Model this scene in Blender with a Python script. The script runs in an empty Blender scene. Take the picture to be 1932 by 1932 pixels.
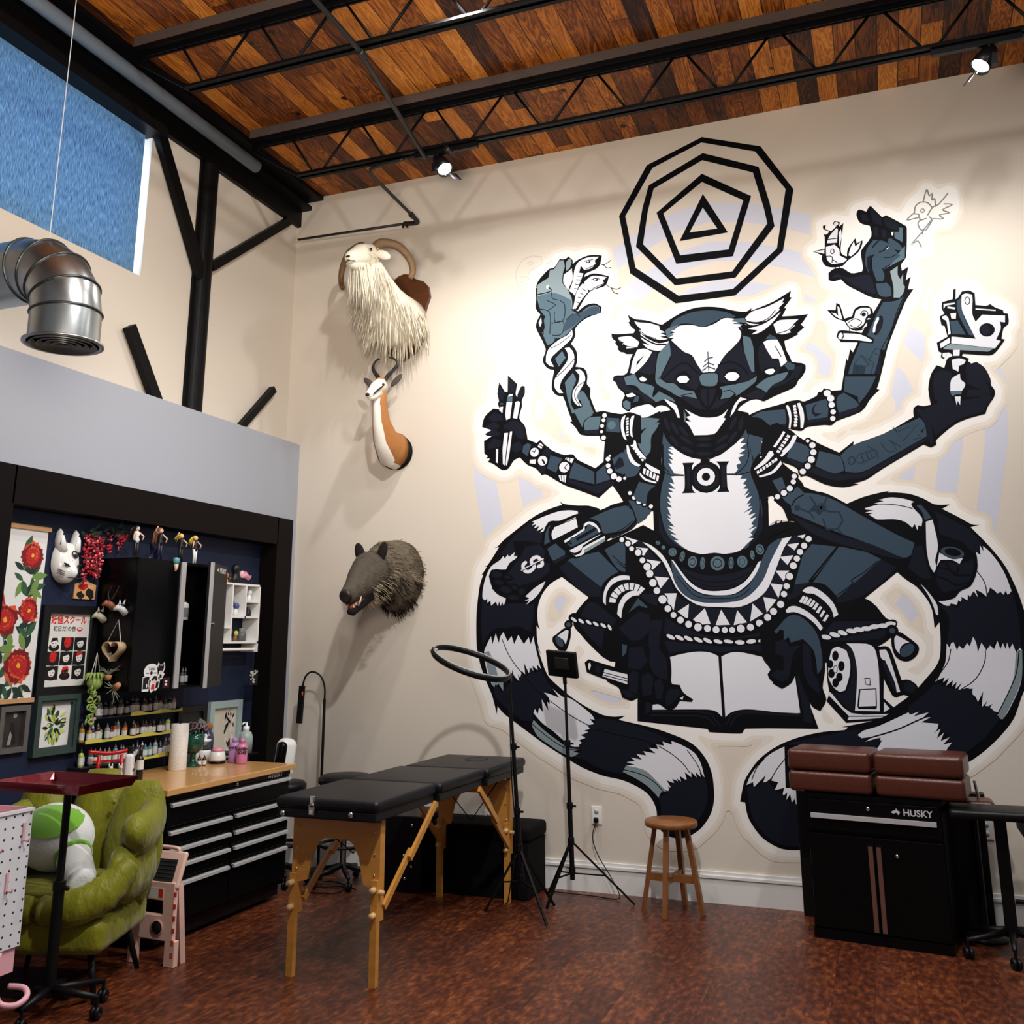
import bpy, math, random
from mathutils import Vector, Matrix, geometry, noise
random.seed(7)
scene = bpy.context.scene
COL = scene.collection
PI = math.pi

# ------------------------------------------------------------------ helpers
def lin(c):
    return tuple(((v/255)/12.92 if v/255 <= .04045 else (((v/255)+.055)/1.055)**2.4) for v in c)

MATS = {}
def mat(name, rgb=(200, 200, 200), rough=.5, metal=0., var=0., vscale=8., bump=0., bscale=40., coat=0., trans=0., emit=None, estr=0., spec=.5, stretch=None, sheen=0.):
    if name in MATS: return MATS[name]
    m = bpy.data.materials.new(name); m.use_nodes = True
    nt = m.node_tree; b = nt.nodes['Principled BSDF']
    col = (*lin(rgb), 1)
    b.inputs['Base Color'].default_value = col
    b.inputs['Roughness'].default_value = rough; b.inputs['Metallic'].default_value = metal
    b.inputs['Specular IOR Level'].default_value = spec
    b.inputs['Coat Weight'].default_value = coat
    b.inputs['Transmission Weight'].default_value = trans
    b.inputs['Sheen Weight'].default_value = sheen
    if emit:
        b.inputs['Emission Color'].default_value = (*lin(emit), 1); b.inputs['Emission Strength'].default_value = estr
    if var or bump:
        tc = nt.nodes.new('ShaderNodeTexCoord'); vec = tc.outputs['Object']
        if stretch:
            mp = nt.nodes.new('ShaderNodeMapping'); mp.inputs['Scale'].default_value = stretch
            nt.links.new(vec, mp.inputs[0]); vec = mp.outputs[0]
    if var:
        n = nt.nodes.new('ShaderNodeTexNoise'); n.inputs['Scale'].default_value = vscale; n.inputs['Detail'].default_value = 5
        nt.links.new(vec, n.inputs['Vector'])
        mx = nt.nodes.new('ShaderNodeMix'); mx.data_type = 'RGBA'
        d = tuple(max(0, v*(1-var)) for v in col[:3]); l = tuple(min(1, v*(1+var)) for v in col[:3])
        mx.inputs[6].default_value = (*d, 1); mx.inputs[7].default_value = (*l, 1)
        nt.links.new(n.outputs[0], mx.inputs[0]); nt.links.new(mx.outputs[2], b.inputs['Base Color'])
    if bump:
        n2 = nt.nodes.new('ShaderNodeTexNoise'); n2.inputs['Scale'].default_value = bscale; n2.inputs['Detail'].default_value = 4
        nt.links.new(vec, n2.inputs['Vector'])
        bp = nt.nodes.new('ShaderNodeBump'); bp.inputs['Strength'].default_value = bump; bp.inputs['Distance'].default_value = .01
        nt.links.new(n2.outputs[0], bp.inputs['Height']); nt.links.new(bp.outputs[0], b.inputs['Normal'])
    MATS[name] = m
    return m

def frame_to(d):
    """3x3 with z along d"""
    return Vector(d).to_track_quat('Z', 'Y').to_matrix()

class B:
    """collects shapes and links them as ONE mesh object"""
    def __init__(s): s.v = []; s.f = []; s.m = []; s.sm = []; s.mi = 0; s.T = Matrix.Identity(4)
    def at(s, loc=(0, 0, 0), rz=0, rx=0, ry=0):
        s.T = Matrix.Translation(loc) @ Matrix.Rotation(rz, 4, 'Z') @ Matrix.Rotation(ry, 4, 'Y') @ Matrix.Rotation(rx, 4, 'X'); return s
    def add(s, vs, fs, smooth=False):
        n = len(s.v); s.v += [tuple(s.T @ Vector(p)) for p in vs]
        for f in fs: s.f.append(tuple(i+n for i in f)); s.m.append(s.mi); s.sm.append(smooth)
        return s
    def box(s, c, d, R=None):
        hx, hy, hz = d[0]/2, d[1]/2, d[2]/2
        vs = [Vector((x*hx, y*hy, z*hz)) for z in (-1, 1) for y in (-1, 1) for x in (-1, 1)]
        if R is not None: vs = [R @ p for p in vs]
        c = Vector(c)
        return s.add([c+p for p in vs], [(0, 2, 3, 1), (4, 5, 7, 6), (0, 1, 5, 4), (2, 6, 7, 3), (0, 4, 6, 2), (1, 3, 7, 5)])
    def b2(s, a, b):
        return s.box([(a[i]+b[i])/2 for i in range(3)], [abs(b[i]-a[i]) for i in range(3)])
    def rbox(s, c, d, r=.01, R=None, seg=3):
        """box with rounded edges (superellipsoid-like corner rounding)"""
        hx, hy, hz = d[0]/2, d[1]/2, d[2]/2; r = min(r, hx*.98, hy*.98, hz*.98)
        def ax(h):
            a = [-h+r-r*math.cos(PI/2*i/seg) for i in range(seg)] + [-h+r, h-r] + [h-r+r*math.sin(PI/2*(i+1)/seg) for i in range(seg)]
            return a
        n = 2*seg+2; vs = []; fs = []; ids = {}
        us = [i for i in range(n)]
        t = lambda i: -1+ (i/seg if i < seg else 1) if i <= seg else (0 if i == seg+1 else (i-seg-1)/seg)
        def pt(i, j, k):
            key = (i, j, k)
            if key in ids: return ids[key]
            q = Vector((t(i), t(j), t(k)));
            base = Vector(((hx-r) * (-1 if i <= seg else 1), (hy-r) * (-1 if j <= seg else 1), (hz-r) * (-1 if k <= seg else 1)))
            q = q.normalized()*r if q.length > 0 else q
            p = base+q
            if R is not None: p = R @ p
            ids[key] = len(vs); vs.append(Vector(c)+p); return ids[key]
        e = n-1
        for a in range(e):
            for b in range(e):
                fs += [(pt(a, b, 0), pt(a, b+1, 0), pt(a+1, b+1, 0), pt(a+1, b, 0)), (pt(a, b, e), pt(a+1, b, e), pt(a+1, b+1, e), pt(a, b+1, e)),
                       (pt(a, 0, b), pt(a+1, 0, b), pt(a+1, 0, b+1), pt(a, 0, b+1)), (pt(a, e, b), pt(a, e, b+1), pt(a+1, e, b+1), pt(a+1, e, b)),
                       (pt(0, a, b), pt(0, a, b+1), pt(0, a+1, b+1), pt(0, a+1, b)), (pt(e, a, b), pt(e, a+1, b), pt(e, a+1, b+1), pt(e, a, b+1))]
        return s.add(vs, fs, True)
    def tube(s, path, r, n=8, cap=True, closed=False, flat=1., up=None):
        """tube along path; r number or list; flat squashes the second axis"""
        P = [Vector(p) for p in path]; m = len(P); rs = r if isinstance(r, (list, tuple)) else [r]*m
        vs = []; fs = []; prev = None
        for i in range(m):
            a = P[i-1] if (i > 0 or closed) else P[i]; b = P[(i+1) % m] if (i < m-1 or closed) else P[i]
            t = (b-a).normalized() if (b-a).length > 1e-9 else Vector((0, 0, 1))
            if prev is None:
                ref = Vector(up) if up else (Vector((0, 0, 1)) if abs(t.z) < .9 else Vector((1, 0, 0)))
                u = (ref-t*ref.dot(t)).normalized()
            else: u = (prev-t*prev.dot(t)).normalized()
            prev = u; w = t.cross(u)
            for k in range(n):
                an = 2*PI*k/n+PI/n; vs.append(P[i]+u*math.cos(an)*rs[i]+w*math.sin(an)*rs[i]*flat)
        for i in range(m if closed else m-1):
            j = (i+1) % m
            for k in range(n): fs.append((i*n+k, i*n+(k+1) % n, j*n+(k+1) % n, j*n+k))
        if cap and not closed: fs += [tuple(range(n))[::-1], tuple((m-1)*n+k for k in range(n))]
        return s.add(vs, fs, n > 5)
    def bar(s, a, b, w, h=None, up=(0, 0, 1)):
        """rectangular bar from a to b"""
        a = Vector(a); b = Vector(b); t = (b-a).normalized(); u = Vector(up); u = (u-t*u.dot(t)).normalized(); v = t.cross(u); h = h or w
        vs = [p+v*x*w/2+u*y*h/2 for p in (a, b) for x, y in ((-1, -1), (1, -1), (1, 1), (-1, 1))]
        return s.add(vs, [(3, 2, 1, 0), (4, 5, 6, 7)]+[(i, (i+1) % 4, 4+(i+1) % 4, 4+i) for i in range(4)])
    def lathe(s, prof, c=(0, 0, 0), n=20, ax=None, sx=1, sy=1, cap=True):
        """prof: (r, z) list"""
        M = frame_to(ax) if ax else Matrix.Identity(3); c = Vector(c); vs = []; fs = []; m = len(prof)
        for r, z in prof:
            for k in range(n): a = 2*PI*k/n; vs.append(c+M @ Vector((r*math.cos(a)*sx, r*math.sin(a)*sy, z)))
        for i in range(m-1):
            for k in range(n): fs.append((i*n+k, i*n+(k+1) % n, (i+1)*n+(k+1) % n, (i+1)*n+k))
        if cap and prof[0][0] > 1e-5: fs.append(tuple(range(n))[::-1])
        if cap and prof[-1][0] > 1e-5: fs.append(tuple((m-1)*n+k for k in range(n)))
        return s.add(vs, fs, True)
    def cyl(s, a, b, r, n=14, r2=None):
        a = Vector(a); b = Vector(b); L = (b-a).length; r2 = r if r2 is None else r2
        return s.lathe([(1e-6, 0), (r, 0), (r, 1e-4), (r2, L-1e-4), (r2, L), (1e-6, L)], a, n, b-a)
    def ell(s, c, d, n=14, m=9, R=None):
        vs = []; fs = []; c = Vector(c); d = [d]*3 if not isinstance(d, (tuple, list)) else d
        for i in range(m+1):
            th = PI*i/m
            for k in range(n):
                a = 2*PI*k/n; p = Vector((d[0]*math.sin(th)*math.cos(a), d[1]*math.sin(th)*math.sin(a), d[2]*math.cos(th)))
                vs.append(c+(R @ p if R is not None else p))
        for i in range(m):
            for k in range(n): fs.append(((i+1)*n+k, (i+1)*n+(k+1) % n, i*n+(k+1) % n, i*n+k))
        return s.add(vs, fs, True)
    def prism(s, poly, o, u, v, w):
        """2-D polygon extruded: o origin, u v axes, w extrusion vector"""
        o, u, v, w = Vector(o), Vector(u), Vector(v), Vector(w); n = len(poly)
        P = [o+u*x+v*y for x, y in poly]; tri = geometry.tessellate_polygon([[Vector((x, y, 0)) for x, y in poly]])
        vs = P+[p+w for p in P]
        fs = [tuple(t) for t in tri]+[tuple(i+n for i in t)[::-1] for t in tri]+[(i, (i+1) % n, n+(i+1) % n, n+i) for i in range(n)]
        return s.add(vs, fs)
    def flat(s, poly, o, u, v):
        o, u, v = Vector(o), Vector(u), Vector(v)
        tri = geometry.tessellate_polygon([[Vector((x, y, 0)) for x, y in poly]])
        return s.add([o+u*x+v*y for x, y in poly], [tuple(t) for t in tri])
    def torus(s, c, R_, r, ax=(0, 0, 1), n=28, m=8, a0=0, a1=2*PI, flat=1.):
        M = frame_to(ax); c = Vector(c); full = abs(a1-a0-2*PI) < 1e-6; k = n if full else n+1
        P = [c+M @ Vector((R_*math.cos(a0+(a1-a0)*i/n), R_*math.sin(a0+(a1-a0)*i/n), 0)) for i in range(k)]
        return s.tube(P, r, m, not full, full, flat, up=tuple(ax))
    def build(s, name, mats, parent=None, bevel=0, sub=0, solid=0):
        o = link(name, s.v, s.f, mats, parent, s.m, s.sm)
        if sub:
            md = o.modifiers.new('sub', 'SUBSURF'); md.levels = md.render_levels = sub
        if bevel:
            md = o.modifiers.new('bev', 'BEVEL'); md.width = bevel; md.segments = 2; md.limit_method = 'ANGLE'; md.angle_limit = .7
        return o

ROOTLOC = {}
def base_of(o):
    L = Vector((0, 0, 0))
    while o is not None: L = L+Vector(ROOTLOC.get(o.name, (0, 0, 0))); o = o.parent
    return L
def link(name, vs, fs, mats, parent=None, mi=None, sm=None):
    me = bpy.data.meshes.new(name)
    off = base_of(parent) if parent is not None else Vector((0, 0, 0))
    me.from_pydata([tuple(Vector(v)-off) for v in vs], [], fs)
    for m in (mats if isinstance(mats, (list, tuple)) else [mats]): me.materials.append(m)
    if mi: me.polygons.foreach_set('material_index', mi)
    if sm: me.polygons.foreach_set('use_smooth', sm)
    me.validate(); me.update()
    o = bpy.data.objects.new(name, me); COL.objects.link(o)
    if parent is not None: o.parent = parent
    return o
def tag(o, label, cat, group=None):
    o['label'] = label; o['category'] = cat
    if group: o['group'] = group
    return o
def thing(name, label, cat, loc=(0, 0, 0), group=None):
    o = bpy.data.objects.new(name, None); COL.objects.link(o); o.location = loc; o.empty_display_size = .05
    ROOTLOC[o.name] = tuple(loc)
    return tag(o, label, cat, group)
def struct(o): o['kind'] = 'structure'; return o
def dup(root, loc, rz=None, label=None, mats=None, group=None, scale=None):
    """copy of a thing with its parts and sub-parts"""
    r = root.copy(); COL.objects.link(r); r.location = loc; ROOTLOC[r.name] = tuple(loc)
    if rz is not None: r.rotation_euler = (0, 0, rz)
    if label: r['label'] = label
    if group: r['group'] = group
    if scale: r.scale = (scale,)*3 if not isinstance(scale, tuple) else scale
    def rec(src, dst):
        for ch in list(src.children):
            c = ch.copy(); COL.objects.link(c); c.parent = dst
            if mats and ch.name.split('.')[0] in mats:
                c.data = ch.data.copy(); c.data.materials[0] = mats[ch.name.split('.')[0]]
            rec(ch, c)
    rec(root, r)
    if mats and root.type == 'MESH' and root.name.split('.')[0] in mats:
        r.data = root.data.copy(); r.data.materials[0] = mats[root.name.split('.')[0]]
    return r
def smoothpath(P, n=6):
    P = [Vector(p) for p in P]; out = []
    for i in range(len(P)-1):
        p0 = P[i-1] if i else P[i]; p1 = P[i]; p2 = P[i+1]; p3 = P[i+2] if i+2 < len(P) else P[i+1]
        for k in range(n):
            t = k/n; out.append(.5*(2*p1+(p2-p0)*t+(2*p0-5*p1+4*p2-p3)*t*t+(3*p1-p0-3*p2+p3)*t**3))
    return out+[P[-1]]
def text(name, body, size, loc, u, v, m, parent=None, ext=.0006, bold=0, align='CENTER', sx=1.):
    """lettering as a real mesh, u = reading direction, v = up"""
    cu = bpy.data.curves.new(name, 'FONT'); cu.body = body; cu.size = size; cu.extrude = ext; cu.align_x = align; cu.align_y = 'CENTER'; cu.offset = bold; cu.resolution_u = 3
    tmp = bpy.data.objects.new(name+'_c', cu); COL.objects.link(tmp)
    dg = bpy.context.evaluated_depsgraph_get(); me = bpy.data.meshes.new_from_object(tmp.evaluated_get(dg))
    bpy.data.objects.remove(tmp)
    u = Vector(u).normalized(); v = Vector(v).normalized(); w = u.cross(v)
    off = base_of(parent) if parent is not None else Vector((0, 0, 0))
    for p in me.vertices: c = p.co.copy(); p.co = Vector(loc)+u*c.x*sx+v*c.y+w*c.z-off
    me.materials.clear(); me.materials.append(m)
    o = bpy.data.objects.new(name, me); COL.objects.link(o)
    if parent is not None: o.parent = parent
    return o

# ------------------------------------------------------------------ dimensions (metres): camera stands at x=0,y=0
YB = 6.92      # mural wall
XU = -4.75     # upper left wall and back of the alcove
XL = -4.61     # face of the lower left wall
ZC = 5.68      # ceiling boards
ZL = 3.365     # top of the lower left wall

# ------------------------------------------------------------------ shared materials
beige = mat('beige_paint', (215, 206, 193), .75, var=.03, vscale=1.2, bump=.03, bscale=160)
palegrey = mat('pale_grey_paint', (163, 168, 179), .7, var=.02, vscale=1.5)
white_trim = mat('white_trim_paint', (232, 232, 230), .45)
navy_wall = mat('navy_wall_paint', (30, 38, 62), .6, spec=.25, var=.05, vscale=2)
dark_trim = mat('dark_brown_stain', (14, 9, 9), .55, spec=.12, var=.15, vscale=6, stretch=(12, 1, 1))
black_steel = mat('black_painted_steel', (7, 7, 9), .5, spec=.16)
black_gloss = mat('black_gloss_enamel', (7, 7, 9), .25, spec=.16)
black_plastic = mat('black_plastic', (11, 11, 13), .42, spec=.25)
chrome = mat('brushed_chrome', (205, 205, 205), .22, 1.)
steel = mat('brushed_steel', (200, 200, 202), .38, .3)
white_plastic = mat('white_plastic', (235, 235, 233), .35)
pure_white = mat('white_enamel', (240, 240, 238), .4)

def plank_mat(name, w, cols, axis='Y', rough=.4, gap=.02, gscale=1., seglen=3., gapdark=.25, coat=0., knots=True, figure=0., vary=.5, rings=9, finew=.35, sxy=(7, .7), rough_spec=.5, bigw=.7, fscale=14, kr=(.06, .17), kscale=2.6):
    m = bpy.data.materials.new(name); m.use_nodes = True; nt = m.node_tree; N = nt.nodes; L = nt.links; b = N['Principled BSDF']
    def math_(op, a, c=None):
        n = N.new('ShaderNodeMath'); n.operation = op
        for i, q in enumerate((a, c)):
            if q is None: continue
            if isinstance(q, (int, float)): n.inputs[i].default_value = q
            else: L.new(q, n.inputs[i])
        return n.outputs[0]
    tc = N.new('ShaderNodeTexCoord'); sp = N.new('ShaderNodeSeparateXYZ'); L.new(tc.outputs['Object'], sp.inputs[0])
    across, along = (sp.outputs[0], sp.outputs[1]) if axis == 'Y' else (sp.outputs[1], sp.outputs[0])
    u = math_('DIVIDE', across, w); idx = math_('FLOOR', u); fr = math_('FRACT', u)
    wn = N.new('ShaderNodeTexWhiteNoise'); wn.noise_dimensions = '1D'; L.new(idx, wn.inputs['W'])
    sh = math_('MULTIPLY', wn.outputs['Value'], seglen); al = math_('ADD', along, sh); v = math_('DIVIDE', al, seglen); idv = math_('FLOOR', v); fv = math_('FRACT', v)
    cb = N.new('ShaderNodeCombineXYZ'); L.new(idx, cb.inputs[0]); L.new(idv, cb.inputs[1])
    wn2 = N.new('ShaderNodeTexWhiteNoise'); wn2.noise_dimensions = '3D'; L.new(cb.outputs[0], wn2.inputs['Vector'])
    # grain coordinates: every board shifted by its own random amount
    off = N.new('ShaderNodeVectorMath'); off.operation = 'SCALE'; L.new(wn2.outputs['Color'], off.inputs[0]); off.inputs['Scale'].default_value = 37
    ad = N.new('ShaderNodeVectorMath'); ad.operation = 'ADD'; L.new(tc.outputs['Object'], ad.inputs[0]); L.new(off.outputs[0], ad.inputs[1])
    mp = N.new('ShaderNodeMapping'); L.new(ad.outputs[0], mp.inputs[0])
    mp.inputs['Scale'].default_value = (sxy[0]*gscale, sxy[1]*gscale, 1); b.inputs['Specular IOR Level'].default_value = rough_spec
    no = N.new('ShaderNodeTexNoise'); no.inputs['Scale'].default_value = 1.6; no.inputs['Detail'].default_value = 6; no.inputs['Distortion'].default_value = 1.2+figure; L.new(mp.outputs[0], no.inputs['Vector'])
    rr_ = math_('FRACT', math_('MULTIPLY', no.outputs[0], rings))
    rg = math_('ABSOLUTE', math_('SUBTRACT', rr_, .5))
    fine = N.new('ShaderNodeTexNoise'); fine.inputs['Scale'].default_value = fscale; fine.inputs['Detail'].default_value = 3; L.new(mp.outputs[0], fine.inputs['Vector'])
    tone = math_('ADD', math_('MULTIPLY', wn2.outputs['Value'], vary), math_('ADD', math_('MULTIPLY', rg, .5), math_('MULTIPLY', fine.outputs[0], finew)))
    big = N.new('ShaderNodeTexNoise'); big.inputs['Scale'].default_value = 1.1; big.inputs['Detail'].default_value = 3; L.new(ad.outputs[0], big.inputs['Vector'])
    tone = math_('ADD', tone, math_('MULTIPLY', math_('SUBTRACT', big.outputs[0], .5), bigw))
    if knots:
        vo = N.new('ShaderNodeTexVoronoi'); vo.inputs['Scale'].default_value = kscale; L.new(ad.outputs[0], vo.inputs['Vector'])
        kn = N.new('ShaderNodeMapRange'); kn.inputs[1].default_value = kr[0]; kn.inputs[2].default_value = kr[1]; kn.inputs[3].default_value = -.75; kn.inputs[4].default_value = 0; L.new(vo.outputs['Distance'], kn.inputs[0])
        tone = math_('ADD', tone, kn.outputs[0])
    cr = N.new('ShaderNodeValToRGB'); L.new(tone, cr.inputs[0]); e = cr.color_ramp.elements
    e[0].position = .15; e[0].color = (*lin(cols[0]), 1); e[1].position = 1.05 if len(cols) < 3 else .95; e[1].color = (*lin(cols[-1]), 1)
    for i, c in enumerate(cols[1:-1]): el = cr.color_ramp.elements.new(.15+.8*(i+1)/(len(cols)-1)); el.color = (*lin(c), 1)
    g1 = math_('LESS_THAN', fr, gap); g2 = math_('LESS_THAN', fv, gap*w/seglen); g = math_('MAXIMUM', g1, g2)
    mx = N.new('ShaderNodeMix'); mx.data_type = 'RGBA'; L.new(g, mx.inputs[0]); L.new(cr.outputs[0], mx.inputs[6]); mx.inputs[7].default_value = (*[q*gapdark for q in lin(cols[0])], 1)
    L.new(mx.outputs[2], b.inputs['Base Color']); b.inputs['Roughness'].default_value = rough; b.inputs['Coat Weight'].default_value = coat
    bp = N.new('ShaderNodeBump'); bp.inputs['Strength'].default_value = .25; bp.inputs['Distance'].default_value = .004
    hh = math_('SUBTRACT', math_('MULTIPLY', tone, .3), g); L.new(hh, bp.inputs['Height']); L.new(bp.outputs[0], b.inputs['Normal'])
    MATS[name] = m
    return m
ceil_wood = plank_mat('knotty_pine_boards', .138, [(34, 15, 9), (118, 60, 18), (196, 118, 40), (232, 164, 84)], rough=.5, gap=.04, seglen=3.1, gscale=.8, vary=.5, rings=13, finew=.16, rough_spec=.3, kr=(.03, .11), kscale=3.3)
floor_wood = plank_mat('dark_red_laminate', .195, [(15, 6, 5), (50, 20, 13), (96, 46, 25), (168, 98, 50)], rough=.36, gap=.007, seglen=1.25, gapdark=.6, knots=False, gscale=1., figure=6., vary=.07, sxy=(16, 7), rings=7, finew=.85, fscale=2.2, bigw=.3)

# ------------------------------------------------------------------ room shell
struct(B().b2((-5.6, -1.5, -.12), (3.6, YB+.2, 0)).build('floor', floor_wood))
struct(B().b2((-5.6, -.6, ZC), (3.6, YB+.2, ZC+.15)).build('ceiling', ceil_wood))
struct(B().b2((-5.0, YB, 0), (3.6, YB+.2, ZC)).build('wall_back', beige))
# upper left wall with the window opening
WY0, WY1, WZ0, WZ1 = 2.3, 5.03, 4.245, 5.36
b = B()
b.b2((XU-.2, -.6, ZL-.2), (XU, YB, WZ0)); b.b2((XU-.2, -.6, WZ1), (XU, YB, ZC)); b.b2((XU-.2, -.6, WZ0), (XU, WY0, WZ1)); b.b2((XU-.2, WY1, WZ0), (XU, YB, WZ1))
struct(b.build('wall_left', beige))
# lower left wall with the alcove opening
AY0, AY1, AZ = 4.03, 6.64, 2.492
b = B()
b.b2((XU-.2, -.6, AZ), (XL, YB, ZL)); b.b2((XU-.2, -.6, 0), (XL, AY0, AZ)); b.b2((XU-.2, AY1, 0), (XL, YB, AZ))
struct(b.build('wall_left_lower', palegrey))
struct(B().b2((XU-.2, AY0, 0), (XU, AY1, AZ)).build('wall_alcove', navy_wall))
b = B()
b.b2((XU, AY1-.012, 0), (XL, AY1, AZ)); b.b2((XU, AY0, 0), (XL, AY0+.012, AZ)); b.b2((XU, AY0, AZ-.012), (XL, AY1, AZ))     # reveals
b.b2((XL, AY1-.012, 0), (XL+.02, 6.845, 2.70)); b.b2((XL, AY0-.19, 0), (XL+.02, AY0+.012, 2.70)); b.b2((XL, AY0, AZ-.012), (XL+.02, AY1, 2.70))   # casing
struct(b.build('trim_1', dark_trim))
b = B(); b.b2((XL, YB-.018, 0), (3.6, YB, .155)); b.b2((XL, YB-.026, .155), (3.6, YB, .172)); b.b2((XL, YB-.016, .172), (3.6, YB, .195))
struct(b.build('baseboard_back', white_trim))
# window, its frame, the daylight behind the pane
frame_m = mat('window_frame_paint', (225, 228, 230), .5)
b = B(); b.b2((XU-.16, WY0, WZ0), (XU-.12, WY1, WZ0+.05)); b.b2((XU-.16, WY0, WZ1-.05), (XU-.12, WY1, WZ1)); b.b2((XU-.16, WY1-.05, WZ0), (XU-.12, WY1, WZ1)); b.b2((XU-.16, WY0, WZ0), (XU-.12, WY0+.05, WZ1)); b.b2((XU-.16, 3.6, WZ0), (XU-.12, 3.65, WZ1))
win = struct(b.build('window_1', frame_m))
win['kind'] = 'structure'
day = mat('daylit_sky_pane', (200, 220, 245), .3, emit=(205, 225, 255), estr=5.5)
B().b2((XU-.15, WY0, WZ0), (XU-.145, WY1, WZ1)).build('pane', day, win)

# ------------------------------------------------------------------ camera
cam = bpy.data.cameras.new('camera'); co = bpy.data.objects.new('camera', cam); COL.objects.link(co)
yaw, pitch, roll = -.3645, .2253, -.0036
f = Vector((math.sin(yaw)*math.cos(pitch), math.cos(yaw)*math.cos(pitch), math.sin(pitch))); r0 = Vector((math.cos(yaw), -math.sin(yaw), 0)); u0 = r0.cross(f)
r = r0*math.cos(roll)+u0*math.sin(roll); u = -r0*math.sin(roll)+u0*math.cos(roll)
M = Matrix.Identity(4)
for i in range(3): M[i][0] = r[i]; M[i][1] = u[i]; M[i][2] = -f[i]
co.matrix_world = Matrix.Translation((0, 0, 1.7)) @ M
cam.sensor_width = 36; cam.lens = 36*1799.8/1932; cam.shift_y = -168.96/1932; cam.clip_end = 60
scene.camera = co

# ------------------------------------------------------------------ light: the room's track heads, what the rest of the shop sends in, an added ceiling uplight
def spot(name, loc, target, power, angle=110, blend=.6, rad=.05, col=(255, 252, 248)):
    l = bpy.data.lights.new(name, 'SPOT'); l.energy = power; l.spot_size = math.radians(angle); l.spot_blend = blend; l.shadow_soft_size = rad; l.color = lin(col)
    o = bpy.data.objects.new(name, l); COL.objects.link(o); o.location = loc
    o.rotation_euler = (Vector(target)-Vector(loc)).to_track_quat('-Z', 'Y').to_euler(); return o
w = bpy.data.worlds.new('shop'); scene.world = w; w.use_nodes = True
w.node_tree.nodes['Background'].inputs[0].default_value = (*lin((232, 234, 240)), 1); w.node_tree.nodes['Background'].inputs[1].default_value = .16
scene.view_settings.view_transform = 'Standard'; scene.view_settings.look = 'None'; scene.view_settings.gamma = 1; scene.view_settings.exposure = 0
scene.view_settings.use_curve_mapping = False
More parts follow.
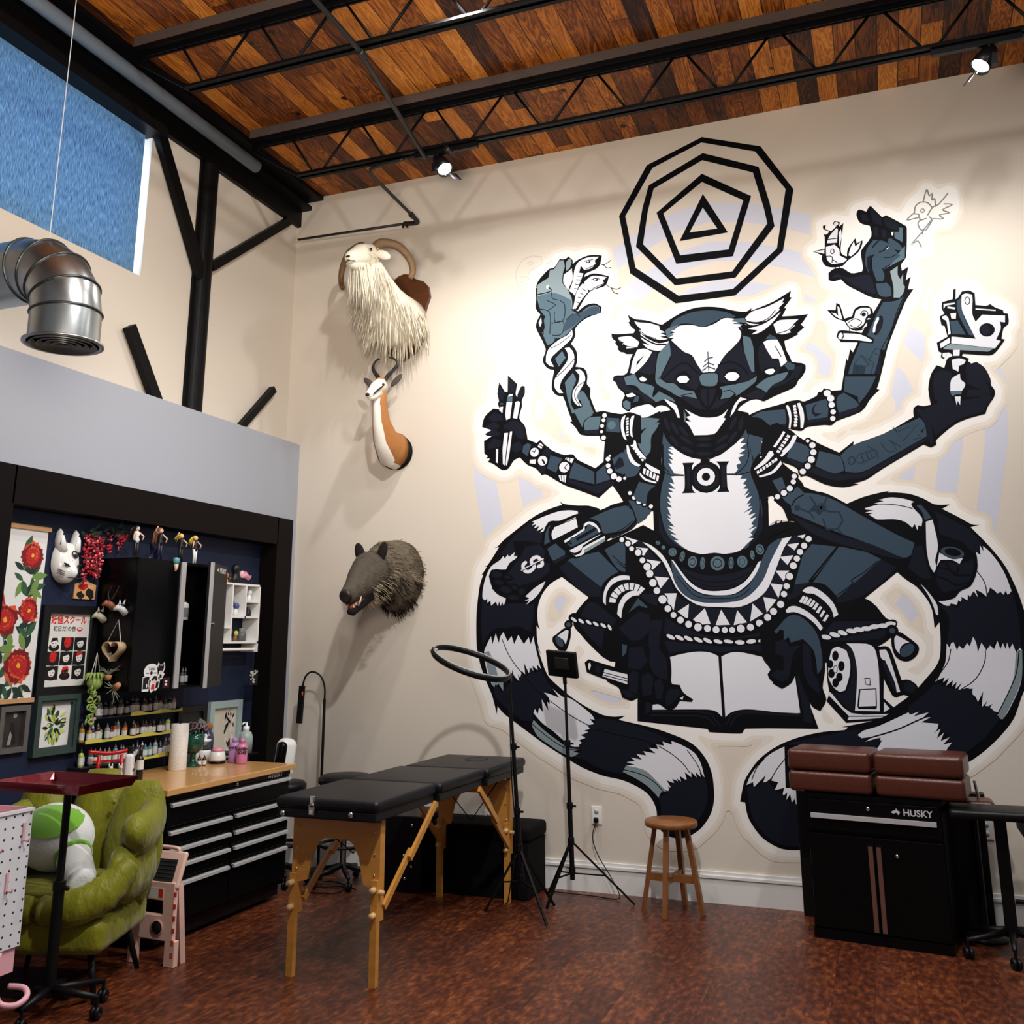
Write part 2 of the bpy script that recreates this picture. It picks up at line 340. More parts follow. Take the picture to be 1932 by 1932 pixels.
MURAL = {
'faded_rings': [
(0,8,1,-341,1670,326,-116,174,-184,138,-235,-96,-461,-183,-245,-349,-87,-381,73,-200,257,-80,452,165,309,226,141),
(0,9,2,-337,1615,299,-104,160,-167,129,-216,-87,-427,-169,-227,-323,-79,-350,71,-181,238,-70,413,150,280,205,129),
(0,8,3,-334,1561,272,-92,148,-151,120,-197,-79,-393,-156,-208,-296,-70,-319,68,-163,217,-60,374,135,253,185,117),
(0,9,4,-330,1507,245,-81,134,-135,110,-178,-70,-357,-142,-189,-270,-62,-287,64,-145,197,-52,336,122,226,164,105),
(0,8,5,-326,1454,218,-70,121,-120,99,-158,-62,-321,-128,-171,-242,-53,-256,59,-127,177,-45,298,108,199,145,94),
(0,9,6,-323,1401,192,-59,107,-104,89,-140,-54,-284,-114,-151,-215,-46,-224,54,-110,157,-37,259,93,174,126,82),
(0,8,7,-319,1350,164,-50,93,-89,79,-121,-47,-247,-98,-131,-187,-38,-193,49,-94,135,-30,222,80,148,107,71)],
'polygon_symbol': [
(0,0,10,-343,1856,147,-56,-14,-12,-135,53),
(0,0,10,-196,1800,73,-133,-19,4,-68,117),
(0,0,10,-123,1667,-36,-160,-14,9,31,155),
(0,0,10,-159,1507,-122,-100,-5,18,113,91),
(0,0,10,-281,1407,-150,-1,8,20,137,-1),
(0,0,10,-431,1406,-116,99,15,13,109,-92),
(0,0,10,-547,1505,-25,166,17,-3,23,-150),
(0,0,10,-572,1671,80,133,15,-11,-78,-125),
(0,0,10,-492,1804,149,52,-2,-15,-132,-48),
(0,0,10,-343,1810,139,-66,-15,-13,-126,59),
(0,0,10,-204,1744,21,-103,-15,-12,-21,102),
(0,0,10,-183,1641,8,-65,-17,10,-6,43),
(0,0,10,-175,1576,-103,-122,-7,18,93,114),
(0,0,10,-278,1454,-153,1,5,18,141,-1),
(0,0,10,-431,1455,-98,122,19,4,84,-108),
(0,0,10,-529,1577,21,106,14,-12,-16,-90),
(0,0,10,-508,1683,19,62,13,-12,-18,-62),
(0,0,10,-489,1745,146,65,-2,-20,-131,-57),
(0,0,10,-348,1752,121,-85,-20,-8,-102,70),
(0,0,10,-227,1667,-54,-155,-10,20,44,127),
(0,0,10,-281,1512,-144,1,11,22,123,-3),
(0,0,10,-425,1513,-46,150,18,-5,39,-123),
(0,0,10,-471,1663,123,89,-1,-23,-104,-71),
(0,0,10,-348,1695,58,-117,-26,15,-34,64),
(0,0,10,-290,1578,-124,-4,27,20,71,-1),
(0,0,10,-414,1574,66,121,-2,-38,-37,-63)],
'striped_tails': [
(0,0,10,-645,890,-28,9,-29,2,-36,6,-12,7,6,-9,-32,-8,-40,-16,-44,-28,-44,-31,-16,-15,-10,-5,13,2,-31,-44,-10,-5,7,0,-8,-12,-7,-8,5,0,-9,-25,-5,-30,-4,-38,-1,-37,1,-40,2,-22,8,-32,11,-30,12,-26,11,-24,12,-43,2,20,15,-16,22,-15,82,-53,49,-27,51,-26,51,-16,43,-7,32,-11,26,-14,15,-17,8,-21,1,-26,8,-17,25,-13,31,2,20,10,19,15,20,28,9,29,1,30,-3,29,-11,29,-21,26,-24,15,-38,14,-42,12,-79,15,17,10,-27,-3,-27,3,-23,9,-28,14,-31,19,-41,32,-18,19,-14,33,-11,33,10,-21,-10,34,-2,39,9,-10,-5,17,-1,29,5,24,11,22,21,22,29,15,34,-24,52,72),
(0,1,11,-707,885,46,-6,-28,-16,-8,1,-5,15),
(0,5,12,-703,887,-20,3,-29,-1,-37,-10,-38,-14,8,-1,-7,-8,12,3,-7,-11,15,6,-7,-13,21,9,-13,-13,15,4,8,22,32,2,50,9),
(0,1,13,-830,864,13,-18,8,-8,14,-3,-6,-25,-43,2,-27,-19,5,-13,-49,4,39,45),
(0,5,14,-915,770,10,11,4,-7,8,10,4,-6,15,11,-2,-11,10,2,-5,-7,-16,-10,-11,-17,-39,1,-8,-17,11,-33,17,-16,19,-5,-2,-12,-5,-9,-3,9,-5,-10,-4,12,-3,-13,-6,12,-4,-3,-9,-7,-2,14,-8,-7,-1,12,-6,-5,-7,7,2,26,8,28,14,25),
(0,1,15,-963,675,14,-16,10,-6,9,6,10,-9,22,9,43,1,26,-5,8,10,-6,-61,-5,-15,-13,5,-14,8,-21,0,-21,-5,-19,3,-22,-13,-19,-31,-4,24,-2,37),
(0,5,11,-831,689,13,10,27,15,-8,-13,8,10,-22,-32,-32,-24,11,12,-13,-1,13,6,-11,5),
(0,5,11,-958,539,8,20,11,20,4,-20,9,27,8,-24,5,17,8,10,11,-23,11,13,7,-20,11,23,15,-23,13,17,5,-17,8,20,3,-20,11,-43,5,-17,-11,12,2,-15,-14,11,3,-15,-11,10,2,-20,-16,32,3,-28,-9,8,-4,-18,-7,11,4,-18,-15,15,-2,16,-5,-21,-6,6,-35,-10,-9,-17,-15,33),
(0,4,12,-958,539,13,3,17,-30,8,-30,14,-7,0,-30,-13,18,-11,-12,-15,34),
(0,1,13,-932,445,6,17,17,-23,26,36,18,-9,7,19,18,-3,8,20,11,-13,18,7,17,-33,14,-11,-14,-8,-14,-2,17,-8,-18,-13,-21,-20,-8,-26,-28,2,-62,45),
(0,5,14,-798,443,17,-4,23,-8,-17,21,24,-18,21,-4,31,-20,22,-17,7,-11,-12,1,10,-11,-14,-3,14,-5,-25,-8,14,-4,-24,-6,14,-6,-18,-7,10,-6,-10,-3,5,-5,-26,1,-41,31,-28,18,-14,13,-11,12,4,10,7,-13,4,16,10,-11,-3,31,17,-27,-3,21,7,-6,-3,16),
(0,4,11,-831,365,5,13,25,-22,31,-21,31,-18,31,-5,-17,-4,14,-4,-18,-9,-27,9,-32,18,-28,18),
(0,1,15,-670,382,22,4,83,-17,49,-17,25,-12,-26,-4,10,-8,-30,2,10,-12,-23,2,6,-12,-26,-1,6,-9,-23,-1,6,-12,-20,-7,10,-14,-27,-2,-46,11,-37,17,-24,5,21,14,-7,12,18,18,-11,7,25,10,-10,13,20,3),
(0,5,16,-486,339,21,-7,31,-17,14,-23,7,-30,-11,12,3,-12,-12,11,2,-12,-12,12,0,-12,-15,11,5,-19,-17,10,3,-12,-11,7,4,-7,-14,5,6,-10,-19,6,11,-17,-8,4,3,-10,-10,2,-34,32,-22,12,-36,5,23,3,-20,5,20,4,-10,7,27,-4,-13,12,23,-2,-6,9,29,-4,-16,12,23,-2,-6,10,19,-2,-3,9,22,-6),
(0,4,16,-604,266,7,13,36,-4,28,-18,31,-29,-13,-3,-6,-12,-22,22,-29,17),
(0,1,17,-521,213,23,16,10,18,22,4,23,10,31,-2,5,-26,-5,-30,-17,-30,-25,-22,-38,-8,-22,17,-2,32),
(1,0,16,2,1,-909,572,15,-33,18,-27,18,-20,43,-46,36,-25,49,-31,47,-23),
(1,0,12,2,1,-830,368,43,-31,41,-22,35,-4),
(1,0,17,2,1,-517,327,31,-17,25,-20,15,-20),
(1,0,17,2,1,-601,271,42,-9,32,-17,19,-20),
(1,0,17,2,1,-450,320,21,-29,11,-26),
(1,0,17,2,1,-669,360,54,-11,66,-11,29,-11),
(0,0,10,-59,871,38,14,43,9,12,1,-4,-3,18,-1,29,-5,27,-12,19,-13,15,-3,19,0,-17,-9,30,-19,26,-18,15,-2,-18,-4,21,-27,21,-30,17,-30,12,-34,9,-34,9,-54,2,-36,-4,-50,-6,-38,-15,-12,-22,-50,-16,-23,-26,-28,-26,-23,-25,-18,-26,-14,-49,-16,-124,-18,-147,-94,-4,-55,-28,-2,-24,3,-31,16,-20,23,-12,23,-4,28,-11,1,10,39,10,19,28,35,43,30,49,20,50,12,44,5,8,6,-14,0,84,20,27,24,32,23,21,19,19,21,20,23,10,21,5,39,1,33,-11,-13,-1,38,-8,24,-18,27,-21,17,-18,18,-12,-9,-38,45,-23,40),
(0,5,11,-20,856,18,-3,-19,-4,18,-2,-16,-5,23,-10,34,-1,23,-7,14,-14,6,8,4,-14,3,11,6,-3,3,19,-16,23,-4,10,7,4,-21,8,-21,4,-13,0,-19,-4,11,-3,-22,-5,11,-2,-30,-7),
(1,0,12,2,1,2,867,31,-2,28,-6,18,-6),
(0,1,11,124,846,45,-30,23,-17,29,-47,-11,9,1,-10,-9,2,1,-11,-24,22,-14,14,-36,16,-1,30),
(0,5,12,198,752,8,-7,1,21,6,-14,0,12,9,-9,16,-25,12,-29,8,-34,-8,-9,-3,10,-5,-9,-6,8,-2,-14,-7,14,-10,8,5,-13,-10,3,-3,-9,-9,9,-11,6,3,-16,-7,13,-8,-13,-4,8,-2,-14,-12,8,2,-15,-8,8,-4,-10,-12,3,-3,-7,-10,4,-11,8,15,1,20,7,14,18,18,7,15,27,4,26),
(0,5,11,79,688,9,-10,11,-16,11,-22,0,-21,-4,0,-6,27,-10,24),
(1,0,13,2,1,196,710,12,-24,2,-29,-2,-44,-8,-65),
(0,1,14,112,641,12,-3,13,0,15,-4,8,19,10,-8,13,21,9,-11,17,0,9,21,6,-16,12,5,9,-8,14,8,6,-45,0,-38,-2,-33,-10,-10,-2,17,-12,-2,-6,-10,-7,15,-10,5,-11,-18,-10,0,-8,13,-9,-15,-2,26,-11,-18,-4,7,-11,-13,-7,11,-4,-11,-5,13,-13,-2,9,39,-2,26),
(0,5,15,121,558,5,-9,4,10,5,2,5,-17,5,10,7,-8,9,13,5,-7,8,20,5,-13,1,-19,9,20,8,-16,8,10,7,-8,8,18,4,-18,6,13,4,-13,4,14,3,-14,7,12,5,-19,8,10,3,-5,-5,-51,-10,-30,-25,-45,-11,-14,9,16,-23,-15,9,13,-21,4,11,13,-18,-10,9,17,-13,-15,6,33,-12,-22,-4,11,-6,5,3,13,-11,-17,4,17,-22,-5,9,15,-14,-13,4,15,-10,-10,3,13,-15,-12,8,17,-13,-10,4,11,-19,-9,15,23,9,18),
(0,4,16,253,539,12,7,-6,-53,-12,-32,-26,-46,-8,-11,-14,2,29,49,16,38),
(1,0,16,2,1,195,544,-3,-21,-11,-23,-16,-20,-31,-21,-65,-47),
(1,0,17,2,1,259,544,-10,-46,-21,-43,-23,-40),
(1,0,16,2,1,128,546,-8,-26,-17,-23,-8,-15),
(0,1,17,54,442,38,34,18,-7,19,-6,32,2,2,-21,13,-15,12,1,11,-10,10,-15,-14,-17,-24,-26,-53,-41,-20,19,11,15,-17,2,16,13,-21,5,6,12,-14,2,-10,5,-19,7,-18,10,1,16),
(0,5,18,-78,362,16,12,31,10,63,30,2,-5,19,7,-12,-10,31,9,-12,-11,15,1,-20,-11,34,-2,-4,-12,-8,-8,15,10,-9,-20,15,12,-8,-17,18,8,-14,-15,18,5,-12,-15,-3,-10,-173,-6,36,12,14,20,-23,-11,21,16,-33,-10,18,11,-31,-5),
(1,0,19,3,1,-48,360,52,17,41,19,31,14),
(0,1,19,-198,330,47,27,76,-13,50,-13,122,-1,17,-19,-168,-27,-130,-19),
(0,1,20,-204,348,137,30,-9,-13,17,-15,31,9,-12,-21,-35,-4,-77,5,-80,0),
(0,5,11,-232,335,-3,-87,44,-1,9,-1,-24,-29,-4,6,-5,-9,-2,12,-7,-8,-2,18,-9,-13,3,16,-12,-10,6,19,-21,-6,9,17,-15,3,5,9,-26,-20,10,22,-28,-27,-1,11,-15,-7,11,22,24,29,27,21),
(0,1,12,-320,244,13,6,6,-5,20,13,12,0,12,-17,15,-6,6,-12,24,-10,18,-6,-9,-77,-30,-2,-25,4,-27,16,-18,20,-11,27),
(1,0,12,2,1,-265,265,14,22,19,22),
(1,0,12,2,1,-307,263,12,25,17,19)],
'open_book': [
(0,0,10,-715,631,37,41,41,25,74,-1,-5,-176,-61,-2,-49,39,-25,27,-16,20),
(0,0,11,-614,622,92,56,337,-7,39,-14,74,12,-9,-119,-23,-26,-118,-22,-277,6,-117,34),
(0,0,12,-210,674,173,-17,22,-17,19,-27,15,-5,3,-16,-1,-11,-35,-27,-45,-10,-159,0),
(0,1,13,-91,633,41,13,24,-16,24,-22,10,-11,-7,-16,-16,-13,-116,-5,5,24,20,22),
(0,1,12,-699,629,15,26,18,4,32,-19,25,-22,-11,-18,-20,-3,-8,-49,-27,24,-23,26,-7,17),
(0,1,12,-489,620,40,-22,67,-23,69,0,67,15,4,-21,-7,-30,-65,7,-47,-7,-51,8,-71,-11,-14,34),
(1,0,13,18,1,-496,575,57,-5,79,-8,61,2,54,5),
(2,5,14,-478,575,10,-5,-2,-4),
(2,5,14,-457,573,10,-5,-2,-4),
(2,5,14,-436,571,10,-5,-2,-4),
(2,5,14,-413,568,10,-5,-2,-4),
(2,5,14,-391,566,10,-5,-2,-4),
(2,5,14,-367,564,10,-3,-2,-4),
(2,5,14,-343,564,11,-2,-1,-4),
(2,5,14,-317,562,11,-1,-1,-5),
(2,5,14,-291,564,11,1,0,-5),
(2,5,14,-265,567,11,3,1,-4),
(2,5,15,-250,568,11,2,1,-4),
(1,0,14,17,1,-136,571,54,11,53,10,47,10),
(2,5,15,-126,573,11,-2,-1,-5),
(2,5,15,-107,578,11,-3,-1,-5),
(2,5,15,-90,582,10,-3,-1,-5),
(2,5,15,-71,586,11,-2,-1,-5),
(2,5,16,-55,589,11,-2,-1,-5),
(2,5,17,-39,591,11,-1,-1,-5),
(2,5,18,-22,595,11,0,-1,-5),
(2,5,19,-4,597,11,0,0,-5),
(2,5,20,12,601,11,0,0,-5),
(5,0,21,14,586,13),
(5,2,22,14,586,6),
(0,0,22,11,576,11,8,12,-3,28,-24,3,-11,-8,-15,-16,-10,-15,2,-11,10,-5,21),
(0,5,23,17,570,5,6,11,-6,14,-9,-13,-4,-8,-11,-1,-10,-8,13),
(2,2,23,41,544,14,11,6,-9),
(1,0,13,15,1,-720,624,43,-13,50,-11),
(2,0,14,-717,622,15,0,0,-12),
(2,5,15,-718,618,7,-5,-2,-3),
(2,5,15,-699,614,7,-5,-2,-3),
(2,5,14,-680,611,7,-5,-2,-3),
(2,5,14,-662,607,7,-5,-2,-3),
(2,5,14,-643,603,7,-5,-2,-3),
(2,5,14,-627,598,4,-7,-3,-2),
(5,0,15,-732,606,11),
(5,2,16,-732,606,6),
(0,0,16,-738,598,12,0,-1,-24,-10,-28,-9,-6,-14,6,-14,19,1,12,11,7,16,12),
(0,5,17,-737,593,5,-2,-2,-14,-6,-19,-7,12,-15,8,16,11),
(2,2,18,-756,565,7,4,8,-13),
(0,0,13,-563,436,3,33,74,64,69,13,53,-8,50,7,70,-12,44,-12,44,-146,-159,-4,-10,-11,-72,1,-4,7,-164,13),
(0,5,14,-487,527,35,9,37,5,28,-2,19,-8,2,-136,-13,12,-22,4,-127,-3,1,11,42,7,20,11,-16,36,0,27),
(0,5,14,-361,530,19,8,22,2,32,-6,42,-10,2,-19,43,8,8,-105,-23,-2,-79,7,-29,-1,-23,-7,-12,-10),
(1,1,14,4,0,-526,404,108,2,27,-5,18,-23),
(1,1,14,4,0,-532,395,108,2,25,-4,15,-16),
(1,1,14,4,0,-348,378,12,19,22,8,119,-2),
(1,1,15,4,0,-356,381,12,21,30,7,119,-4),
(0,1,14,-198,513,10,-3,15,-52,5,-72,-20,4,1,21),
(0,1,14,-543,425,12,-2,2,-14,-12,-11,-6,0)],
'pencil_sharpener': [
(0,0,13,-129,517,-1,19,15,19,16,2,16,4,41,0,20,-9,21,1,9,-9,16,-63,14,1,14,-9,4,-10,-6,-10,-13,-6,-12,3,-15,-6,-8,5,-14,34,-4,-40,19,-19,-9,-14,-21,-13,-70,-8,-38,45,7,19,-2,24),
(0,1,14,-92,555,24,-3,4,-48,-15,-90,-5,0,-39,39,26,-3,14,19,7,48),
(0,5,15,-84,559,42,-1,15,-8,5,-20,1,-39,-5,-76,-51,0,11,76,-2,39,-6,19),
(0,5,15,-124,517,9,29,13,6,17,-8,6,-27,-4,-29,-11,-30,-11,-4,-12,9,-10,22),
(2,0,16,-109,532,7,0,-1,-11),
(2,0,16,-98,510,7,0,-1,-11),
(2,0,16,-104,486,7,0,-1,-10),
(2,0,17,-113,474,7,0,-1,-10),
(2,0,16,-120,494,7,0,-1,-10),
(2,0,16,-121,514,6,0,-1,-9),
(2,0,17,-111,503,5,0,-1,-9),
(2,5,18,-111,503,4,0,-1,-7),
(0,0,16,-52,485,12,0,0,-16,-10,1),
(0,5,17,-50,483,9,0,-1,-12,-7,0),
(0,0,16,-65,461,36,2,-2,-40,-3,-4,-35,0,-2,6),
(0,5,17,-62,459,31,2,-2,-35,-35,-2),
(0,5,14,-16,545,13,1,5,-10,17,-79,-6,-2,-6,15,-11,47,-10,11),
(0,1,15,-12,523,6,0,16,-48,2,-22,-8,12,-14,42),
(5,1,14,39,467,12),
(0,5,14,-16,435,11,-14,-13,-8),
(0,5,14,-128,455,6,-5,37,-40,77,0,-19,-9,-67,-6,4,8,-41,46),
(1,0,15,2,0,-92,403,73,2)],
'seated_body': [
(0,0,13,-535,844,26,-15,6,58,16,64,9,91,-13,82,105,11,51,-4,84,-55,11,-153,5,-95,44,9,55,-17,23,-97,-4,-54,-468,10,-104,113,68,18),
(0,0,14,-775,750,50,25,77,10,55,37,59,-22,31,-16,-6,-160,-93,-8,-44,31,-101,76),
(0,0,15,-171,838,111,29,137,-91,-22,-40,-21,-24,-71,-55,40,-50,-190,2,-49,9,6,185),
(0,0,16,34,714,-71,-57,25,-19,-89,-29,-39,83,-34,-18,-49,9,6,100,203,-8,70,-33),
(0,2,15,-728,766,42,10,36,7,49,-51,-28,-16,-13,-23,-51,25,-45,31),
(0,1,16,-754,747,26,16,28,-25,55,-43,0,-22,-33,1,-35,27),
(0,2,15,-635,787,41,20,34,-25,28,-40,26,-48,-1,-26,-32,6,-25,50,-37,13),
(0,1,16,-610,759,49,-30,35,-30,19,-24,-1,-28,-36,20,-20,52,-12,13),
(0,2,15,-587,637,8,16,25,14,24,-22,-50,-18),
(1,0,16,2,1,-615,772,20,-18,19,-10,39,-25),
(0,2,17,-169,752,27,30,54,-8,-16,-24,-50,-55,-38,-5,8,40),
(0,1,18,-192,690,38,5,-21,-28,-25,-10,-27,17,25,39),
(0,2,17,-145,695,62,79,42,-7,45,-24,-39,-34,-59,-49,-25,29),
(0,1,18,-35,709,39,34,30,-20,-34,-32,-49,-32,-49,-12,4,13),
(1,0,18,2,1,-4,738,-31,-24,-27,-16,2,-8,-34,-24),
(1,0,18,4,0,-88,772,-15,-17,-50,-57),
(0,0,19,-581,819,44,-12,62,-58,109,-26,108,29,50,49,61,5,-46,-135,-392,8),
(0,1,20,-556,811,21,-13,59,-81,13,-40,39,-26,68,-13,47,5,43,24,39,60,40,71,22,5,-30,-82,-21,-44,-28,-43,-53,-32,-56,-8,-56,12,-56,31,-42,55,-27,68),
(0,5,21,-538,802,20,-8,29,-26,18,-34,8,-29,17,-28,28,-18,34,-6,62,2,34,14,32,34,19,41,28,53,24,4,-20,-27,-38,-85,-26,-27,-42,-19,-45,0,-45,3,-28,13,-28,26,-13,26,-19,41,-23,27),
(0,2,22,-470,756,15,-22,16,-29,22,-23,28,-12,40,-2,34,6,29,21,27,47,16,36,29,20,7,-2,-30,-52,-19,-41,-32,-34,-34,-14,-62,-1,-34,6,-28,18,-16,27,-6,29),
(0,5,23,-469,757,6,-3,19,-29,22,-26,28,-16,34,-3,34,5,29,16,21,25,12,19,6,2,-10,-24,-21,-27,-32,-22,-34,-4,-39,4,-25,13,-22,24),
(0,1,20,-449,737,46,-13,42,-6,43,4,42,15,-6,-14,-21,-22,-28,-13,-29,-4,-33,3,-26,15,-19,20),
(1,0,21,2,1,-432,722,28,-15,45,-6,40,5,34,15),
(1,0,21,2,1,-410,701,28,-9,34,-2,31,6),
(1,1,23,2,1,-456,717,33,-41,34,-12,68,0,34,20),
(0,5,21,-583,818,34,-12,-17,-10),
(0,5,21,-555,790,31,-4,-12,-17,-12,6),
(0,5,21,-530,760,36,-7,-23,-20),
(0,5,21,-511,718,35,-4,-22,-25),
(0,5,21,-489,677,30,0,-9,-40,-11,12),
(0,5,21,-459,634,28,17,-4,-33,-7,2),
(0,5,21,-423,615,29,26,12,-37,-27,-1),
(0,5,21,-356,637,19,-35,-34,-1),
(0,5,21,-319,635,21,-28,-31,-6),
(0,5,21,-283,650,22,-24,-30,-17),
(0,5,21,-258,664,30,-6,-24,-29),
(0,5,21,-240,695,28,-4,-12,-30),
(0,5,21,-227,724,31,-1,-14,-24),
(0,5,21,-215,755,31,3,-15,-22),
(0,5,21,-197,783,28,3,-12,-17),
(0,5,21,-173,802,19,3,-6,-10),
(5,0,16,-590,810,9),
(5,0,22,-575,800,10),
(5,0,23,-566,787,9),
(5,0,24,-550,777,11),
(5,0,21,-540,758,9),
(5,0,22,-529,742,12),
(5,0,23,-523,725,12),
(5,0,22,-516,703,12),
(5,0,21,-507,684,10),
(5,0,22,-494,663,13),
(5,0,22,-482,641,11),
(5,0,12,-469,626,10),
(5,0,13,-453,614,11),
(5,0,14,-434,604,11),
(5,0,22,-412,597,12),
(5,0,22,-390,594,11),
(5,0,22,-370,591,11),
(5,0,21,-350,590,9),
(5,0,22,-333,590,9),
(5,0,23,-313,593,12),
(5,0,21,-291,596,11),
(5,0,21,-270,605,10),
(5,0,21,-251,618,10),
(5,0,22,-237,631,11),
(5,0,16,-220,647,11),
(5,0,22,-211,670,10),
(5,0,22,-204,688,9),
(5,0,22,-196,710,10),
(5,0,21,-186,734,10),
(5,0,22,-177,750,9),
(5,0,23,-169,765,9),
(5,0,24,-159,779,9),
(5,0,20,-148,794,9),
(5,5,17,-590,810,6),
(5,5,23,-575,800,7),
(5,5,24,-566,787,6),
(5,5,25,-550,777,8),
(5,5,22,-540,758,7),
(5,5,24,-529,742,9),
(5,5,24,-523,725,9),
(5,5,23,-516,703,9),
(5,5,22,-507,684,8),
(5,5,23,-494,663,10),
(5,5,23,-482,641,8),
(5,5,13,-469,626,7),
(5,5,14,-453,614,8),
(5,5,15,-434,604,8),
(5,5,23,-412,597,9),
(5,5,23,-390,594,8),
(5,5,23,-370,591,8),
(5,5,22,-350,590,7),
(5,5,23,-333,590,7),
(5,5,24,-313,593,9),
(5,5,22,-291,596,8),
(5,5,22,-270,605,8),
(5,5,22,-251,618,8),
(5,5,23,-237,631,8),
(5,5,17,-220,647,8),
(5,5,23,-211,670,7),
(5,5,23,-204,688,7),
(5,5,23,-196,710,8),
(5,5,22,-186,734,8),
(5,5,23,-177,750,7),
(5,5,24,-169,765,7),
(5,5,25,-159,779,7),
(5,5,21,-148,794,7),
(0,2,14,-477,1074,16,12,180,-15,18,6,18,-32,10,-31,-23,-24,-12,-30,10,-36,12,-50,-6,-49,-16,-31,-22,-17,-148,6,-27,18,-22,34,-3,52,7,51,9,33,-4,35,-15,1,-24,12,14,25),
(0,0,15,-621,1127,49,-3,17,5,13,-10,24,-4,35,13,9,-33,-9,-79,-3,-78,-16,-25,-5,-36,-19,1,-48,8,-20,37,-36,61,2,70),
(0,3,16,-546,1114,28,0,34,-6,-8,-9,-32,-13,-22,-9),
(0,2,17,-546,1080,16,7,-9,-24),
(0,3,17,-541,1058,27,33,30,8,-9,-16,-14,-20,-3,-34,-12,-15,-15,22),
(0,2,15,-270,1083,29,-5,26,-15,23,-27,-16,-19,-15,-9,-22,32,-11,21),
(0,0,16,-482,1043,5,-1,-1,-52,1,-21,-7,-15,-18,-126,-8,1,2,59,18,66,8,52),
(0,0,15,-268,1034,1,-23,6,-21,-5,-30,16,-36,7,-50,-6,-57,-6,-22,19,22,2,81,-15,36,-11,31),
(0,1,15,-492,887,8,-47,14,-31,30,-26,-30,8,-22,27,-4,30),
(0,1,15,-250,886,1,-61,-18,-32,-18,-9,27,48),
(0,5,15,-463,1033,8,2,27,-20,36,-16,32,-2,44,28,24,19,9,9,-7,-12,11,2,-11,-12,14,-2,-15,-11,12,-4,-15,-9,13,-3,-16,-7,6,-13,-11,-4,3,-11,-8,-9,-113,4,-33,5,-14,27,10,-3,-7,13,10,-3,-12,17,14,-4,-14,14,13,-1),
(0,5,16,-461,960,41,1,115,-7,15,-3,-5,-7,16,-1,-10,-12,8,-3,-8,-9,12,-1,-11,-15,13,7,-11,-14,16,4,-14,-19,10,4,-6,-9,10,0,-23,-15,23,9,-11,-14,17,4,-15,-14,16,4,-12,-14,5,-6,-13,-9,20,7,-15,-14,4,-6,-10,-6,12,-1,-17,-14,-16,-14,-29,-6,-50,-1,-34,8,-20,11,-22,19,11,-1,-20,16,15,-3,-20,16,13,-3,-12,11,15,-4,-17,22,10,-3,-10,13,10,-6,-9,24,13,-3,-13,16,10,-4,-9,16,12,-5,-9,16,13,-1,-13,11,18,-4,-15,17,13,-4),
(1,0,17,2,0,-476,971,18,-9,28,-2),
(1,0,17,2,0,-324,956,24,-3,28,6),
(1,0,17,2,1,-480,1056,-6,-13,4,-16,3,-37,13,-19),
(1,0,18,2,1,-269,1050,-4,-23,2,-26,-10,-25,-23,-21),
(1,0,16,2,1,-268,950,13,-33,2,-43,-8,-49),
(1,0,17,2,1,-479,964,-12,-52,0,-51,9,-46),
(0,0,17,-488,1123,34,-1,30,-36,22,-23,51,-4,21,21,18,17,16,17,30,-10,1,-21,-25,-42,-26,-21,-26,-16,-30,-6,-36,5,-35,21,-25,28,-11,36),
(2,1,18,-466,1091,6,-18,-5,-1),
(2,1,18,-447,1081,9,-17,-5,-2),
(2,1,18,-425,1071,12,-15,-4,-3),
(2,1,18,-449,1048,11,-15,-4,-3),
(2,1,18,-421,1049,15,-12,-3,-4),
(2,1,18,-419,1024,16,-9,-2,-5),
(2,1,18,-376,1048,18,-1,0,-5),
(2,1,18,-377,1032,18,-1,0,-5),
(2,1,18,-378,1011,18,-1,0,-5),
(2,1,18,-333,1070,11,14,4,-3),
(2,1,18,-304,1081,9,16,4,-3),
(2,1,18,-285,1079,6,18,5,-2),
(2,1,18,-332,1044,15,10,3,-4),
(2,1,18,-307,1047,12,14,4,-3),
(2,1,18,-336,1024,16,7,2,-5),
(0,0,16,-387,999,22,-2,0,-15,-23,2),
(5,0,17,-376,953,39),
(0,0,18,-432,992,29,-1,-6,-11,-1,-54,7,-10,-33,1,7,12,1,49),
(0,0,18,-350,990,32,-2,-7,-11,-1,-51,4,-12,-30,1,8,12,2,51),
(5,1,18,-376,953,31),
(0,1,19,-421,981,7,-1,-2,-54,-7,1),
(0,1,19,-337,979,8,-1,-2,-53,-8,0),
(5,0,19,-376,954,26),
(5,5,20,-376,954,22),
(5,0,21,-376,954,10),
(0,0,23,-511,811,38,-19,35,-9,35,-15,39,2,35,-5,37,12,22,17,32,6,4,-8,-24,-40,-49,-23,-54,-13,-44,6,-44,24,-30,23),
(5,3,24,-465,775,10),
(5,0,25,-465,775,6),
(5,3,26,-465,775,5),
(2,3,24,-442,764,6,-1,-3,-12),
(2,0,25,-442,764,4,-1,-2,-7),
(2,3,26,-442,764,3,-1,-1,-6),
(2,3,24,-418,750,11,-1,-2,-14),
(2,0,25,-418,750,7,-1,-1,-9),
(2,3,26,-418,750,6,-1,-1,-7),
(2,3,24,-394,746,6,0,-1,-15),
(2,0,25,-394,746,4,0,0,-9),
(2,3,26,-394,746,3,0,0,-8),
(5,3,24,-359,745,17),
(5,0,25,-359,745,11),
(5,3,26,-359,745,9),
(2,3,24,-327,745,6,0,-1,-14),
(2,0,25,-327,745,4,0,0,-9),
(2,3,26,-327,745,3,0,0,-7),
(2,3,24,-301,747,12,1,1,-14),
(2,0,25,-301,747,7,1,1,-9),
(2,3,26,-301,747,6,1,1,-8),
(2,3,24,-277,762,5,1,1,-11),
(2,0,25,-277,762,3,0,1,-7),
(2,3,26,-277,762,3,0,0,-6),
(2,3,24,-259,774,9,3,3,-12),
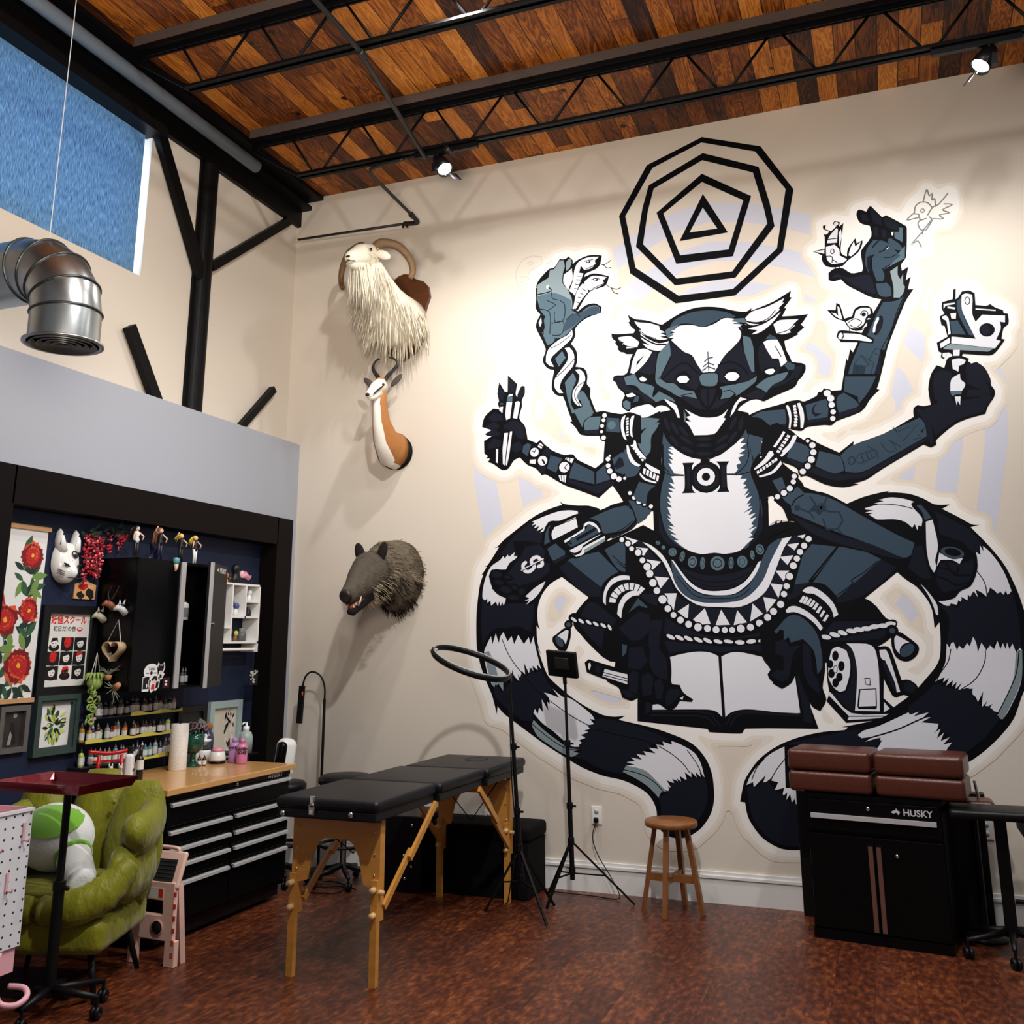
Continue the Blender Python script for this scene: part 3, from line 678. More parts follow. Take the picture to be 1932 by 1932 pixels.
(2,0,25,-259,774,6,2,2,-8),
(2,3,26,-259,774,5,1,2,-6),
(5,3,24,-487,787,5),
(5,0,25,-487,787,3),
(2,3,26,-487,787,3,0,0,-3),
(2,3,24,-500,799,5,-3,-3,-4),
(2,0,25,-500,799,3,-2,-2,-3),
(2,3,26,-500,799,3,-2,-1,-2)],
'snake_arm': [
(0,0,10,-809,1467,3,47,35,36,15,2,16,22,15,-2,10,6,12,-13,-3,-22,-23,-15,-1,-25,25,-41,-1,-34,15,-9,22,14,24,2,19,-13,-3,-16,-41,-10,-29,-23,-1,-22,-12,-20,14,-21,2,-27,-5,-16,23,-7,9,-20,-2,-23,9,-13,-1,-26,13,-41,-68,6,-19,47,-19,6,-12,21,8,47,-19,7,-13,23,9,31,-27,62,3,19,10,17,-13,19),
(0,0,18,-732,1190,23,66,32,-46,9,-15,7,9,-2,-21,15,-43,19,1,28,-8,22,-4,19,3,29,-12,-2,-72,-39,7,-15,11,-23,1,-7,-6,-16,1,-9,15,-47,6,-16,22,-14,15,6,1),
(0,4,11,-804,1509,31,16,5,22,12,0,16,23,11,-1,3,-19,-5,-16,-2,-30,14,-20,11,-26,0,-30,-10,-6,-49,9,-30,4,-7,31),
(0,4,11,-720,1565,8,7,6,-9,-5,-17,-11,-9,-1,18),
(0,3,12,-804,1476,47,4,47,-27,2,-30,21,-12,23,16,21,2,12,-8,-3,-15,-36,-5,-34,-25,-25,-21,-27,-4,-15,11,-2,40,-24,33),
(0,2,13,-704,1413,25,2,24,11,22,-3,-1,-14,-41,-10,-32,-22,-24,-10,5,29),
(0,3,13,-782,1416,14,-15,-3,-39,15,-14,-8,-9,-14,-5,-15,38,8,12,-2,22),
(1,0,13,2,1,-740,1455,12,-14,-3,-39,-24,-5,-2,28),
(1,0,14,2,1,-765,1394,32,1,-1,-27,-10,-9,-19,2),
(1,0,13,2,1,-777,1460,22,-13,-2,-5,-18,-10),
(1,0,14,2,1,-800,1440,30,-16,-1,-59),
(1,0,13,2,1,-764,1483,2,-18,15,-7),
(1,0,12,3,1,-804,1481,38,5,-8,13),
(1,0,14,2,1,-703,1423,9,-9,7,-11),
(1,0,14,2,1,-726,1399,20,14),
(0,6,13,-779,1503,6,1,-1,-10,-5,-1),
(0,3,11,-757,1295,20,19,9,-20,-19,-22),
(0,3,19,-731,1227,22,24,9,-20,-12,-29,-3,-35,16,-26,-14,1,-12,44),
(0,3,19,-689,1176,10,20,9,-17,16,-42,-45,4,-5,10,24,1),
(0,5,11,-783,1288,2,22,10,18,27,19,22,9,13,14,2,-15,-8,-14,-49,-38,-5,-12,9,-18,-12,4),
(0,5,11,-730,1321,13,1,11,-16,2,-22,-5,-16,-17,-17,-15,-20,-5,-17,10,-15,-12,1,-11,16,1,24,18,24,17,22,1,20),
(0,5,19,-702,1258,12,1,12,-13,2,-20,-20,-35,2,-19,9,-13,-14,4,-11,17,1,21,14,20,5,21),
(1,0,12,2,1,-769,1325,25,10,32,20),
(1,0,12,2,1,-755,1244,25,19,27,26),
(1,0,20,2,1,-678,1224,-20,-14,-7,-23,13,-25),
(0,0,14,-800,1405,8,12,4,-18,0,-35,-10,26),
(0,5,15,-802,1401,7,14,2,-15,-5,-12),
(0,0,12,-706,1548,15,15,30,9,24,-2,15,-4,-6,-25,-12,-11,-27,-8,-5,-9,24,6,24,-6,20,-8,-6,-19,-10,-8,-39,-10,-33,-47,-11,4,-2,28,-12,29,13,30),
(0,5,13,-699,1536,11,21,27,10,31,-3,-12,-9,2,-10,-12,-10,-19,-3,-10,14,-3,-12,-21,-62,-10,7,11,26),
(0,5,14,-690,1528,16,-5,-13,-31,-13,-28,-6,9,9,26),
(0,5,13,-671,1500,23,13,38,-10,-12,-8,5,-9,-37,-13,-12,6,-6,11),
(0,5,14,-676,1496,15,-25,-22,-24,-15,-21,-5,2,3,21,7,27),
(1,0,14,2,0,-670,1557,11,1,12,1),
(1,0,14,2,0,-667,1534,17,5,17,8),
(1,0,14,2,0,-681,1544,2,-8,12,-7),
(1,0,14,2,0,-653,1502,12,2,12,-3),
(1,0,14,2,0,-649,1477,20,7,14,3),
(1,0,15,2,0,-692,1518,15,-2),
(1,0,15,2,0,-694,1508,14,-3),
(1,0,15,2,0,-697,1496,12,-4),
(1,0,15,2,0,-700,1484,12,-4),
(1,0,15,2,0,-678,1481,10,-9),
(1,0,15,2,0,-685,1470,10,-7),
(1,0,15,2,0,-690,1458,12,-5),
(1,0,15,2,0,-696,1446,10,-6),
(2,0,15,-660,1554,6,0,1,-4),
(2,6,16,-661,1555,3,-1,0,-2),
(2,0,15,-641,1501,7,-2,0,-4),
(2,6,16,-642,1501,4,-1,0,-2),
(1,0,13,2,1,-630,1545,12,-6,12,5,8,5),
(1,0,14,2,1,-618,1539,9,-10,10,0),
(1,0,13,2,1,-614,1483,15,-11,15,-6,10,3),
(1,0,14,2,1,-599,1472,7,-14,11,-5),
(1,11,11,3,1,-793,1589,-23,6,-28,-6,-18,-21,-5,-27,10,-32,22,-24,26,-13),
(1,11,12,2,1,-793,1589,2,-14,-5,-9,-20,-10,-13,-8,-1,-18,11,-17,12,-11),
(1,11,10,2,1,-791,1567,15,-1,16,10),
(1,11,11,2,1,-776,1566,11,-3,10,6),
(1,11,13,2,1,-857,1539,25,-3),
(1,11,13,2,1,-856,1524,26,4),
(1,11,10,2,1,-845,1507,18,13),
(1,11,10,2,1,-832,1490,12,16),
(1,11,10,2,1,-817,1480,4,17),
(1,11,10,2,1,-834,1577,10,3,8,-6,-10,-3,-8,6),
(0,3,20,-704,1152,24,7,14,15,9,-41,-22,-12,-7,-18,-18,37),
(0,3,20,-694,1198,12,1,14,-25,-12,-11,-9,11,-12,8),
(0,3,19,-681,1112,14,15,31,0,-3,-18,-5,-18,-35,3),
(0,1,20,-679,1094,35,0,2,-13,-42,6),
(0,2,19,-620,1123,32,-5,1,-37,-36,6),
(5,3,20,-608,1102,11),
(5,0,19,-626,1129,9),
(5,0,20,-629,1117,8),
(5,0,21,-633,1102,8),
(5,0,19,-635,1087,7),
(5,0,19,-630,1071,9),
(5,5,21,-626,1129,6),
(5,5,21,-629,1117,5),
(5,5,22,-633,1102,5),
(5,5,20,-635,1087,4),
(5,5,20,-630,1071,6),
(0,5,19,-574,1124,3,1,-6,-26,3,-23,4,-16,-7,5,-6,18,-1,19,3,16),
(0,5,19,-555,1121,7,1,-5,-21,-2,-18,1,-17,-5,4,-2,21,1,18),
(0,5,19,-568,1118,5,0,-1,-5,-7,0),
(0,5,19,-569,1111,6,0,-1,-5,-7,0),
(0,5,19,-569,1104,6,0,-1,-5,-7,0),
(0,5,19,-570,1097,6,0,-1,-5,-6,0),
(0,5,19,-570,1090,6,0,-1,-5,-7,0),
(0,5,19,-569,1083,5,0,-1,-5,-7,0),
(0,5,19,-569,1076,5,0,-1,-5,-7,0)],
'brush_arm': [
(0,0,16,-920,1109,-46,18,8,28,25,20,18,-4,-5,17,3,5,-4,24,5,30,16,-29,8,-1,1,46,27,-27,-5,-26,4,-10,13,30,9,-2,0,-21,-8,-16,0,-17,-8,-32,16,-23,7,-36,25,-12,10,8,16,-17,19,-15,31,-13,22,0,13,-15,46,-25,31,22,10,15,13,-3,21,14,45,-10,-2,-62,-36,-9,-30,-9,-44,-35,-46,20,-46,19,-48,30,-12,-1,-16,19,-22,10,-22,22,-17,-7,-15,-20,-18,-3,-25,18,-15,6,5,9,-12,1,7,6,-11,8,-1,34),
(0,1,17,-922,1215,7,21,15,-23,-5,-19,-12,4),
(0,1,17,-889,1256,22,-20,-7,-23,-16,1),
(0,1,17,-864,1207,10,20,10,-3,-1,-16,-10,-15,-8,2),
(0,5,17,-890,1207,5,4,8,-2,-1,-5,-13,0),
(0,3,17,-892,1204,14,-2,-1,-13,-15,2),
(0,5,17,-895,1189,16,-2,-6,-43,-11,-4,-3,15),
(0,5,17,-870,1187,8,2,6,-4,-9,-44,-12,3),
(0,5,17,-915,1177,10,1,-2,-18,-9,8),
(0,2,17,-912,1189,7,-1,0,-5,-9,1),
(0,1,17,-950,1150,17,13,23,-7,5,-15,-28,-3),
(0,1,17,-958,1126,25,12,16,-8,0,-12,-28,2),
(0,1,17,-958,1107,25,12,18,-11,-2,-9,-33,2),
(0,1,17,-950,1075,17,18,23,-7,-2,-16,-33,-5),
(0,1,17,-905,1126,30,12,25,-16,7,-27,-5,-11,-17,6,-12,20,-23,6),
(0,1,17,-878,1074,18,6,10,-13,-3,-11,-17,-6,-10,8),
(0,5,17,-902,1105,11,0,-10,-88,-5,5,-1,38),
(0,5,17,-885,1108,6,0,-9,-64,-7,-27,-3,4,6,50),
(0,5,17,-925,1064,6,-1,-1,-38,-6,3),
(0,2,17,-848,1067,12,6,10,-5,-5,-14,-5,-16,-15,11),
(0,2,17,-773,1036,31,-11,-10,-23,-7,-13,-24,13),
(0,2,17,-709,1013,53,-29,-1,-31,-67,20,5,22),
(0,2,17,-651,984,23,17,8,-28,9,-9,-41,-11),
(0,1,17,-724,971,65,-22,39,11,18,-6,-46,-26,-79,34),
(0,2,17,-609,1015,28,16,8,-23,17,-21,-25,-14,-20,8),
(0,1,18,-591,1018,9,-5,4,-18,-21,-8,-6,10),
(1,0,18,2,0,-656,984,0,-29),
(1,0,18,2,0,-722,971,60,-22),
(5,0,18,-817,1047,15),
(5,5,19,-817,1047,12),
(5,0,17,-795,1023,17),
(5,5,18,-795,1023,13),
(5,0,18,-736,1002,18),
(5,5,19,-736,1002,14),
(1,0,20,2,0,-817,1047,4,9),
(1,0,21,2,0,-817,1047,-7,4),
(1,0,20,2,0,-736,1000,8,9),
(1,0,21,2,0,-736,1000,10,-8),
(1,0,19,5,0,-795,1025,5,-9),
(0,5,17,-806,1066,5,5,9,-8,-6,-8,-10,6),
(0,5,17,-830,1028,17,0,-2,-13,-16,4),
(0,5,17,-730,1027,20,-5,-6,-11,-18,12),
(0,5,17,-752,982,21,-1,-3,-19,-14,6),
(0,1,17,-790,1051,10,9,12,-15,-7,-13,-22,10),
(0,1,18,-807,1011,22,-4,-5,-18,-15,5),
(1,0,18,2,0,-804,1066,10,-7),
(1,0,18,2,0,-728,1026,-3,-7),
(1,0,18,2,0,-720,1024,-3,-9),
(1,0,18,2,0,-745,981,2,-15),
(1,0,18,2,0,-738,981,1,-17),
(5,0,17,-615,1023,6),
(5,0,18,-620,1015,9),
(5,0,19,-620,998,9),
(5,0,20,-616,984,10),
(5,0,21,-606,970,11),
(5,0,22,-593,962,10),
(5,0,23,-578,963,7),
(5,5,19,-615,1023,3),
(5,5,19,-620,1015,6),
(5,5,21,-620,998,6),
(5,5,22,-616,984,7),
(5,5,23,-606,970,8),
(5,5,23,-593,962,7),
(5,5,24,-578,963,4),
(0,5,17,-571,1047,5,-1,5,-21,10,-20,14,-11,-4,-4,-16,8,-12,19),
(0,5,19,-551,1059,4,-3,5,-19,20,-26,-2,-4,-16,13,-13,23),
(0,5,16,-561,1046,5,2,4,-5,-5,-3),
(0,5,20,-556,1038,5,3,4,-5,-5,-3),
(0,5,20,-551,1031,6,2,3,-5,-5,-3),
(0,5,20,-546,1023,6,3,3,-5,-5,-3),
(0,5,20,-541,1016,6,2,3,-5,-5,-3),
(0,5,16,-536,1008,6,2,3,-5,-5,-2),
(0,2,25,-580,1023,6,16,15,-41,23,-10,-14,-20,-26,-3)],
'coin_arm': [
(0,0,17,-879,819,35,-2,33,-6,18,-11,-8,15,11,35,14,15,26,0,45,15,63,7,31,12,28,6,13,14,0,25,66,6,5,-64,-43,-30,-21,-21,-30,-13,-31,-9,-16,-19,-51,-20,-21,-7,-13,8,-45,-25,-11,-20,-26,-19,-24,-12,-14,-19,-16,-15,-27,-3,-10,11,-19,8,-20,18,3,15,-11,16,6,15,16,3,25,-2,27,27,11,7,-11,10),
(0,2,18,-785,795,21,12,16,1,10,-20,0,-10,-32,-14,-7,11),
(0,1,18,-770,764,32,12,10,-1,-39,-21),
(0,2,18,-643,846,-8,13,-20,8,59,22,41,6,14,-21,2,-17,-28,-23,-38,-6,-18,-2),
(0,1,18,-621,821,38,8,31,25,10,5,-31,-28,-41,-18),
(0,2,19,-571,907,20,-4,20,-11,19,-5,-8,-22,-28,-18,-9,32),
(1,0,19,2,1,-576,895,15,-13,6,-18),
(1,0,19,2,1,-614,825,31,14,21,16),
(0,2,18,-793,805,3,28,8,17,7,5,-7,-23,5,-20),
(0,0,19,-782,845,85,34,68,-56,-11,-29,-59,-20,-26,4,-44,36),
(0,5,20,-766,849,58,23,5,-26,-61,-27,-5,10),
(0,5,21,-771,839,4,5,0,-15,3,-10,-5,-2,-4,12),
(1,0,21,2,0,-767,849,62,21),
(0,5,20,-741,813,51,28,3,12,13,6,18,-7,12,-18,-4,-4,-11,14,-15,9,-11,-6,0,-9,-52,-30),
(0,2,21,-685,838,11,15,20,-11,5,-13,-63,-29,-10,-3,-10,8),
(1,0,22,8,0,-722,807,63,32),
(1,1,23,4,0,-717,807,58,30),
(2,2,24,-715,812,7,-8,-6,-5),
(0,5,20,-727,788,78,36,6,2,-48,-27,-3,-8,-18,-9),
(0,5,20,-722,783,10,-8,16,7,5,12,57,27,2,-5,-51,-30,-8,-9,-18,-5),
(0,4,21,-688,789,54,27,2,-7,-54,-28),
(0,1,18,-844,802,38,6,16,-20,-11,-33,21,5,0,-22,-27,-20,-48,-13,-27,-2,-22,20,30,35,19,24),
(2,0,18,-923,734,18,-5,-4,-13),
(2,1,19,-923,734,14,-4,-3,-9),
(2,0,19,-917,714,16,-4,-3,-11),
(2,1,20,-917,714,12,-3,-2,-6),
(2,0,19,-893,726,14,-5,-3,-8),
(2,1,20,-893,726,9,-3,-2,-4),
(2,0,20,-898,695,21,-6,-4,-12),
(2,1,21,-898,695,16,-4,-2,-8),
(2,0,21,-877,675,20,-2,-1,-11),
(2,1,22,-877,675,16,-2,-1,-6),
(5,0,22,-855,690,14),
(5,1,23,-855,690,9),
(2,0,23,-874,700,13,-5,-4,-9),
(2,1,24,-874,700,8,-3,-2,-5),
(1,5,19,9,1,-844,762,-7,-7,4,-13,13,-3,14,12,-8,10,3,10,13,4,11,-10,2,-10,-10,-4),
(1,5,20,3,0,-855,743,59,27),
(1,0,21,2,0,-855,741,60,27),
(5,0,18,-566,925,9),
(5,0,19,-556,913,8),
(5,0,20,-544,902,9),
(5,0,21,-530,895,8),
(5,0,20,-514,889,9),
(5,5,19,-566,925,5),
(5,5,20,-556,913,5),
(5,5,21,-544,902,6),
(5,5,22,-530,895,4),
(5,5,21,-514,889,5),
(0,2,23,-542,952,41,-13,-19,-15,-6,-30,-23,11,-8,14),
(0,5,16,-523,998,34,-21,0,-9,-21,8,-15,16),
(0,5,18,-539,975,15,-16,26,-10,-1,-4,-27,9,-13,14),
(0,5,16,-529,986,6,-3,-4,-14,-5,4),
(0,5,16,-521,981,6,-3,-3,-14,-6,4),
(0,5,16,-513,976,6,-3,-3,-14,-6,4),
(0,5,16,-504,971,5,-3,-3,-14,-6,4),
(0,5,16,-496,966,5,-3,-3,-14,-5,4)],
'bird_arm': [
(0,0,10,18,1573,3,11,6,2,14,-8,7,11,5,1,22,-32,10,3,40,-34,2,-9,-8,-70,-12,-16,0,-16,15,8,-9,-33,12,8,-9,-31,12,-1,-22,-32,-49,-108,-69,8,18,39,50,77,-23,9,-21,15,-28,21,-14,18,-17,-3,-11,5,1,18,13,9,20,-1,19,-16,24,1,3,9,-2,34,3,13,24,30,-1,27,-21,11),
(0,0,11,59,1351,53,15,-18,-36,-23,-62,-35,-113,-8,-20,6,-3,-20,-17,-26,-32,-74,-17,-43,11,27,63,52,0,17,76,3,-7,7,29,6,-9,15,27),
(0,1,11,27,1576,13,-3,5,-19,-14,0),
(0,1,11,49,1581,6,1,18,-28,0,-18,-19,12),
(0,1,11,81,1555,6,0,23,-23,0,-14,-18,6,-13,15),
(0,1,11,53,1537,12,-4,-4,-25,-8,4),
(0,1,11,70,1527,12,-4,-2,-22,-9,6),
(0,3,11,111,1525,8,-2,-5,-37,-5,6,-11,8,1,16,10,-2),
(0,3,11,104,1461,15,16,-3,-31,-46,-20,-4,-1,18,10),
(0,2,12,33,1479,18,24,25,-8,17,-21,14,-20,-25,-18,-18,-9,4,-18,-5,-13,-13,2,-7,32,3,36,-9,-10,-3,-36,-6,24),
(0,1,13,33,1461,9,5,-4,-42,-7,8),
(0,2,13,84,1500,6,1,16,-16,8,-14,-6,-4,-17,7,-8,17),
(0,1,11,-50,1424,13,7,13,-11,18,-5,24,3,16,-2,6,-12,5,-34,-4,-4,-26,15,-26,21,-15,16,-20,1),
(0,2,12,47,1392,24,-1,8,-13,0,-21,-15,-1,-13,9),
(0,4,12,81,1418,18,11,-2,-22,5,-12,7,14,-2,-28,3,-5,-5,-16,-9,-10,-13,2,2,26),
(1,0,14,3,1,49,1465,-7,-10,-3,-24,7,-32),
(1,0,13,3,0,62,1470,10,3,8,8),
(1,0,13,2,1,70,1455,14,-2,14,5),
(1,0,13,3,0,47,1484,19,19),
(0,6,11,93,1516,4,0,-2,-9,-3,2),
(0,6,13,77,1475,7,5,-4,-6),
(0,2,12,59,1344,25,-1,16,6,10,10,-30,-64,-27,-68,-52,6,38,76),
(1,0,13,2,1,108,1357,-21,-41,-15,-41,-27,-47),
(2,0,13,44,1288,8,-4,-9,-23),
(2,6,14,39,1290,4,-2,-7,-19),
(2,1,15,46,1287,6,-3,-8,-20),
(0,2,13,2,1253,34,-2,12,-8,-24,-80,-20,-40,-18,-17,-13,20,-14,16,14,50),
(0,1,14,31,1186,14,45,-8,-69,-15,-29,-23,-26,-14,-8,1,12,24,26),
(0,2,12,-64,1130,22,5,16,-14,7,-19,-32,-9,-24,-4),
(1,0,13,3,1,-46,1135,14,-8,8,-17),
(1,10,14,2,0,-17,1200,27,-7,-8,-28,-26,7,7,28),
(1,10,15,2,0,-17,1200,17,19,27,-21,-17,-5),
(1,10,16,2,0,10,1193,17,5,-10,-27,-15,-6),
(1,10,15,2,0,-10,1193,7,-2,-4,-22,-8,2,5,22),
(1,10,16,2,0,16,1204,11,20,8,-6),
(1,10,17,2,0,27,1224,7,9,7,-4),
(1,10,16,2,0,0,1219,15,-22)],
'hatted_bird': [
(0,0,10,-89,1495,28,3,2,32,-3,6,8,-2,7,6,-14,9,0,9,7,1,-2,-11,13,-7,13,10,-8,8,5,7,12,-5,-3,-11,11,7,-11,-62,1,-16,11,-9,4,20,19,24,2,-14,13,6,0,-8,-11,-21,-26,-18,-13,-12,-24,0,-16,8,-6,17,2,9),
(0,5,11,-86,1494,24,1,-1,-10),
(0,5,11,-55,1511,7,17,18,19,3,-4,-5,-34,-11,1),
(0,5,11,-58,1502,20,3,10,-14,0,-16,16,-12,-9,-7,-26,-1,-11,15),
(1,0,12,2,0,-55,1521,23,-1),
(0,5,11,-20,1542,1,-18,-8,-27,1,37),
(0,5,11,-8,1472,6,19,9,15,2,-13,13,9,-7,-18,-17,-15),
(2,0,12,-44,1488,5,-1,-1,-7),
(2,5,13,-44,1488,3,0,0,-5),
(1,0,12,2,1,-62,1478,16,-3,-1,-16),
(1,0,12,2,0,-44,1466,9,-8),
(5,5,11,-30,1558,5),
(1,0,11,2,0,-41,1447,1,-3),
(1,0,11,2,0,-31,1446,1,-4)],
'perched_bird': [
(0,0,12,-67,1341,19,-3,3,18,8,-6,7,-36,18,4,7,17,13,6,19,-3,8,-13,-2,-17,-5,-10,-21,-17,-20,2,-12,13,-5,11,-21,12),
(0,5,13,-43,1347,4,-3,5,-32,-9,8),
(0,5,14,-58,1333,10,-3,12,-18,-13,10),
(0,5,13,-27,1307,19,6,5,17,14,6,18,-3,1,-14,-11,-7,-7,-17,-18,-8,-12,3),
(5,0,14,14,1319,5),
(1,0,14,2,1,7,1320,6,8,9,-3,1,-9),
(1,0,14,2,1,-23,1302,17,9,14,-11,-14,-11,-13,8),
(0,5,13,19,1305,11,1,-6,3),
(0,5,13,20,1299,-13,-16,12,7),
(0,0,14,-51,1272,5,13,10,1,42,-12,26,-18,-3,-11,-28,6,-43,6),
(0,5,15,-47,1272,5,8,3,0,3,-7,-4,-9,-5,1),
(0,5,15,-35,1278,37,-7,26,-18,-4,-4,-27,8,-35,6,4,7),
(1,0,15,2,0,-20,1288,0,-8),
(1,0,15,2,0,-7,1284,1,-9)],
'flying_bird': [
(1,12,10,3,1,169,1583,10,28,4,-17,7,6,-2,-18,6,3,0,-20),
(1,12,11,3,1,147,1557,4,16,12,8,15,-4,8,-13),
(1,12,12,3,1,147,1557,-18,-16,26,2,2,-8),
(1,12,13,3,1,157,1535,-5,-8,8,-17,21,21),
(1,12,14,3,1,164,1510,-32,-33,16,8,8,-19,7,39),
(1,12,12,3,1,175,1546,13,18,14,6,21,23),
(1,12,10,3,1,186,1535,22,-4,-8,11,22,2,-14,10,22,9,-17,5),
(1,12,14,3,1,178,1541,5,-10,-15,-22),
(1,12,14,3,1,157,1535,14,3),
(1,12,13,3,1,155,1543,1,8,-9,3),
(2,12,10,165,1559,5,-1,-1,-6),
(2,5,11,165,1559,3,0,0,-4)],
'right_arms': [
(0,0,19,-282,1091,42,17,59,12,6,3,26,2,14,-5,32,13,15,15,13,-8,25,-2,14,39,74,-7,-18,-46,13,9,-37,-37,-12,-14,-50,-16,-12,-9,-16,2,-40,-2,-12,-8,-22,5,-6,3,-41,-21,-57,17),
(0,2,20,-39,1172,68,-7,-19,-34,-24,-28,-1,18,-29,15),
(0,2,20,-133,1111,49,11,4,-13,-5,-32,-45,-3),
(0,1,21,-130,1074,45,4,2,-8,-50,-4),
(0,2,20,-59,1125,14,8,24,-20,7,-13,-12,-8,-33,-6,-4,19),
(0,1,21,-59,1086,33,8,17,3,-6,-12,-48,-13),
(0,1,21,-107,1112,-9,-6,-4,-14,8,-12,14,7,-14,2,-3,11),
(5,0,20,-82,1135,11),
(5,0,21,-75,1122,11),
(5,0,22,-74,1106,10),
(5,0,23,-72,1089,9),
(5,0,24,-74,1073,10),
(5,5,22,-82,1135,8),
(5,5,23,-75,1122,8),
(5,5,23,-74,1106,7),
(5,5,24,-72,1089,6),
(5,5,25,-74,1073,6),
(0,5,20,-178,1114,5,1,5,-13,1,-21,-4,-24,-4,2,3,22,-3,19),
(0,5,20,-152,1117,7,1,6,-19,1,-21,-4,-21,-6,-1,1,23,-2,21),
(0,5,20,-162,1113,7,1,1,-6,-7,-1),
(0,5,20,-162,1105,7,1,1,-6,-6,-1),
(0,5,20,-161,1097,7,1,1,-6,-7,-1),
(0,5,20,-161,1089,7,1,2,-6,-7,-1),
(0,5,20,-161,1081,7,2,1,-7,-7,-1),
(0,5,20,-162,1074,7,1,1,-6,-7,-2),
(0,5,20,-163,1066,7,1,1,-6,-7,-1),
(0,2,20,-260,1093,23,11,56,1,2,-25,-5,-27,-31,13,-23,22),
(0,1,21,-215,1066,34,4,0,-12,-22,-4),
(0,0,22,-228,1061,27,13,33,-23,13,-14,13,-10,12,4,16,-12,48,-28,34,25,-2,-10,68,22,67,34,1,19,10,8,11,-4,16,2,-2,37,9,34,14,20,15,-8,7,20,15,-11,19,7,14,-10,41,-65,-1,-17,-15,-21,-7,-17,-57,-15,-48,-36,-1,-11,-12,-6,-15,8,-88,-48,-39,-24,-28,-7,11,-2,-33,-6,-40,9,-40,23,-14,-2,-7,21,-25,14,-58,22),
(0,2,23,-167,1026,30,-14,12,-25,-12,-22,-17,10,-30,14),
(0,1,23,-184,989,44,-24,19,-7,51,-15,31,-14,-38,-3,-51,20,-45,27),
(0,2,24,-110,998,43,-15,7,-15,1,-20,-22,-5,-40,20),
(0,2,23,-64,983,26,22,72,23,79,31,9,-15,2,-29,-96,-50,-49,-23,-35,3,-1,20),
(0,1,24,-57,942,35,-3,78,38,68,37,0,-7,-97,-56,-50,-23,-32,5),
(5,0,23,-133,1024,8),
(5,0,24,-123,1013,11),
(5,0,25,-122,996,11),
(5,0,26,-128,979,12),
(5,0,27,-139,964,12),
(5,0,28,-150,952,11),
(5,5,24,-133,1024,5),
(5,5,26,-123,1013,7),
(5,5,27,-122,996,7),
(5,5,28,-128,979,9),
(5,5,29,-139,964,9),
(5,5,29,-150,952,7),
(0,5,24,-190,995,19,17,13,23,-2,6,-6,-3,-10,-17,-18,-17),
(1,10,24,3,1,-49,970,7,-9,9,8,-7,11,-9,-10),
(1,10,25,2,0,-35,969,11,14,33,9,5,-15,-34,-15,-15,7),
(1,10,26,3,0,-18,980,4,-15),
(1,10,26,3,0,-7,985,4,-15),
(1,10,26,2,0,1,990,4,-18),
(1,10,26,2,0,-3,1002,18,-13,3,-18),
(1,10,24,2,0,27,1008,4,-12,10,-12,18,2,-6,15,-10,12),
(1,10,25,2,0,61,1032,-7,12,30,-49,-16,-1,-20,16),
(1,10,26,2,0,66,1031,45,16,-37,-39),
(1,10,24,2,0,95,1009,16,4,-4,6),
(1,10,24,2,0,113,1028,8,8,-6,-12),
(0,1,23,122,1076,33,14,-7,36,5,32,14,7,23,-8,-7,-37,5,-36,20,-4,39,19,9,-12,-13,-25,-54,-15,-47,-33,-7,32),
(0,1,24,107,1077,8,4,9,-11,11,-24,2,-43,-7,-8,-6,20,-2,32),
(0,1,24,150,1132,29,29,24,-5,-12,-12,-17,-10,-1,-38,-24,0),
(0,1,23,212,1169,30,8,15,-15,9,-26,0,-16,-20,20,-28,12),
(0,1,24,212,1148,32,2,16,-29,4,-23,-28,19,-20,15),
(0,1,24,214,1114,30,-3,21,-17,-8,-20,-15,22,-27,2),
(0,1,24,206,1090,30,4,16,-12,-10,-22,-28,10,-48,20)],
'tattoo_machine': [
(0,0,25,184,1192,10,4,0,4,-7,6,-11,-15,-6,5,3,10,-6,4,-2,21,24,12,-4,26,-6,3,-2,21,11,6,-5,14,3,14,22,4,4,23,5,1,-3,-25,6,4,9,13,15,0,11,-8,-1,-28,21,-5,9,3,10,-10,14,-7,1,-8,8,-2,-1,-23,-11,-10,-7,-24,7,-3,-21,-26,-13,-7,-54,10,-3,-5,14,-8,-9,-20,-1,-57,-13,-7,-4,-22,-10,-1,-9,27,7,56,-7,12),
(0,5,26,228,1338,9,3,12,-5,0,-13,-4,-32,5,-20,15,15,46,-8,-2,-16,-10,3,0,-17,-12,-24,9,-4,-13,-16,-88,22,2,16,49,-11,-20,65,-1,21),
(0,2,26,217,1325,9,6,-2,-28,8,-33,11,-32,-10,4,-15,46,-3,21),
(0,4,26,178,1218,15,7,88,-21,-13,-6,-90,16),
(5,0,27,271,1249,16),
(2,1,28,268,1250,9,-1,-1,-13),
(2,0,27,238,1323,6,-1,-1,-10),
(2,5,28,238,1323,4,-1,-1,-8),
(0,5,26,171,1228,22,12,0,-12,-21,-11),
(0,5,26,188,1322,24,0,-1,-3,-19,-2,-5,-7),
(0,5,26,196,1315,16,-5,-2,-4,-15,5),
(0,5,26,182,1292,8,2,5,-8,1,-37,-5,-2,-1,33,-7,6),
(0,2,26,198,1279,15,0,14,-36,-29,5),
(0,5,26,200,1297,12,0,-2,-14,-9,2),
(0,5,26,253,1303,41,-9,-1,-3,-40,9),
(0,5,27,197,1210,14,-1,-2,-14,-13,1),
(0,5,26,192,1187,16,2,13,-6,-5,-8,-10,-3,-3,-14,-11,8),
(0,5,26,187,1142,19,11,0,-13,8,-10,-1,-7,-7,-10,-24,1),
(0,3,26,182,1111,12,3,12,-3,-3,-7,-9,2,-9,-4),
(0,5,26,190,1101,12,-1,-3,-20,-4,11,-3,-11),
(0,5,26,175,1205,12,0,-9,-12,-4,3)],
'arm_bangle': [
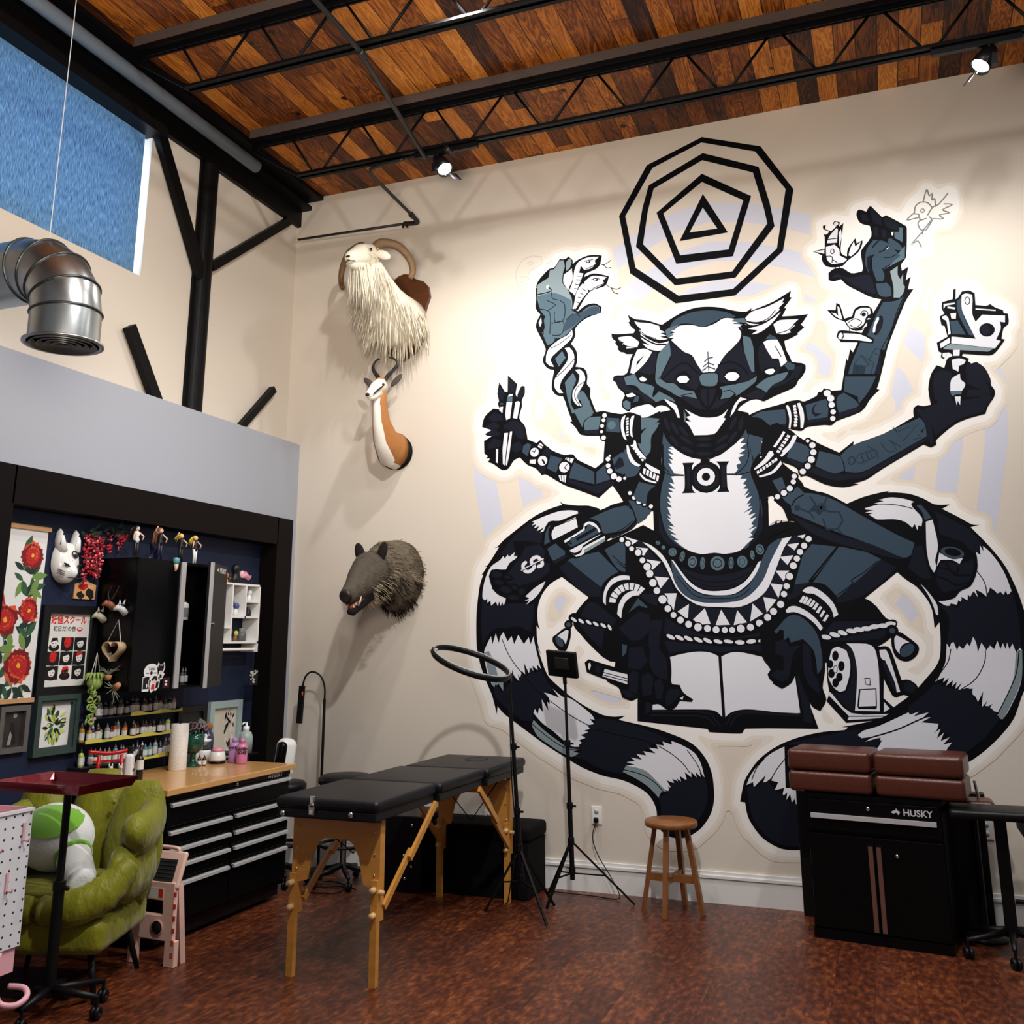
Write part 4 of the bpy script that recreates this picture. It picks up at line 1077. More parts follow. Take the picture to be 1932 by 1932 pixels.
(0,5,23,-188,1052,5,-3,-12,-18,-13,-17,-6,2,14,18),
(0,5,25,-166,1040,5,-4,-11,-25,-23,-21,-4,4,20,20),
(0,5,23,-179,1043,7,-4,-4,-5,-6,4),
(0,5,23,-184,1036,7,-4,-4,-5,-6,4),
(0,5,23,-189,1029,7,-4,-4,-5,-6,4),
(0,5,23,-194,1022,7,-4,-4,-5,-6,4),
(0,5,23,-199,1015,7,-4,-4,-5,-6,4),
(0,5,23,-204,1008,7,-4,-4,-5,-6,4)],
'pipe_arm': [
(0,0,23,-262,975,39,33,9,-1,22,-34,27,-27,12,-28,53,-23,-5,-65,-86,7,-12,34,-23,12,-15,30),
(0,0,24,-250,936,58,9,33,-11,13,-28,35,-5,31,-16,160,-106,18,10,6,33,-20,29,-5,9,9,6,17,-5,13,-20,4,-39,9,-17,44,-10,8,-16,15,-25,-3,-26,-15,-29,-21,-10,-16,-16,-27,1,-21,21,-18,14,-19,17,-5,30,-17,9,-124,32,-58,28,-36,36,-31,46),
(0,2,25,-184,891,36,10,36,-8,32,-15,56,-39,64,-42,37,-21,-10,-27,-16,-5,-80,39,-57,25,-95,48),
(0,1,26,-182,850,90,-47,78,-26,65,-35,-16,0,-123,41,-57,28),
(0,2,26,-221,935,23,7,9,-33,26,7,13,-15,-30,-28,-16,13),
(1,0,27,3,1,-180,873,9,14,18,10),
(1,10,26,4,0,-127,873,19,1,7,-19,-12,-17,-19,1,-10,18,15,16),
(1,10,27,4,0,-101,855,24,-2,7,-20,-13,-19,-24,1,-6,23),
(1,10,28,4,0,-102,846,26,-1,-18,-26,-8,27),
(1,10,27,4,0,-137,891,10,-18),
(1,10,27,4,0,-108,874,8,15),
(1,10,26,4,0,-120,856,6,11),
(1,10,27,4,0,-167,867,25,-12),
(1,10,28,4,0,-83,814,10,-12),
(1,10,28,4,0,-107,815,5,-3),
(5,10,27,-120,856,7),
(5,10,28,-168,867,7),
(0,5,24,-260,967,24,21,12,17,8,1,3,-9,-22,-21,-25,-13),
(0,5,24,-251,948,30,9,23,24,2,-8,-21,-21,-32,-8),
(0,5,24,-256,959,5,3,3,-6,-6,-4),
(0,5,24,-249,963,5,4,3,-7,-6,-3),
(0,5,24,-242,968,6,3,2,-6,-5,-4),
(0,5,24,-234,973,5,3,3,-7,-6,-3),
(0,5,24,-227,977,5,3,3,-6,-6,-4),
(0,5,24,-220,982,6,3,2,-6,-5,-4),
(0,5,24,-213,986,6,3,2,-6,-5,-4),
(5,0,28,-124,1013,11),
(5,0,29,-123,996,10),
(5,0,30,-129,979,11),
(5,0,31,-138,964,11),
(5,0,32,-150,952,11),
(5,0,29,-134,1024,7),
(5,5,29,-124,1013,7),
(5,5,30,-123,996,7),
(5,5,32,-129,979,8),
(5,5,33,-138,964,7),
(5,5,33,-150,952,7),
(5,5,30,-134,1024,4),
(5,0,25,-170,942,10),
(5,0,26,-173,929,10),
(5,0,27,-182,914,11),
(5,0,28,-196,904,10),
(5,0,29,-211,896,10),
(5,0,30,-225,892,9),
(5,5,27,-170,942,6),
(5,5,28,-173,929,6),
(5,5,28,-182,914,7),
(5,5,29,-196,904,7),
(5,5,31,-211,896,6),
(5,5,31,-225,892,6),
(0,7,32,-232,897,24,-23,10,-27,7,-10,-26,3,-18,-12),
(0,7,20,-535,844,11,21,15,12,0,-48),
(0,0,33,-233,816,16,24,2,-10,10,10,2,-8,12,6,13,-14,-29,-11,-29,-13),
(0,1,25,59,722,17,46,16,2,4,-35,9,-38,-18,0),
(0,5,25,104,822,14,4,6,-57,-9,-32,1,-16,-6,-11,-7,16,-3,36),
(0,2,25,88,859,9,2,12,-17,7,-14,-14,-5,-4,20),
(0,1,25,128,755,21,11,21,-9,3,-11,-21,-2),
(0,5,25,125,753,24,-15,22,2,-8,-13,-14,9,-23,1,-9,-14),
(2,2,26,151,752,23,-6,-4,-12),
(2,0,27,152,753,16,-4,-2,-8),
(0,1,25,120,721,16,13,29,-7,26,10,-3,-26,-15,-29,-23,-10,-25,-5,-11,21),
(1,0,26,4,1,122,720,20,-5,13,-12,27,0),
(1,0,26,4,1,115,702,20,-9,18,-11,23,5),
(1,0,27,4,1,136,731,8,-17),
(1,0,27,4,1,159,719,-4,-16)],
'shin_cuff': [
(0,0,20,-643,652,-4,38,18,26,33,11,29,-3,28,-43,-10,-7,-41,-56,-19,5),
(0,5,21,-642,661,5,29,18,24,25,9,20,-2,1,-9,-24,-1,-23,-12,-13,-21,-2,-26),
(0,5,21,-607,630,5,24,14,21,20,10,17,-2,1,-9,-18,-2,-18,-14,-9,-21,-2,-19),
(0,5,21,-627,659,3,12,16,-6,-3,-8),
(0,5,21,-623,674,7,10,13,-10,-4,-7),
(0,5,21,-614,686,9,8,10,-13,-7,-6),
(0,5,21,-603,696,11,5,6,-16,-8,-3),
(0,5,21,-589,702,12,2,1,-16,-8,-2),
(0,5,21,-574,704,12,-1,-4,-16,-8,1),
(0,5,22,-559,702,11,-4,-8,-15,-8,3),
(0,5,22,-546,696,10,-7,-12,-12,-6,5)],
'knee_cuff': [
(0,0,19,-174,674,15,16,27,-1,30,-31,7,-38,-11,-8,-20,-25,-14,-2,-73,36,1,14,28,11),
(0,5,20,-170,676,10,8,16,0,24,-17,17,-22,7,-23,-10,-6,-4,18,-14,19,-21,16,-16,2),
(0,5,20,-210,632,9,9,16,1,24,-13,18,-17,12,-19,-6,-6,-12,17,-21,17,-21,8,-16,-2),
(0,5,20,-179,652,10,14,5,-3,-9,-14),
(0,5,20,-172,649,10,15,5,-4,-9,-14),
(0,5,20,-165,646,11,14,4,-3,-9,-14),
(0,5,20,-158,642,11,14,4,-4,-9,-13),
(0,5,20,-151,636,10,14,5,-4,-9,-13),
(0,5,20,-144,628,10,14,5,-3,-9,-14),
(0,5,20,-137,619,10,14,4,-3,-9,-14),
(0,5,20,-131,609,11,15,4,-4,-9,-13)],
'resting_hand': [
(0,0,23,-270,599,34,17,39,8,37,-15,23,-27,5,-38,-1,-43,-8,-38,6,-26,-15,-24,-17,10,-16,40,-11,37,-13,-27,-22,-14,-19,11,-3,30,-18,30),
(0,2,24,-214,605,22,13,27,-11,14,-22,11,-36,1,-32,-13,-30,-1,57,-10,22,-18,8,-20,-8,-10,8,-19,-3,-8,17),
(0,0,25,-252,502,8,40,2,27,17,21,30,0,29,-27,23,-53,1,-52,-6,-15,-26,4,-27,63,-1,-21,-9,-13,-24,-7,-18,9,-6,13),
(0,2,26,-231,594,27,26,24,0,27,-25,13,-32,2,-53,-12,-18,-4,50,-22,27,-27,-8,-4,13,-11,-8,1,22),
(0,1,27,-237,563,19,6,12,-16,24,2,-17,-18,-14,-53,-16,-9,-24,13,15,14,15,-3,2,30,-18,8),
(0,1,26,-176,561,15,-11,1,-50,11,-26,1,-26,-24,25,-8,37)],
'pencil_hand': [
(0,0,22,-647,496,15,12,15,-3,8,54,-5,51,61,40,38,-15,26,-23,-7,-37,13,-39,4,-36,-3,-33,21,-2,8,-17,22,-15,-3,-6,-28,2,-12,-16,-17,-5,-20,12,-26,5,-23,11,-18,-9,-23,8,-8,22,-27,14),
(0,1,23,-605,596,52,40,26,-9,2,-29,-24,-28,-27,-3),
(0,1,24,-521,615,26,0,-10,-45,-5,-34,-17,-11,-5,45),
(0,1,23,-580,550,33,3,11,-34,-16,-19,-32,2),
(0,1,25,-530,536,24,11,16,-25,1,-47,-28,11,-14,25),
(0,2,23,-597,559,12,-3,-2,-17,-11,-11),
(0,1,23,-582,486,10,11,14,-6,-5,-50,-20,11),
(0,1,23,-552,483,15,11,14,-13,-5,-39,-23,-3),
(0,1,23,-521,472,15,9,8,-19,-7,-31,-14,3),
(0,1,23,-604,452,21,0,17,-16,-23,-1),
(0,1,23,-496,437,9,19,23,0,5,-10,-20,-20,-15,-11),
(0,5,23,-462,435,9,5,-3,-9)],
'painted_pencil': [
(0,0,23,-692,515,10,8,98,-28,-1,-34,-63,17,-39,14),
(0,5,24,-683,513,5,2,2,-7,-4,-11,-3,4),
(0,5,24,-642,500,56,-12,-1,-23,-61,18),
(1,0,25,2,0,-645,492,58,-14),
(1,0,25,2,0,-646,486,59,-14),
(0,1,24,-664,511,14,-5,-5,-16,-12,4)],
'three_heads': [
(0,0,19,-602,1346,16,-4,43,-2,4,8,-10,10,-7,13,4,2,-5,19,13,-11,11,-5,29,-7,34,-15,11,5,23,12,29,12,31,5,30,-2,27,-6,32,-12,29,-7,15,8,-2,-7,38,11,22,8,38,20,-4,-16,5,-2,-20,-24,5,-2,-11,-19,31,-2,30,0,-14,-19,-5,-5,8,-8,-17,-13,2,-3,-21,-9,-13,-4,3,-23,7,-17,4,-14,13,-4,10,-2,8,-6,-1,-13,-10,-16,-8,-7,-7,-13,-12,-7,-37,-13,-21,-9,-8,-2,-12,6,-16,0,-16,-7,-14,-10,-5,-10,-12,-10,-9,-27,-38,-16,-48,4,-26,32,-7,15,-11,4,-8,9,-8,15,-13,7,-11,1,-12,-5,-11,10,-14,1,-31,-6,-9,-8,-8,3,-10,10,-1,12,9,18,-5,9,-12,12,-6,15,-7,6,1,10,8,3,20,-1,10,8,9,34,6,11,-18,2,-5,5,-9,2,-8,10,3,3,-9,13,3,4,-10,10),
(0,5,20,-540,1372,13,-5,28,-6,23,-10,2,-11,14,-8,-14,-1,16,-8,-17,-1,20,-8,-17,-1,-28,10,-23,14,-5,10,7,-1,-12,13),
(0,5,20,-525,1337,19,-17,28,-15,26,3,-10,-16,-17,-7,-28,9,-14,16,20,-8,-22,20),
(1,0,21,2,1,-525,1343,17,-15,22,-9),
(1,0,21,4,1,-531,1335,25,-20,22,-12,23,-3),
(0,5,20,-584,1333,32,0,23,-19,-6,-14,-29,1,3,7,-14,6,6,5,-12,4),
(1,0,21,2,1,-581,1326,17,-18,29,-8),
(0,5,20,-260,1345,18,15,35,7,43,17,-6,-11,5,0,-14,-13,3,-4,-17,-14,-14,-9,-24,-3,-23,5),
(0,5,20,-267,1340,18,-10,23,-5,22,7,30,18,-14,-17,-22,-20,-22,-11,-16,-1,16,9,-23,6,19,4,-24,7),
(1,0,21,2,1,-259,1337,28,-7,27,8,17,18),
(1,0,21,4,1,-265,1334,21,-12,26,4,30,16),
(0,5,20,-194,1320,16,9,44,-3,-14,-12,5,-3,-14,-10,3,-6,-21,-3,-13,5),
(1,0,21,2,1,-185,1296,26,6,19,17),
(0,2,20,-448,1346,12,16,34,13,33,3,33,-3,33,-10,20,-13,-8,-3,-21,4,-25,-9,-28,-9,-27,11,-28,4,-17,-6),
(0,3,21,-460,1338,17,7,20,3,-14,-10,-12,-10,11,-4,-14,-10,-6,9),
(0,3,22,-294,1347,32,-2,5,-14,-18,5,6,-21),
(0,5,23,-437,1336,14,9,31,-2,27,-9,28,5,25,12,26,-5,-8,-5,16,-5,-14,-2,24,-5,-11,-7,7,-15,-6,-19,-9,-12,-19,-13,-15,-16,-11,-18,-12,-16,-27,3,-15,27,-10,21,-19,11,-18,19,-14,16,9,5,-14,2,14,7,-11,1,14,4,-11,5),
(0,3,21,-486,1254,7,25,26,26,11,-15,-9,-23,-28,-52,14,-15,22,-5,16,-16,32,-9,7,-20,-18,7,-28,3,-21,16,-30,20,-6,15),
(0,1,22,-452,1308,34,-33,19,-13,16,-25,9,-21,-6,-30,-12,-13,-29,17,-44,15,-11,10,15,25,12,27),
(0,3,20,-269,1301,18,-8,6,-26,-1,-62,-10,-1,-4,25,-7,29),
(0,1,24,-278,1288,11,-30,7,-29,9,-26,10,-4,-25,-17,-29,-2,-29,5,-13,10,-4,18,15,23,20,25),
(0,3,25,-332,1175,66,7,25,12,-4,-14,-27,-19,-22,-12,-37,-5,6,19),
(0,1,26,-428,1162,22,-5,21,-10,2,33,48,-5,-2,-33,19,1,22,9,-17,-23,-33,-14,-35,3,-26,17),
(0,0,27,-386,1178,8,4,40,-4,5,-8,-9,-27,-17,-24,-16,10,-10,23),
(0,1,28,-378,1174,37,-2,-6,-23,-15,-24,-10,12,-7,17),
(0,3,28,-382,1206,11,10,33,-2,5,-16,-4,-17,-19,-4,-22,7),
(1,0,29,3,1,-382,1206,11,8,33,-2,5,-14,-6,-18,-17,-2,-20,6,-6,20),
(1,0,23,4,1,-473,1209,32,28,28,9,29,-29),
(1,0,25,4,1,-332,1231,32,5,26,-17,12,-18),
(0,0,23,-445,1206,14,16,17,4,15,-19,-8,-16,-20,1),
(0,0,25,-322,1199,11,19,21,0,13,-23,-15,-14,-18,6),
(0,6,24,-437,1205,8,8,17,-1,7,-10,-8,-8,-16,2),
(0,6,26,-318,1200,9,9,18,-1,9,-10,-10,-10,-16,1),
(1,0,28,6,1,-426,1153,24,-22,21,-10,35,-3,27,14,23,20),
(1,0,29,3,0,-361,1172,-1,-50),
(1,0,30,2,0,-356,1268,0,-54),
(1,2,31,3,0,-365,1244,8,7,12,2),
(1,2,31,3,0,-369,1231,12,9,14,-7),
(1,2,31,3,0,-371,1221,13,9,17,-8),
(1,0,22,2,1,-488,1196,27,-20,27,-16),
(1,0,27,2,1,-428,1162,17,3,11,0),
(1,0,29,2,1,-322,1163,16,1,12,-11),
(1,0,26,2,1,-295,1177,11,10),
(1,0,24,2,1,-482,1213,28,-14),
(0,0,27,-428,1151,42,-35,45,-4,44,32,-6,-22,-30,-16,-27,-5,-27,7,-26,19),
(0,5,28,-420,1127,33,-21,27,-6,27,3,19,15,-12,-21,5,-3,-14,-19,-17,-17,-48,1,-10,23,-10,15,14,-4,-11,14,11,2),
(0,3,20,-423,1125,6,-15,-3,-16,8,-9,-11,12),
(0,5,20,-472,1160,16,-10,16,-12,7,-32,-6,1,-7,20,-16,18),
(0,5,20,-283,1145,-17,-20,-10,-27,11,13,12,21,19,6),
(0,3,21,-483,1179,33,-21,8,-12,-25,11,-25,-6,-8,12),
(0,5,20,-535,1294,20,1,18,-11,-14,-22,-18,-18,-11,-8,-6,-5,-9,4,7,31),
(0,0,21,-537,1262,21,17,-21,-26,-3,-14),
(0,1,20,-496,1281,11,2,-7,-55,-12,-4,-31,12,12,10,15,16),
(0,3,22,-572,1225,29,6,10,-22,28,-11,11,-7,-6,-22,8,-15,-36,29,-14,16,-25,5),
(0,1,23,-598,1228,23,-3,8,-21,17,-13,19,-8,20,-13,16,-19,-25,3,-14,24,-28,5,-20,14,-11,19),
(0,0,23,-538,1219,14,5,17,-11,-9,-11,-14,4),
(0,6,24,-533,1217,9,5,12,-9,-8,-5,-8,2),
(0,0,24,-571,1178,18,7,22,-10,-6,-20,-20,5),
(0,6,25,-568,1178,9,2,8,1,9,-8,-12,-2,-11,1),
(0,2,25,-545,1170,11,2,-3,-14,-14,-2),
(0,3,20,-577,1159,9,5,11,-7,-1,-17,-8,-2,-9,9),
(0,5,20,-221,1278,14,4,20,-2,9,-21,10,-37,-15,-11,-4,21,-15,2,-12,24),
(1,0,21,2,0,-193,1264,12,-27),
(0,2,20,-215,1286,11,10,15,-10,2,-6,-20,3),
(0,1,20,-232,1265,9,11,9,-21,14,-24,13,-4,1,-22,-12,-19,-27,12,-9,28),
(0,2,20,-175,1214,10,8,15,-10,-3,-11,-13,-1),
(0,3,21,-235,1176,17,10,31,8,21,3,-12,-18,-26,-11,-17,-18,-12,10,-13,7),
(0,1,20,-150,1206,18,4,-7,-19,-19,-22,-52,-14,11,15,32,11),
(0,0,21,-230,1201,13,12,21,-2,2,-14,-14,-7,-15,5),
(0,6,22,-222,1203,8,5,13,0,4,-6,-8,-7,-10,1),
(1,0,22,5,1,-215,1155,37,10,26,14),
(0,1,20,-273,1147,32,14,20,-13,-11,-13,-26,5)],
'white_halo': [
(3,15,8,-59,239,-44,-25,-72,-53,-5,-46,-5,-9,-14,-9,-61,-4,-16,3,-23,12,-36,33,-13,25,-4,19,-8,9,-8,-2,-6,-17,-18,-27,-41,-36,-25,-10,-41,-2,-15,2,-14,7,-23,21,-6,15,-1,29,-7,17,-7,8,-42,18,-51,8,-58,18,-97,51,-90,59,-37,9,-13,15,-7,32,-37,84,-9,39,-3,126,3,29,13,67,13,24,17,17,12,32,40,33,68,46,61,26,5,5,-6,10,-28,8,-14,15,-21,11,-8,1,-26,-11,-34,2,-12,5,-37,22,-10,11,-14,27,-4,23,0,44,-5,12,2,44,9,19,32,28,2,39,9,26,47,26,26,-3,36,-30,12,-3,3,4,-3,65,-19,44,1,151,16,28,74,57,29,5,35,-8,24,3,58,-11,19,-20,4,-39,17,-30,-2,-39,-22,-28,3,-24,9,-3,15,9,26,-4,25,-15,30,-8,21,-1,40,20,44,6,70,-10,33,-13,40,0,41,14,39,19,23,-3,9,-7,9,-18,0,-32,6,-7,21,-2,16,11,1,7,-14,21,0,23,-5,12,-8,17,-17,22,0,31,5,10,19,14,3,41,5,10,11,8,18,1,15,7,29,-3,22,21,31,6,25,-5,23,-25,23,-8,36,35,8,15,17,9,19,-3,14,-14,34,-3,8,-7,9,-17,3,-24,-7,-49,-11,-17,-13,-14,-10,-4,-21,0,-5,-5,-9,-45,-12,-10,-14,0,-7,-5,0,-37,6,-18,-3,-26,-28,-41,-34,-75,-30,-93,-4,-24,-31,-33,-12,-18,1,-5,8,0,42,20,8,7,7,17,29,24,7,42,20,30,3,46,9,15,3,47,5,14,2,22,14,15,10,5,14,20,9,4,56,-12,9,-8,13,-25,17,-6,26,-19,14,-18,3,-16,-4,-37,-9,-17,-4,-27,-16,-20,-30,-27,1,-7,13,-19,4,-13,-6,-40,-14,-19,-7,-17,-19,-15,-39,-9,-27,-13,-13,-10,-12,-20,-13,-11,-11,-4,-25,1,-49,-26,-6,-6,-1,-5,41,-10,42,-24,30,-4,8,-9,10,-20,23,-15,13,-3,9,-9,3,-9,0,-20,25,-35,20,-39,9,-26,10,-45,8,-48,1,-32,-1,-32,-11,-79,-18,-20,-19,-43,-16,-23,-52,-53,-42,-32,-26,-14,-36,-12,-86,-9,-44,-10),
(4,15,8,-292,1029,-12,6,-19,-9,-32,-6,-55,6,-16,9,-51,62,-16,5,-6,-6,-4,-106,5,-7,16,-8,10,-14,6,-56,-5,-39,-39,-30,0,-8,27,-15,12,-19,-7,-180,-6,-10,-10,-8,-38,-9,-4,-32,1,-9,9,-1,36,22,54,9,38,-1,30,-6,29,4,51,0,37,-7,5,4,6,81,-13,23,8,120,10,15,10,4,17,1,2,7,-70,95,-3,10,1,23,11,21,-10,18,-1,29),
(4,15,8,-659,1355,-6,-8,5,-51,26,-38,9,-1,7,5,6,4,1,10,-9,12,-16,38,-1,26,-4,7,-10,1),
(4,15,8,-679,449,11,-11,32,-14,9,-2,25,3,0,6,-8,3,-57,15),
(4,15,8,-807,1129,9,-15,17,-6,26,-24,17,-6,-1,12,-13,16,-2,24,-9,24,-33,35,-9,2,-11,-22,0,-20),
(4,15,8,-334,296,31,41,-10,-4,-64,-1,-4,-5,14,-37,6,-32,5,2,9,19),
(4,15,8,-732,480,9,-2,1,3,-2,21,-4,7,-14,1,-9,-2,-3,-8),
(4,15,8,-742,656,6,6,0,7,-6,6,-11,3,-12,-10,-9,-20,-3,-22,11,-2,13,9),
(4,15,8,-90,1179,10,-1,7,3,10,48,-18,35,3,35,-4,6,-8,0,-1,-4,-5,-18,-25,-25,-3,-8,15,-11,11,-16,0,-35),
(4,15,8,63,641,-13,18,-14,10,-7,2,-12,-8,-3,-9,9,-14,11,-7,10,-10,5,-13,9,-11,11,-4,4,13),
(3,14,9,-571,1416,9,3,16,-2,25,-15,48,-14,52,23,43,6,62,-9,39,-15,15,-2,45,8,63,29,14,-2,12,-10,5,-12,1,-38,32,-11,23,14,10,15,-21,17,-4,11,1,19,-3,10,-10,22,-14,15,-5,12,4,22,23,17,2,40,9,14,22,4,15,7,29,-7,18,22,35,8,21,-5,20,-23,29,-13,18,23,20,15,10,18,13,7,16,-4,13,-15,32,0,11,-12,7,-32,-3,-34,-7,-16,-22,-23,-25,-1,-10,-6,-4,-13,-2,-28,-8,-12,-9,-4,-15,3,-5,-4,1,-49,6,-18,-2,-15,-28,-45,-34,-75,-30,-93,-4,-23,-52,-59,-34,-12,-8,-7,27,-3,67,25,26,17,5,14,11,12,17,8,11,50,22,33,0,43,12,16,-2,26,9,52,6,10,19,13,11,18,9,4,49,-11,15,-16,7,-18,17,-5,23,-16,12,-13,6,-14,-2,-36,-9,-15,-5,-30,-33,-37,-19,-5,1,-11,15,-20,7,-21,-4,-32,-15,-19,-11,-21,-12,-9,-23,-4,-34,-11,-28,-21,-9,-18,-11,-9,-11,-4,-29,0,-57,-32,-10,-9,1,-3,12,-6,43,-7,41,-24,30,-4,7,-7,8,-20,21,-15,23,-10,5,-11,0,-20,29,-41,21,-44,13,-50,10,-59,-1,-63,-10,-73,-18,-20,-18,-43,-22,-30,-53,-52,-52,-34,-50,-17,-80,-7,-47,-12,-58,-32,-73,-53,-6,-48,-7,-11,-10,-5,-54,-3,-29,9,-35,27,-18,25,-8,28,-12,19,6,43,11,26,21,31,40,35,1,5,-4,3,-16,-1,-20,-11,-71,0,-5,-2,-1,-6,18,-28,9,-41,-2,-51,-9,-32,-17,-27,-39,-34,-26,-9,-33,-3,-22,6,-25,20,-8,17,-1,24,-4,16,-6,10,-12,10,-37,15,-51,8,-58,18,-96,51,-91,60,-12,4,-17,1,-12,7,-7,13,-12,43,-31,69,-9,39,-2,117,16,97,13,24,16,17,8,25,12,13,97,70,72,30,3,13,-20,15,-22,5,-16,16,-23,13,-12,1,-21,-13,-32,1,-48,27,-15,18,-8,22,-2,64,-5,11,3,39,8,14,32,28,2,39,9,25,39,23,21,-1,11,-5,19,-22,26,-12,10,-16,1,-35,-9,-25,-2,-28,16,-35,24,-9,38,-33,21,-7,10,2,-2,10,-26,36,-3,24,-10,26,-16,13,-21,28,-1,43,-24,33,0,56,-20,47,1,141,3,10,12,19,33,27,15,7,16,16,36,8,36,-8,24,4,38,-7,21,-11,9,-16,0,-34,13,-14,5,-13,-4,-35,-25,-27,7,-20,-1,-28,-6,-21,15,-5,6,4,2,24),
(4,14,9,-483,653,-2,-35,-5,-10,-15,-9,-29,-3,-7,-7,-2,-55,2,-5,9,1,39,29,41,9,50,1,38,-7,28,5,45,0,35,-8,14,1,3,5,5,90,-12,23,6,112,12,15,31,1,5,2,1,6,-19,22,-25,40,-31,40,-7,13,1,15,6,10,13,10,0,5,-16,19,1,27,-3,8,-32,22,-23,-12,-17,-4,-63,3,-15,9,-28,37,-27,28,-21,5,-7,-5,-6,-123,5,-7,19,-7,7,-12,6,-55,-1,-25,-13,-16,-37,-26,-1,-8,38,-21,9,-15),
(4,14,9,76,578,3,0,0,9,-2,34,-12,31,-7,9,-23,18,-8,0,-10,-8,-11,-10,2,-13,12,-15,10,-5,8,-8,11,-22),
(4,14,9,-745,630,7,18,13,14,-1,12,-14,10,-14,3,-15,-14,-8,-9,-8,-26,-1,-17,5,-9,12,0,21,13),
(4,14,9,-715,490,-5,30,-46,-5,0,-12,9,-14,44,-34,56,-29,21,-9,27,-2,16,2,5,8,-1,7,-5,5,-96,27,-20,12),
(4,14,9,-628,1363,0,7,-9,3,-26,-9,-9,-12,-2,-23,7,-38,15,-18,10,-18,0,-27,10,-17,-3,-19,10,-22,14,-2,3,10,-23,34,4,27,12,16,21,6,0,9,-16,17,-19,43),
(4,14,9,-71,1298,-8,18,-11,2,-5,-6,-10,-28,-32,-30,4,-12,14,-4,13,-14,3,-19,-4,-33,34,-1,8,9,10,49,-18,34),
(4,14,9,-659,1048,-24,4,0,-7,10,-8,11,-6,9,0,3,9),
(4,14,9,-154,476,3,36,-6,8,-12,-2,-2,-10,6,-22,7,-12),
(4,14,9,-57,1041,-13,-10,0,-6,11,3,15,12,0,2),
(3,7,10,-59,1578,24,7,35,-13,5,19,11,12,31,5,14,-4,19,-22,15,-6,14,-12,9,-1,20,30,20,15,8,15,12,7,11,-5,11,-15,8,-2,17,5,12,-5,7,-12,3,-23,-4,-30,-17,-27,-12,-6,-23,0,-9,-7,-6,-14,-1,-29,-3,-6,-11,-6,-20,4,-5,-3,-2,-10,9,-77,-28,-46,-34,-75,-36,-119,-23,-22,-15,-23,-14,-11,-46,-14,-19,-11,-28,0,-1,-8,16,-11,20,-8,26,17,25,-1,44,15,51,26,12,24,9,7,19,7,8,51,6,12,18,22,-3,26,2,16,16,20,-6,30,9,45,6,10,17,8,6,15,6,6,16,0,32,-8,12,-12,7,-23,16,-2,25,-16,9,-9,9,-16,-2,-29,-12,-17,1,-15,-4,-15,-32,-33,-27,-2,2,-13,21,-30,7,-21,-3,-25,-15,-19,-7,-16,-13,-10,-23,-4,-33,-12,-33,-25,-6,-13,-9,-9,-12,-4,-20,2,-10,-4,-84,-47,-10,-7,0,-5,31,0,9,-4,34,-4,29,-13,21,-14,27,-3,9,-8,5,-16,25,-19,19,-6,5,-6,0,-23,27,-38,18,-33,12,-32,10,-44,7,-49,2,-31,-10,-95,-6,-11,-14,-14,-15,-37,-12,-20,-21,-24,-56,-51,-32,-21,-33,-13,-33,-8,-69,-5,-40,-9,-52,-27,-91,-63,-5,-50,-3,-5,-10,-7,-54,-2,-23,8,-15,9,-17,15,-15,20,-7,15,-4,19,-12,18,9,47,15,28,22,27,20,17,29,18,3,8,-4,2,-46,-1,-19,-11,-25,-1,-50,1,-15,7,-10,1,-1,-7,30,-33,13,-30,4,-40,-3,-40,-7,-23,-18,-26,-35,-30,-26,-10,-27,-2,-14,3,-14,7,-15,12,-8,18,0,24,-5,16,-9,15,-12,8,-37,15,-51,8,-58,19,-96,51,-95,62,-25,3,-13,12,-7,32,-37,84,-9,39,-2,109,16,96,13,24,16,18,14,32,99,71,35,18,33,10,22,17,0,4,-27,21,-31,10,-17,18,-19,8,-10,9,-9,1,-18,-16,-14,-3,-22,3,-38,22,-15,17,-8,22,-2,42,5,14,-10,18,2,25,9,20,34,29,0,37,6,22,23,11,11,11,15,1,11,-6,20,-21,21,-9,10,-15,1,-26,-9,-25,-3,-36,13,-21,7,-22,25,-6,26,-25,20,-11,39,-7,21,-19,21,-11,12,-1,13,9,3,11,-15,15,-51,13,-32,39,-5,30,-11,30,-19,15,-18,23,0,45,-24,30,2,53,-22,50,3,33,-2,99,3,10,12,19,28,23,19,8,12,15,36,8,21,-9,39,5,29,-5,18,-7,8,-15,-2,-33,18,-20,2,-8,-6,-32,-14,-13,-17,-8,0,-7,15,-23,-4,-28,-8,-8,-31,-7,-20,-9,-9,-13,-4,-22,7,-28,0,-19,2,-8,19,-17,5,-12,7,-64,12,-26,21,-6,11,3,4,18,-22,36,-1,21,12,14,21,2,9,8,-1,11,-26,26,-16,38,-1,19,11,13,29,-3,6,3,0,31,9,12,16,0,25,-14,56,-16,51,24,44,6,54,-7,45,-18,14,-1,47,9,63,28,11,-3,8,-11,0,-30,-6,-13,1,-5,30,-4,6,-4,6,-13,-14,-44,-19,-20,-20,-12,-1,-10,4,-10,6,-6,18,-6,11,-18,-4,-30,-19,-21,-5,-16,9,-2,7,3,14,13,18,8,25,-5,5,8,16,69,-11,9,-11,20,0,16,6,18,-21,31,-1,15,8,11,10,2,15,13,16,-2,15,-18,8,0,4,12,-28,26,-25,5,-8,5,-7,15,1,19,-3,10,-11,24,-17,20,3,18,8,7,11,3,5,7,1,45,8,8),
(4,7,10,76,562,4,-8,-2,-13,-5,-14,-14,-14,-18,-8,-2,-6,13,-6,9,0,20,22,12,23,3,34,-10,16,-2,36,-7,21,-16,24,-26,20,-8,-1,-25,-19,-8,-13,20,-29,17,-9,11,-23,26,-21),
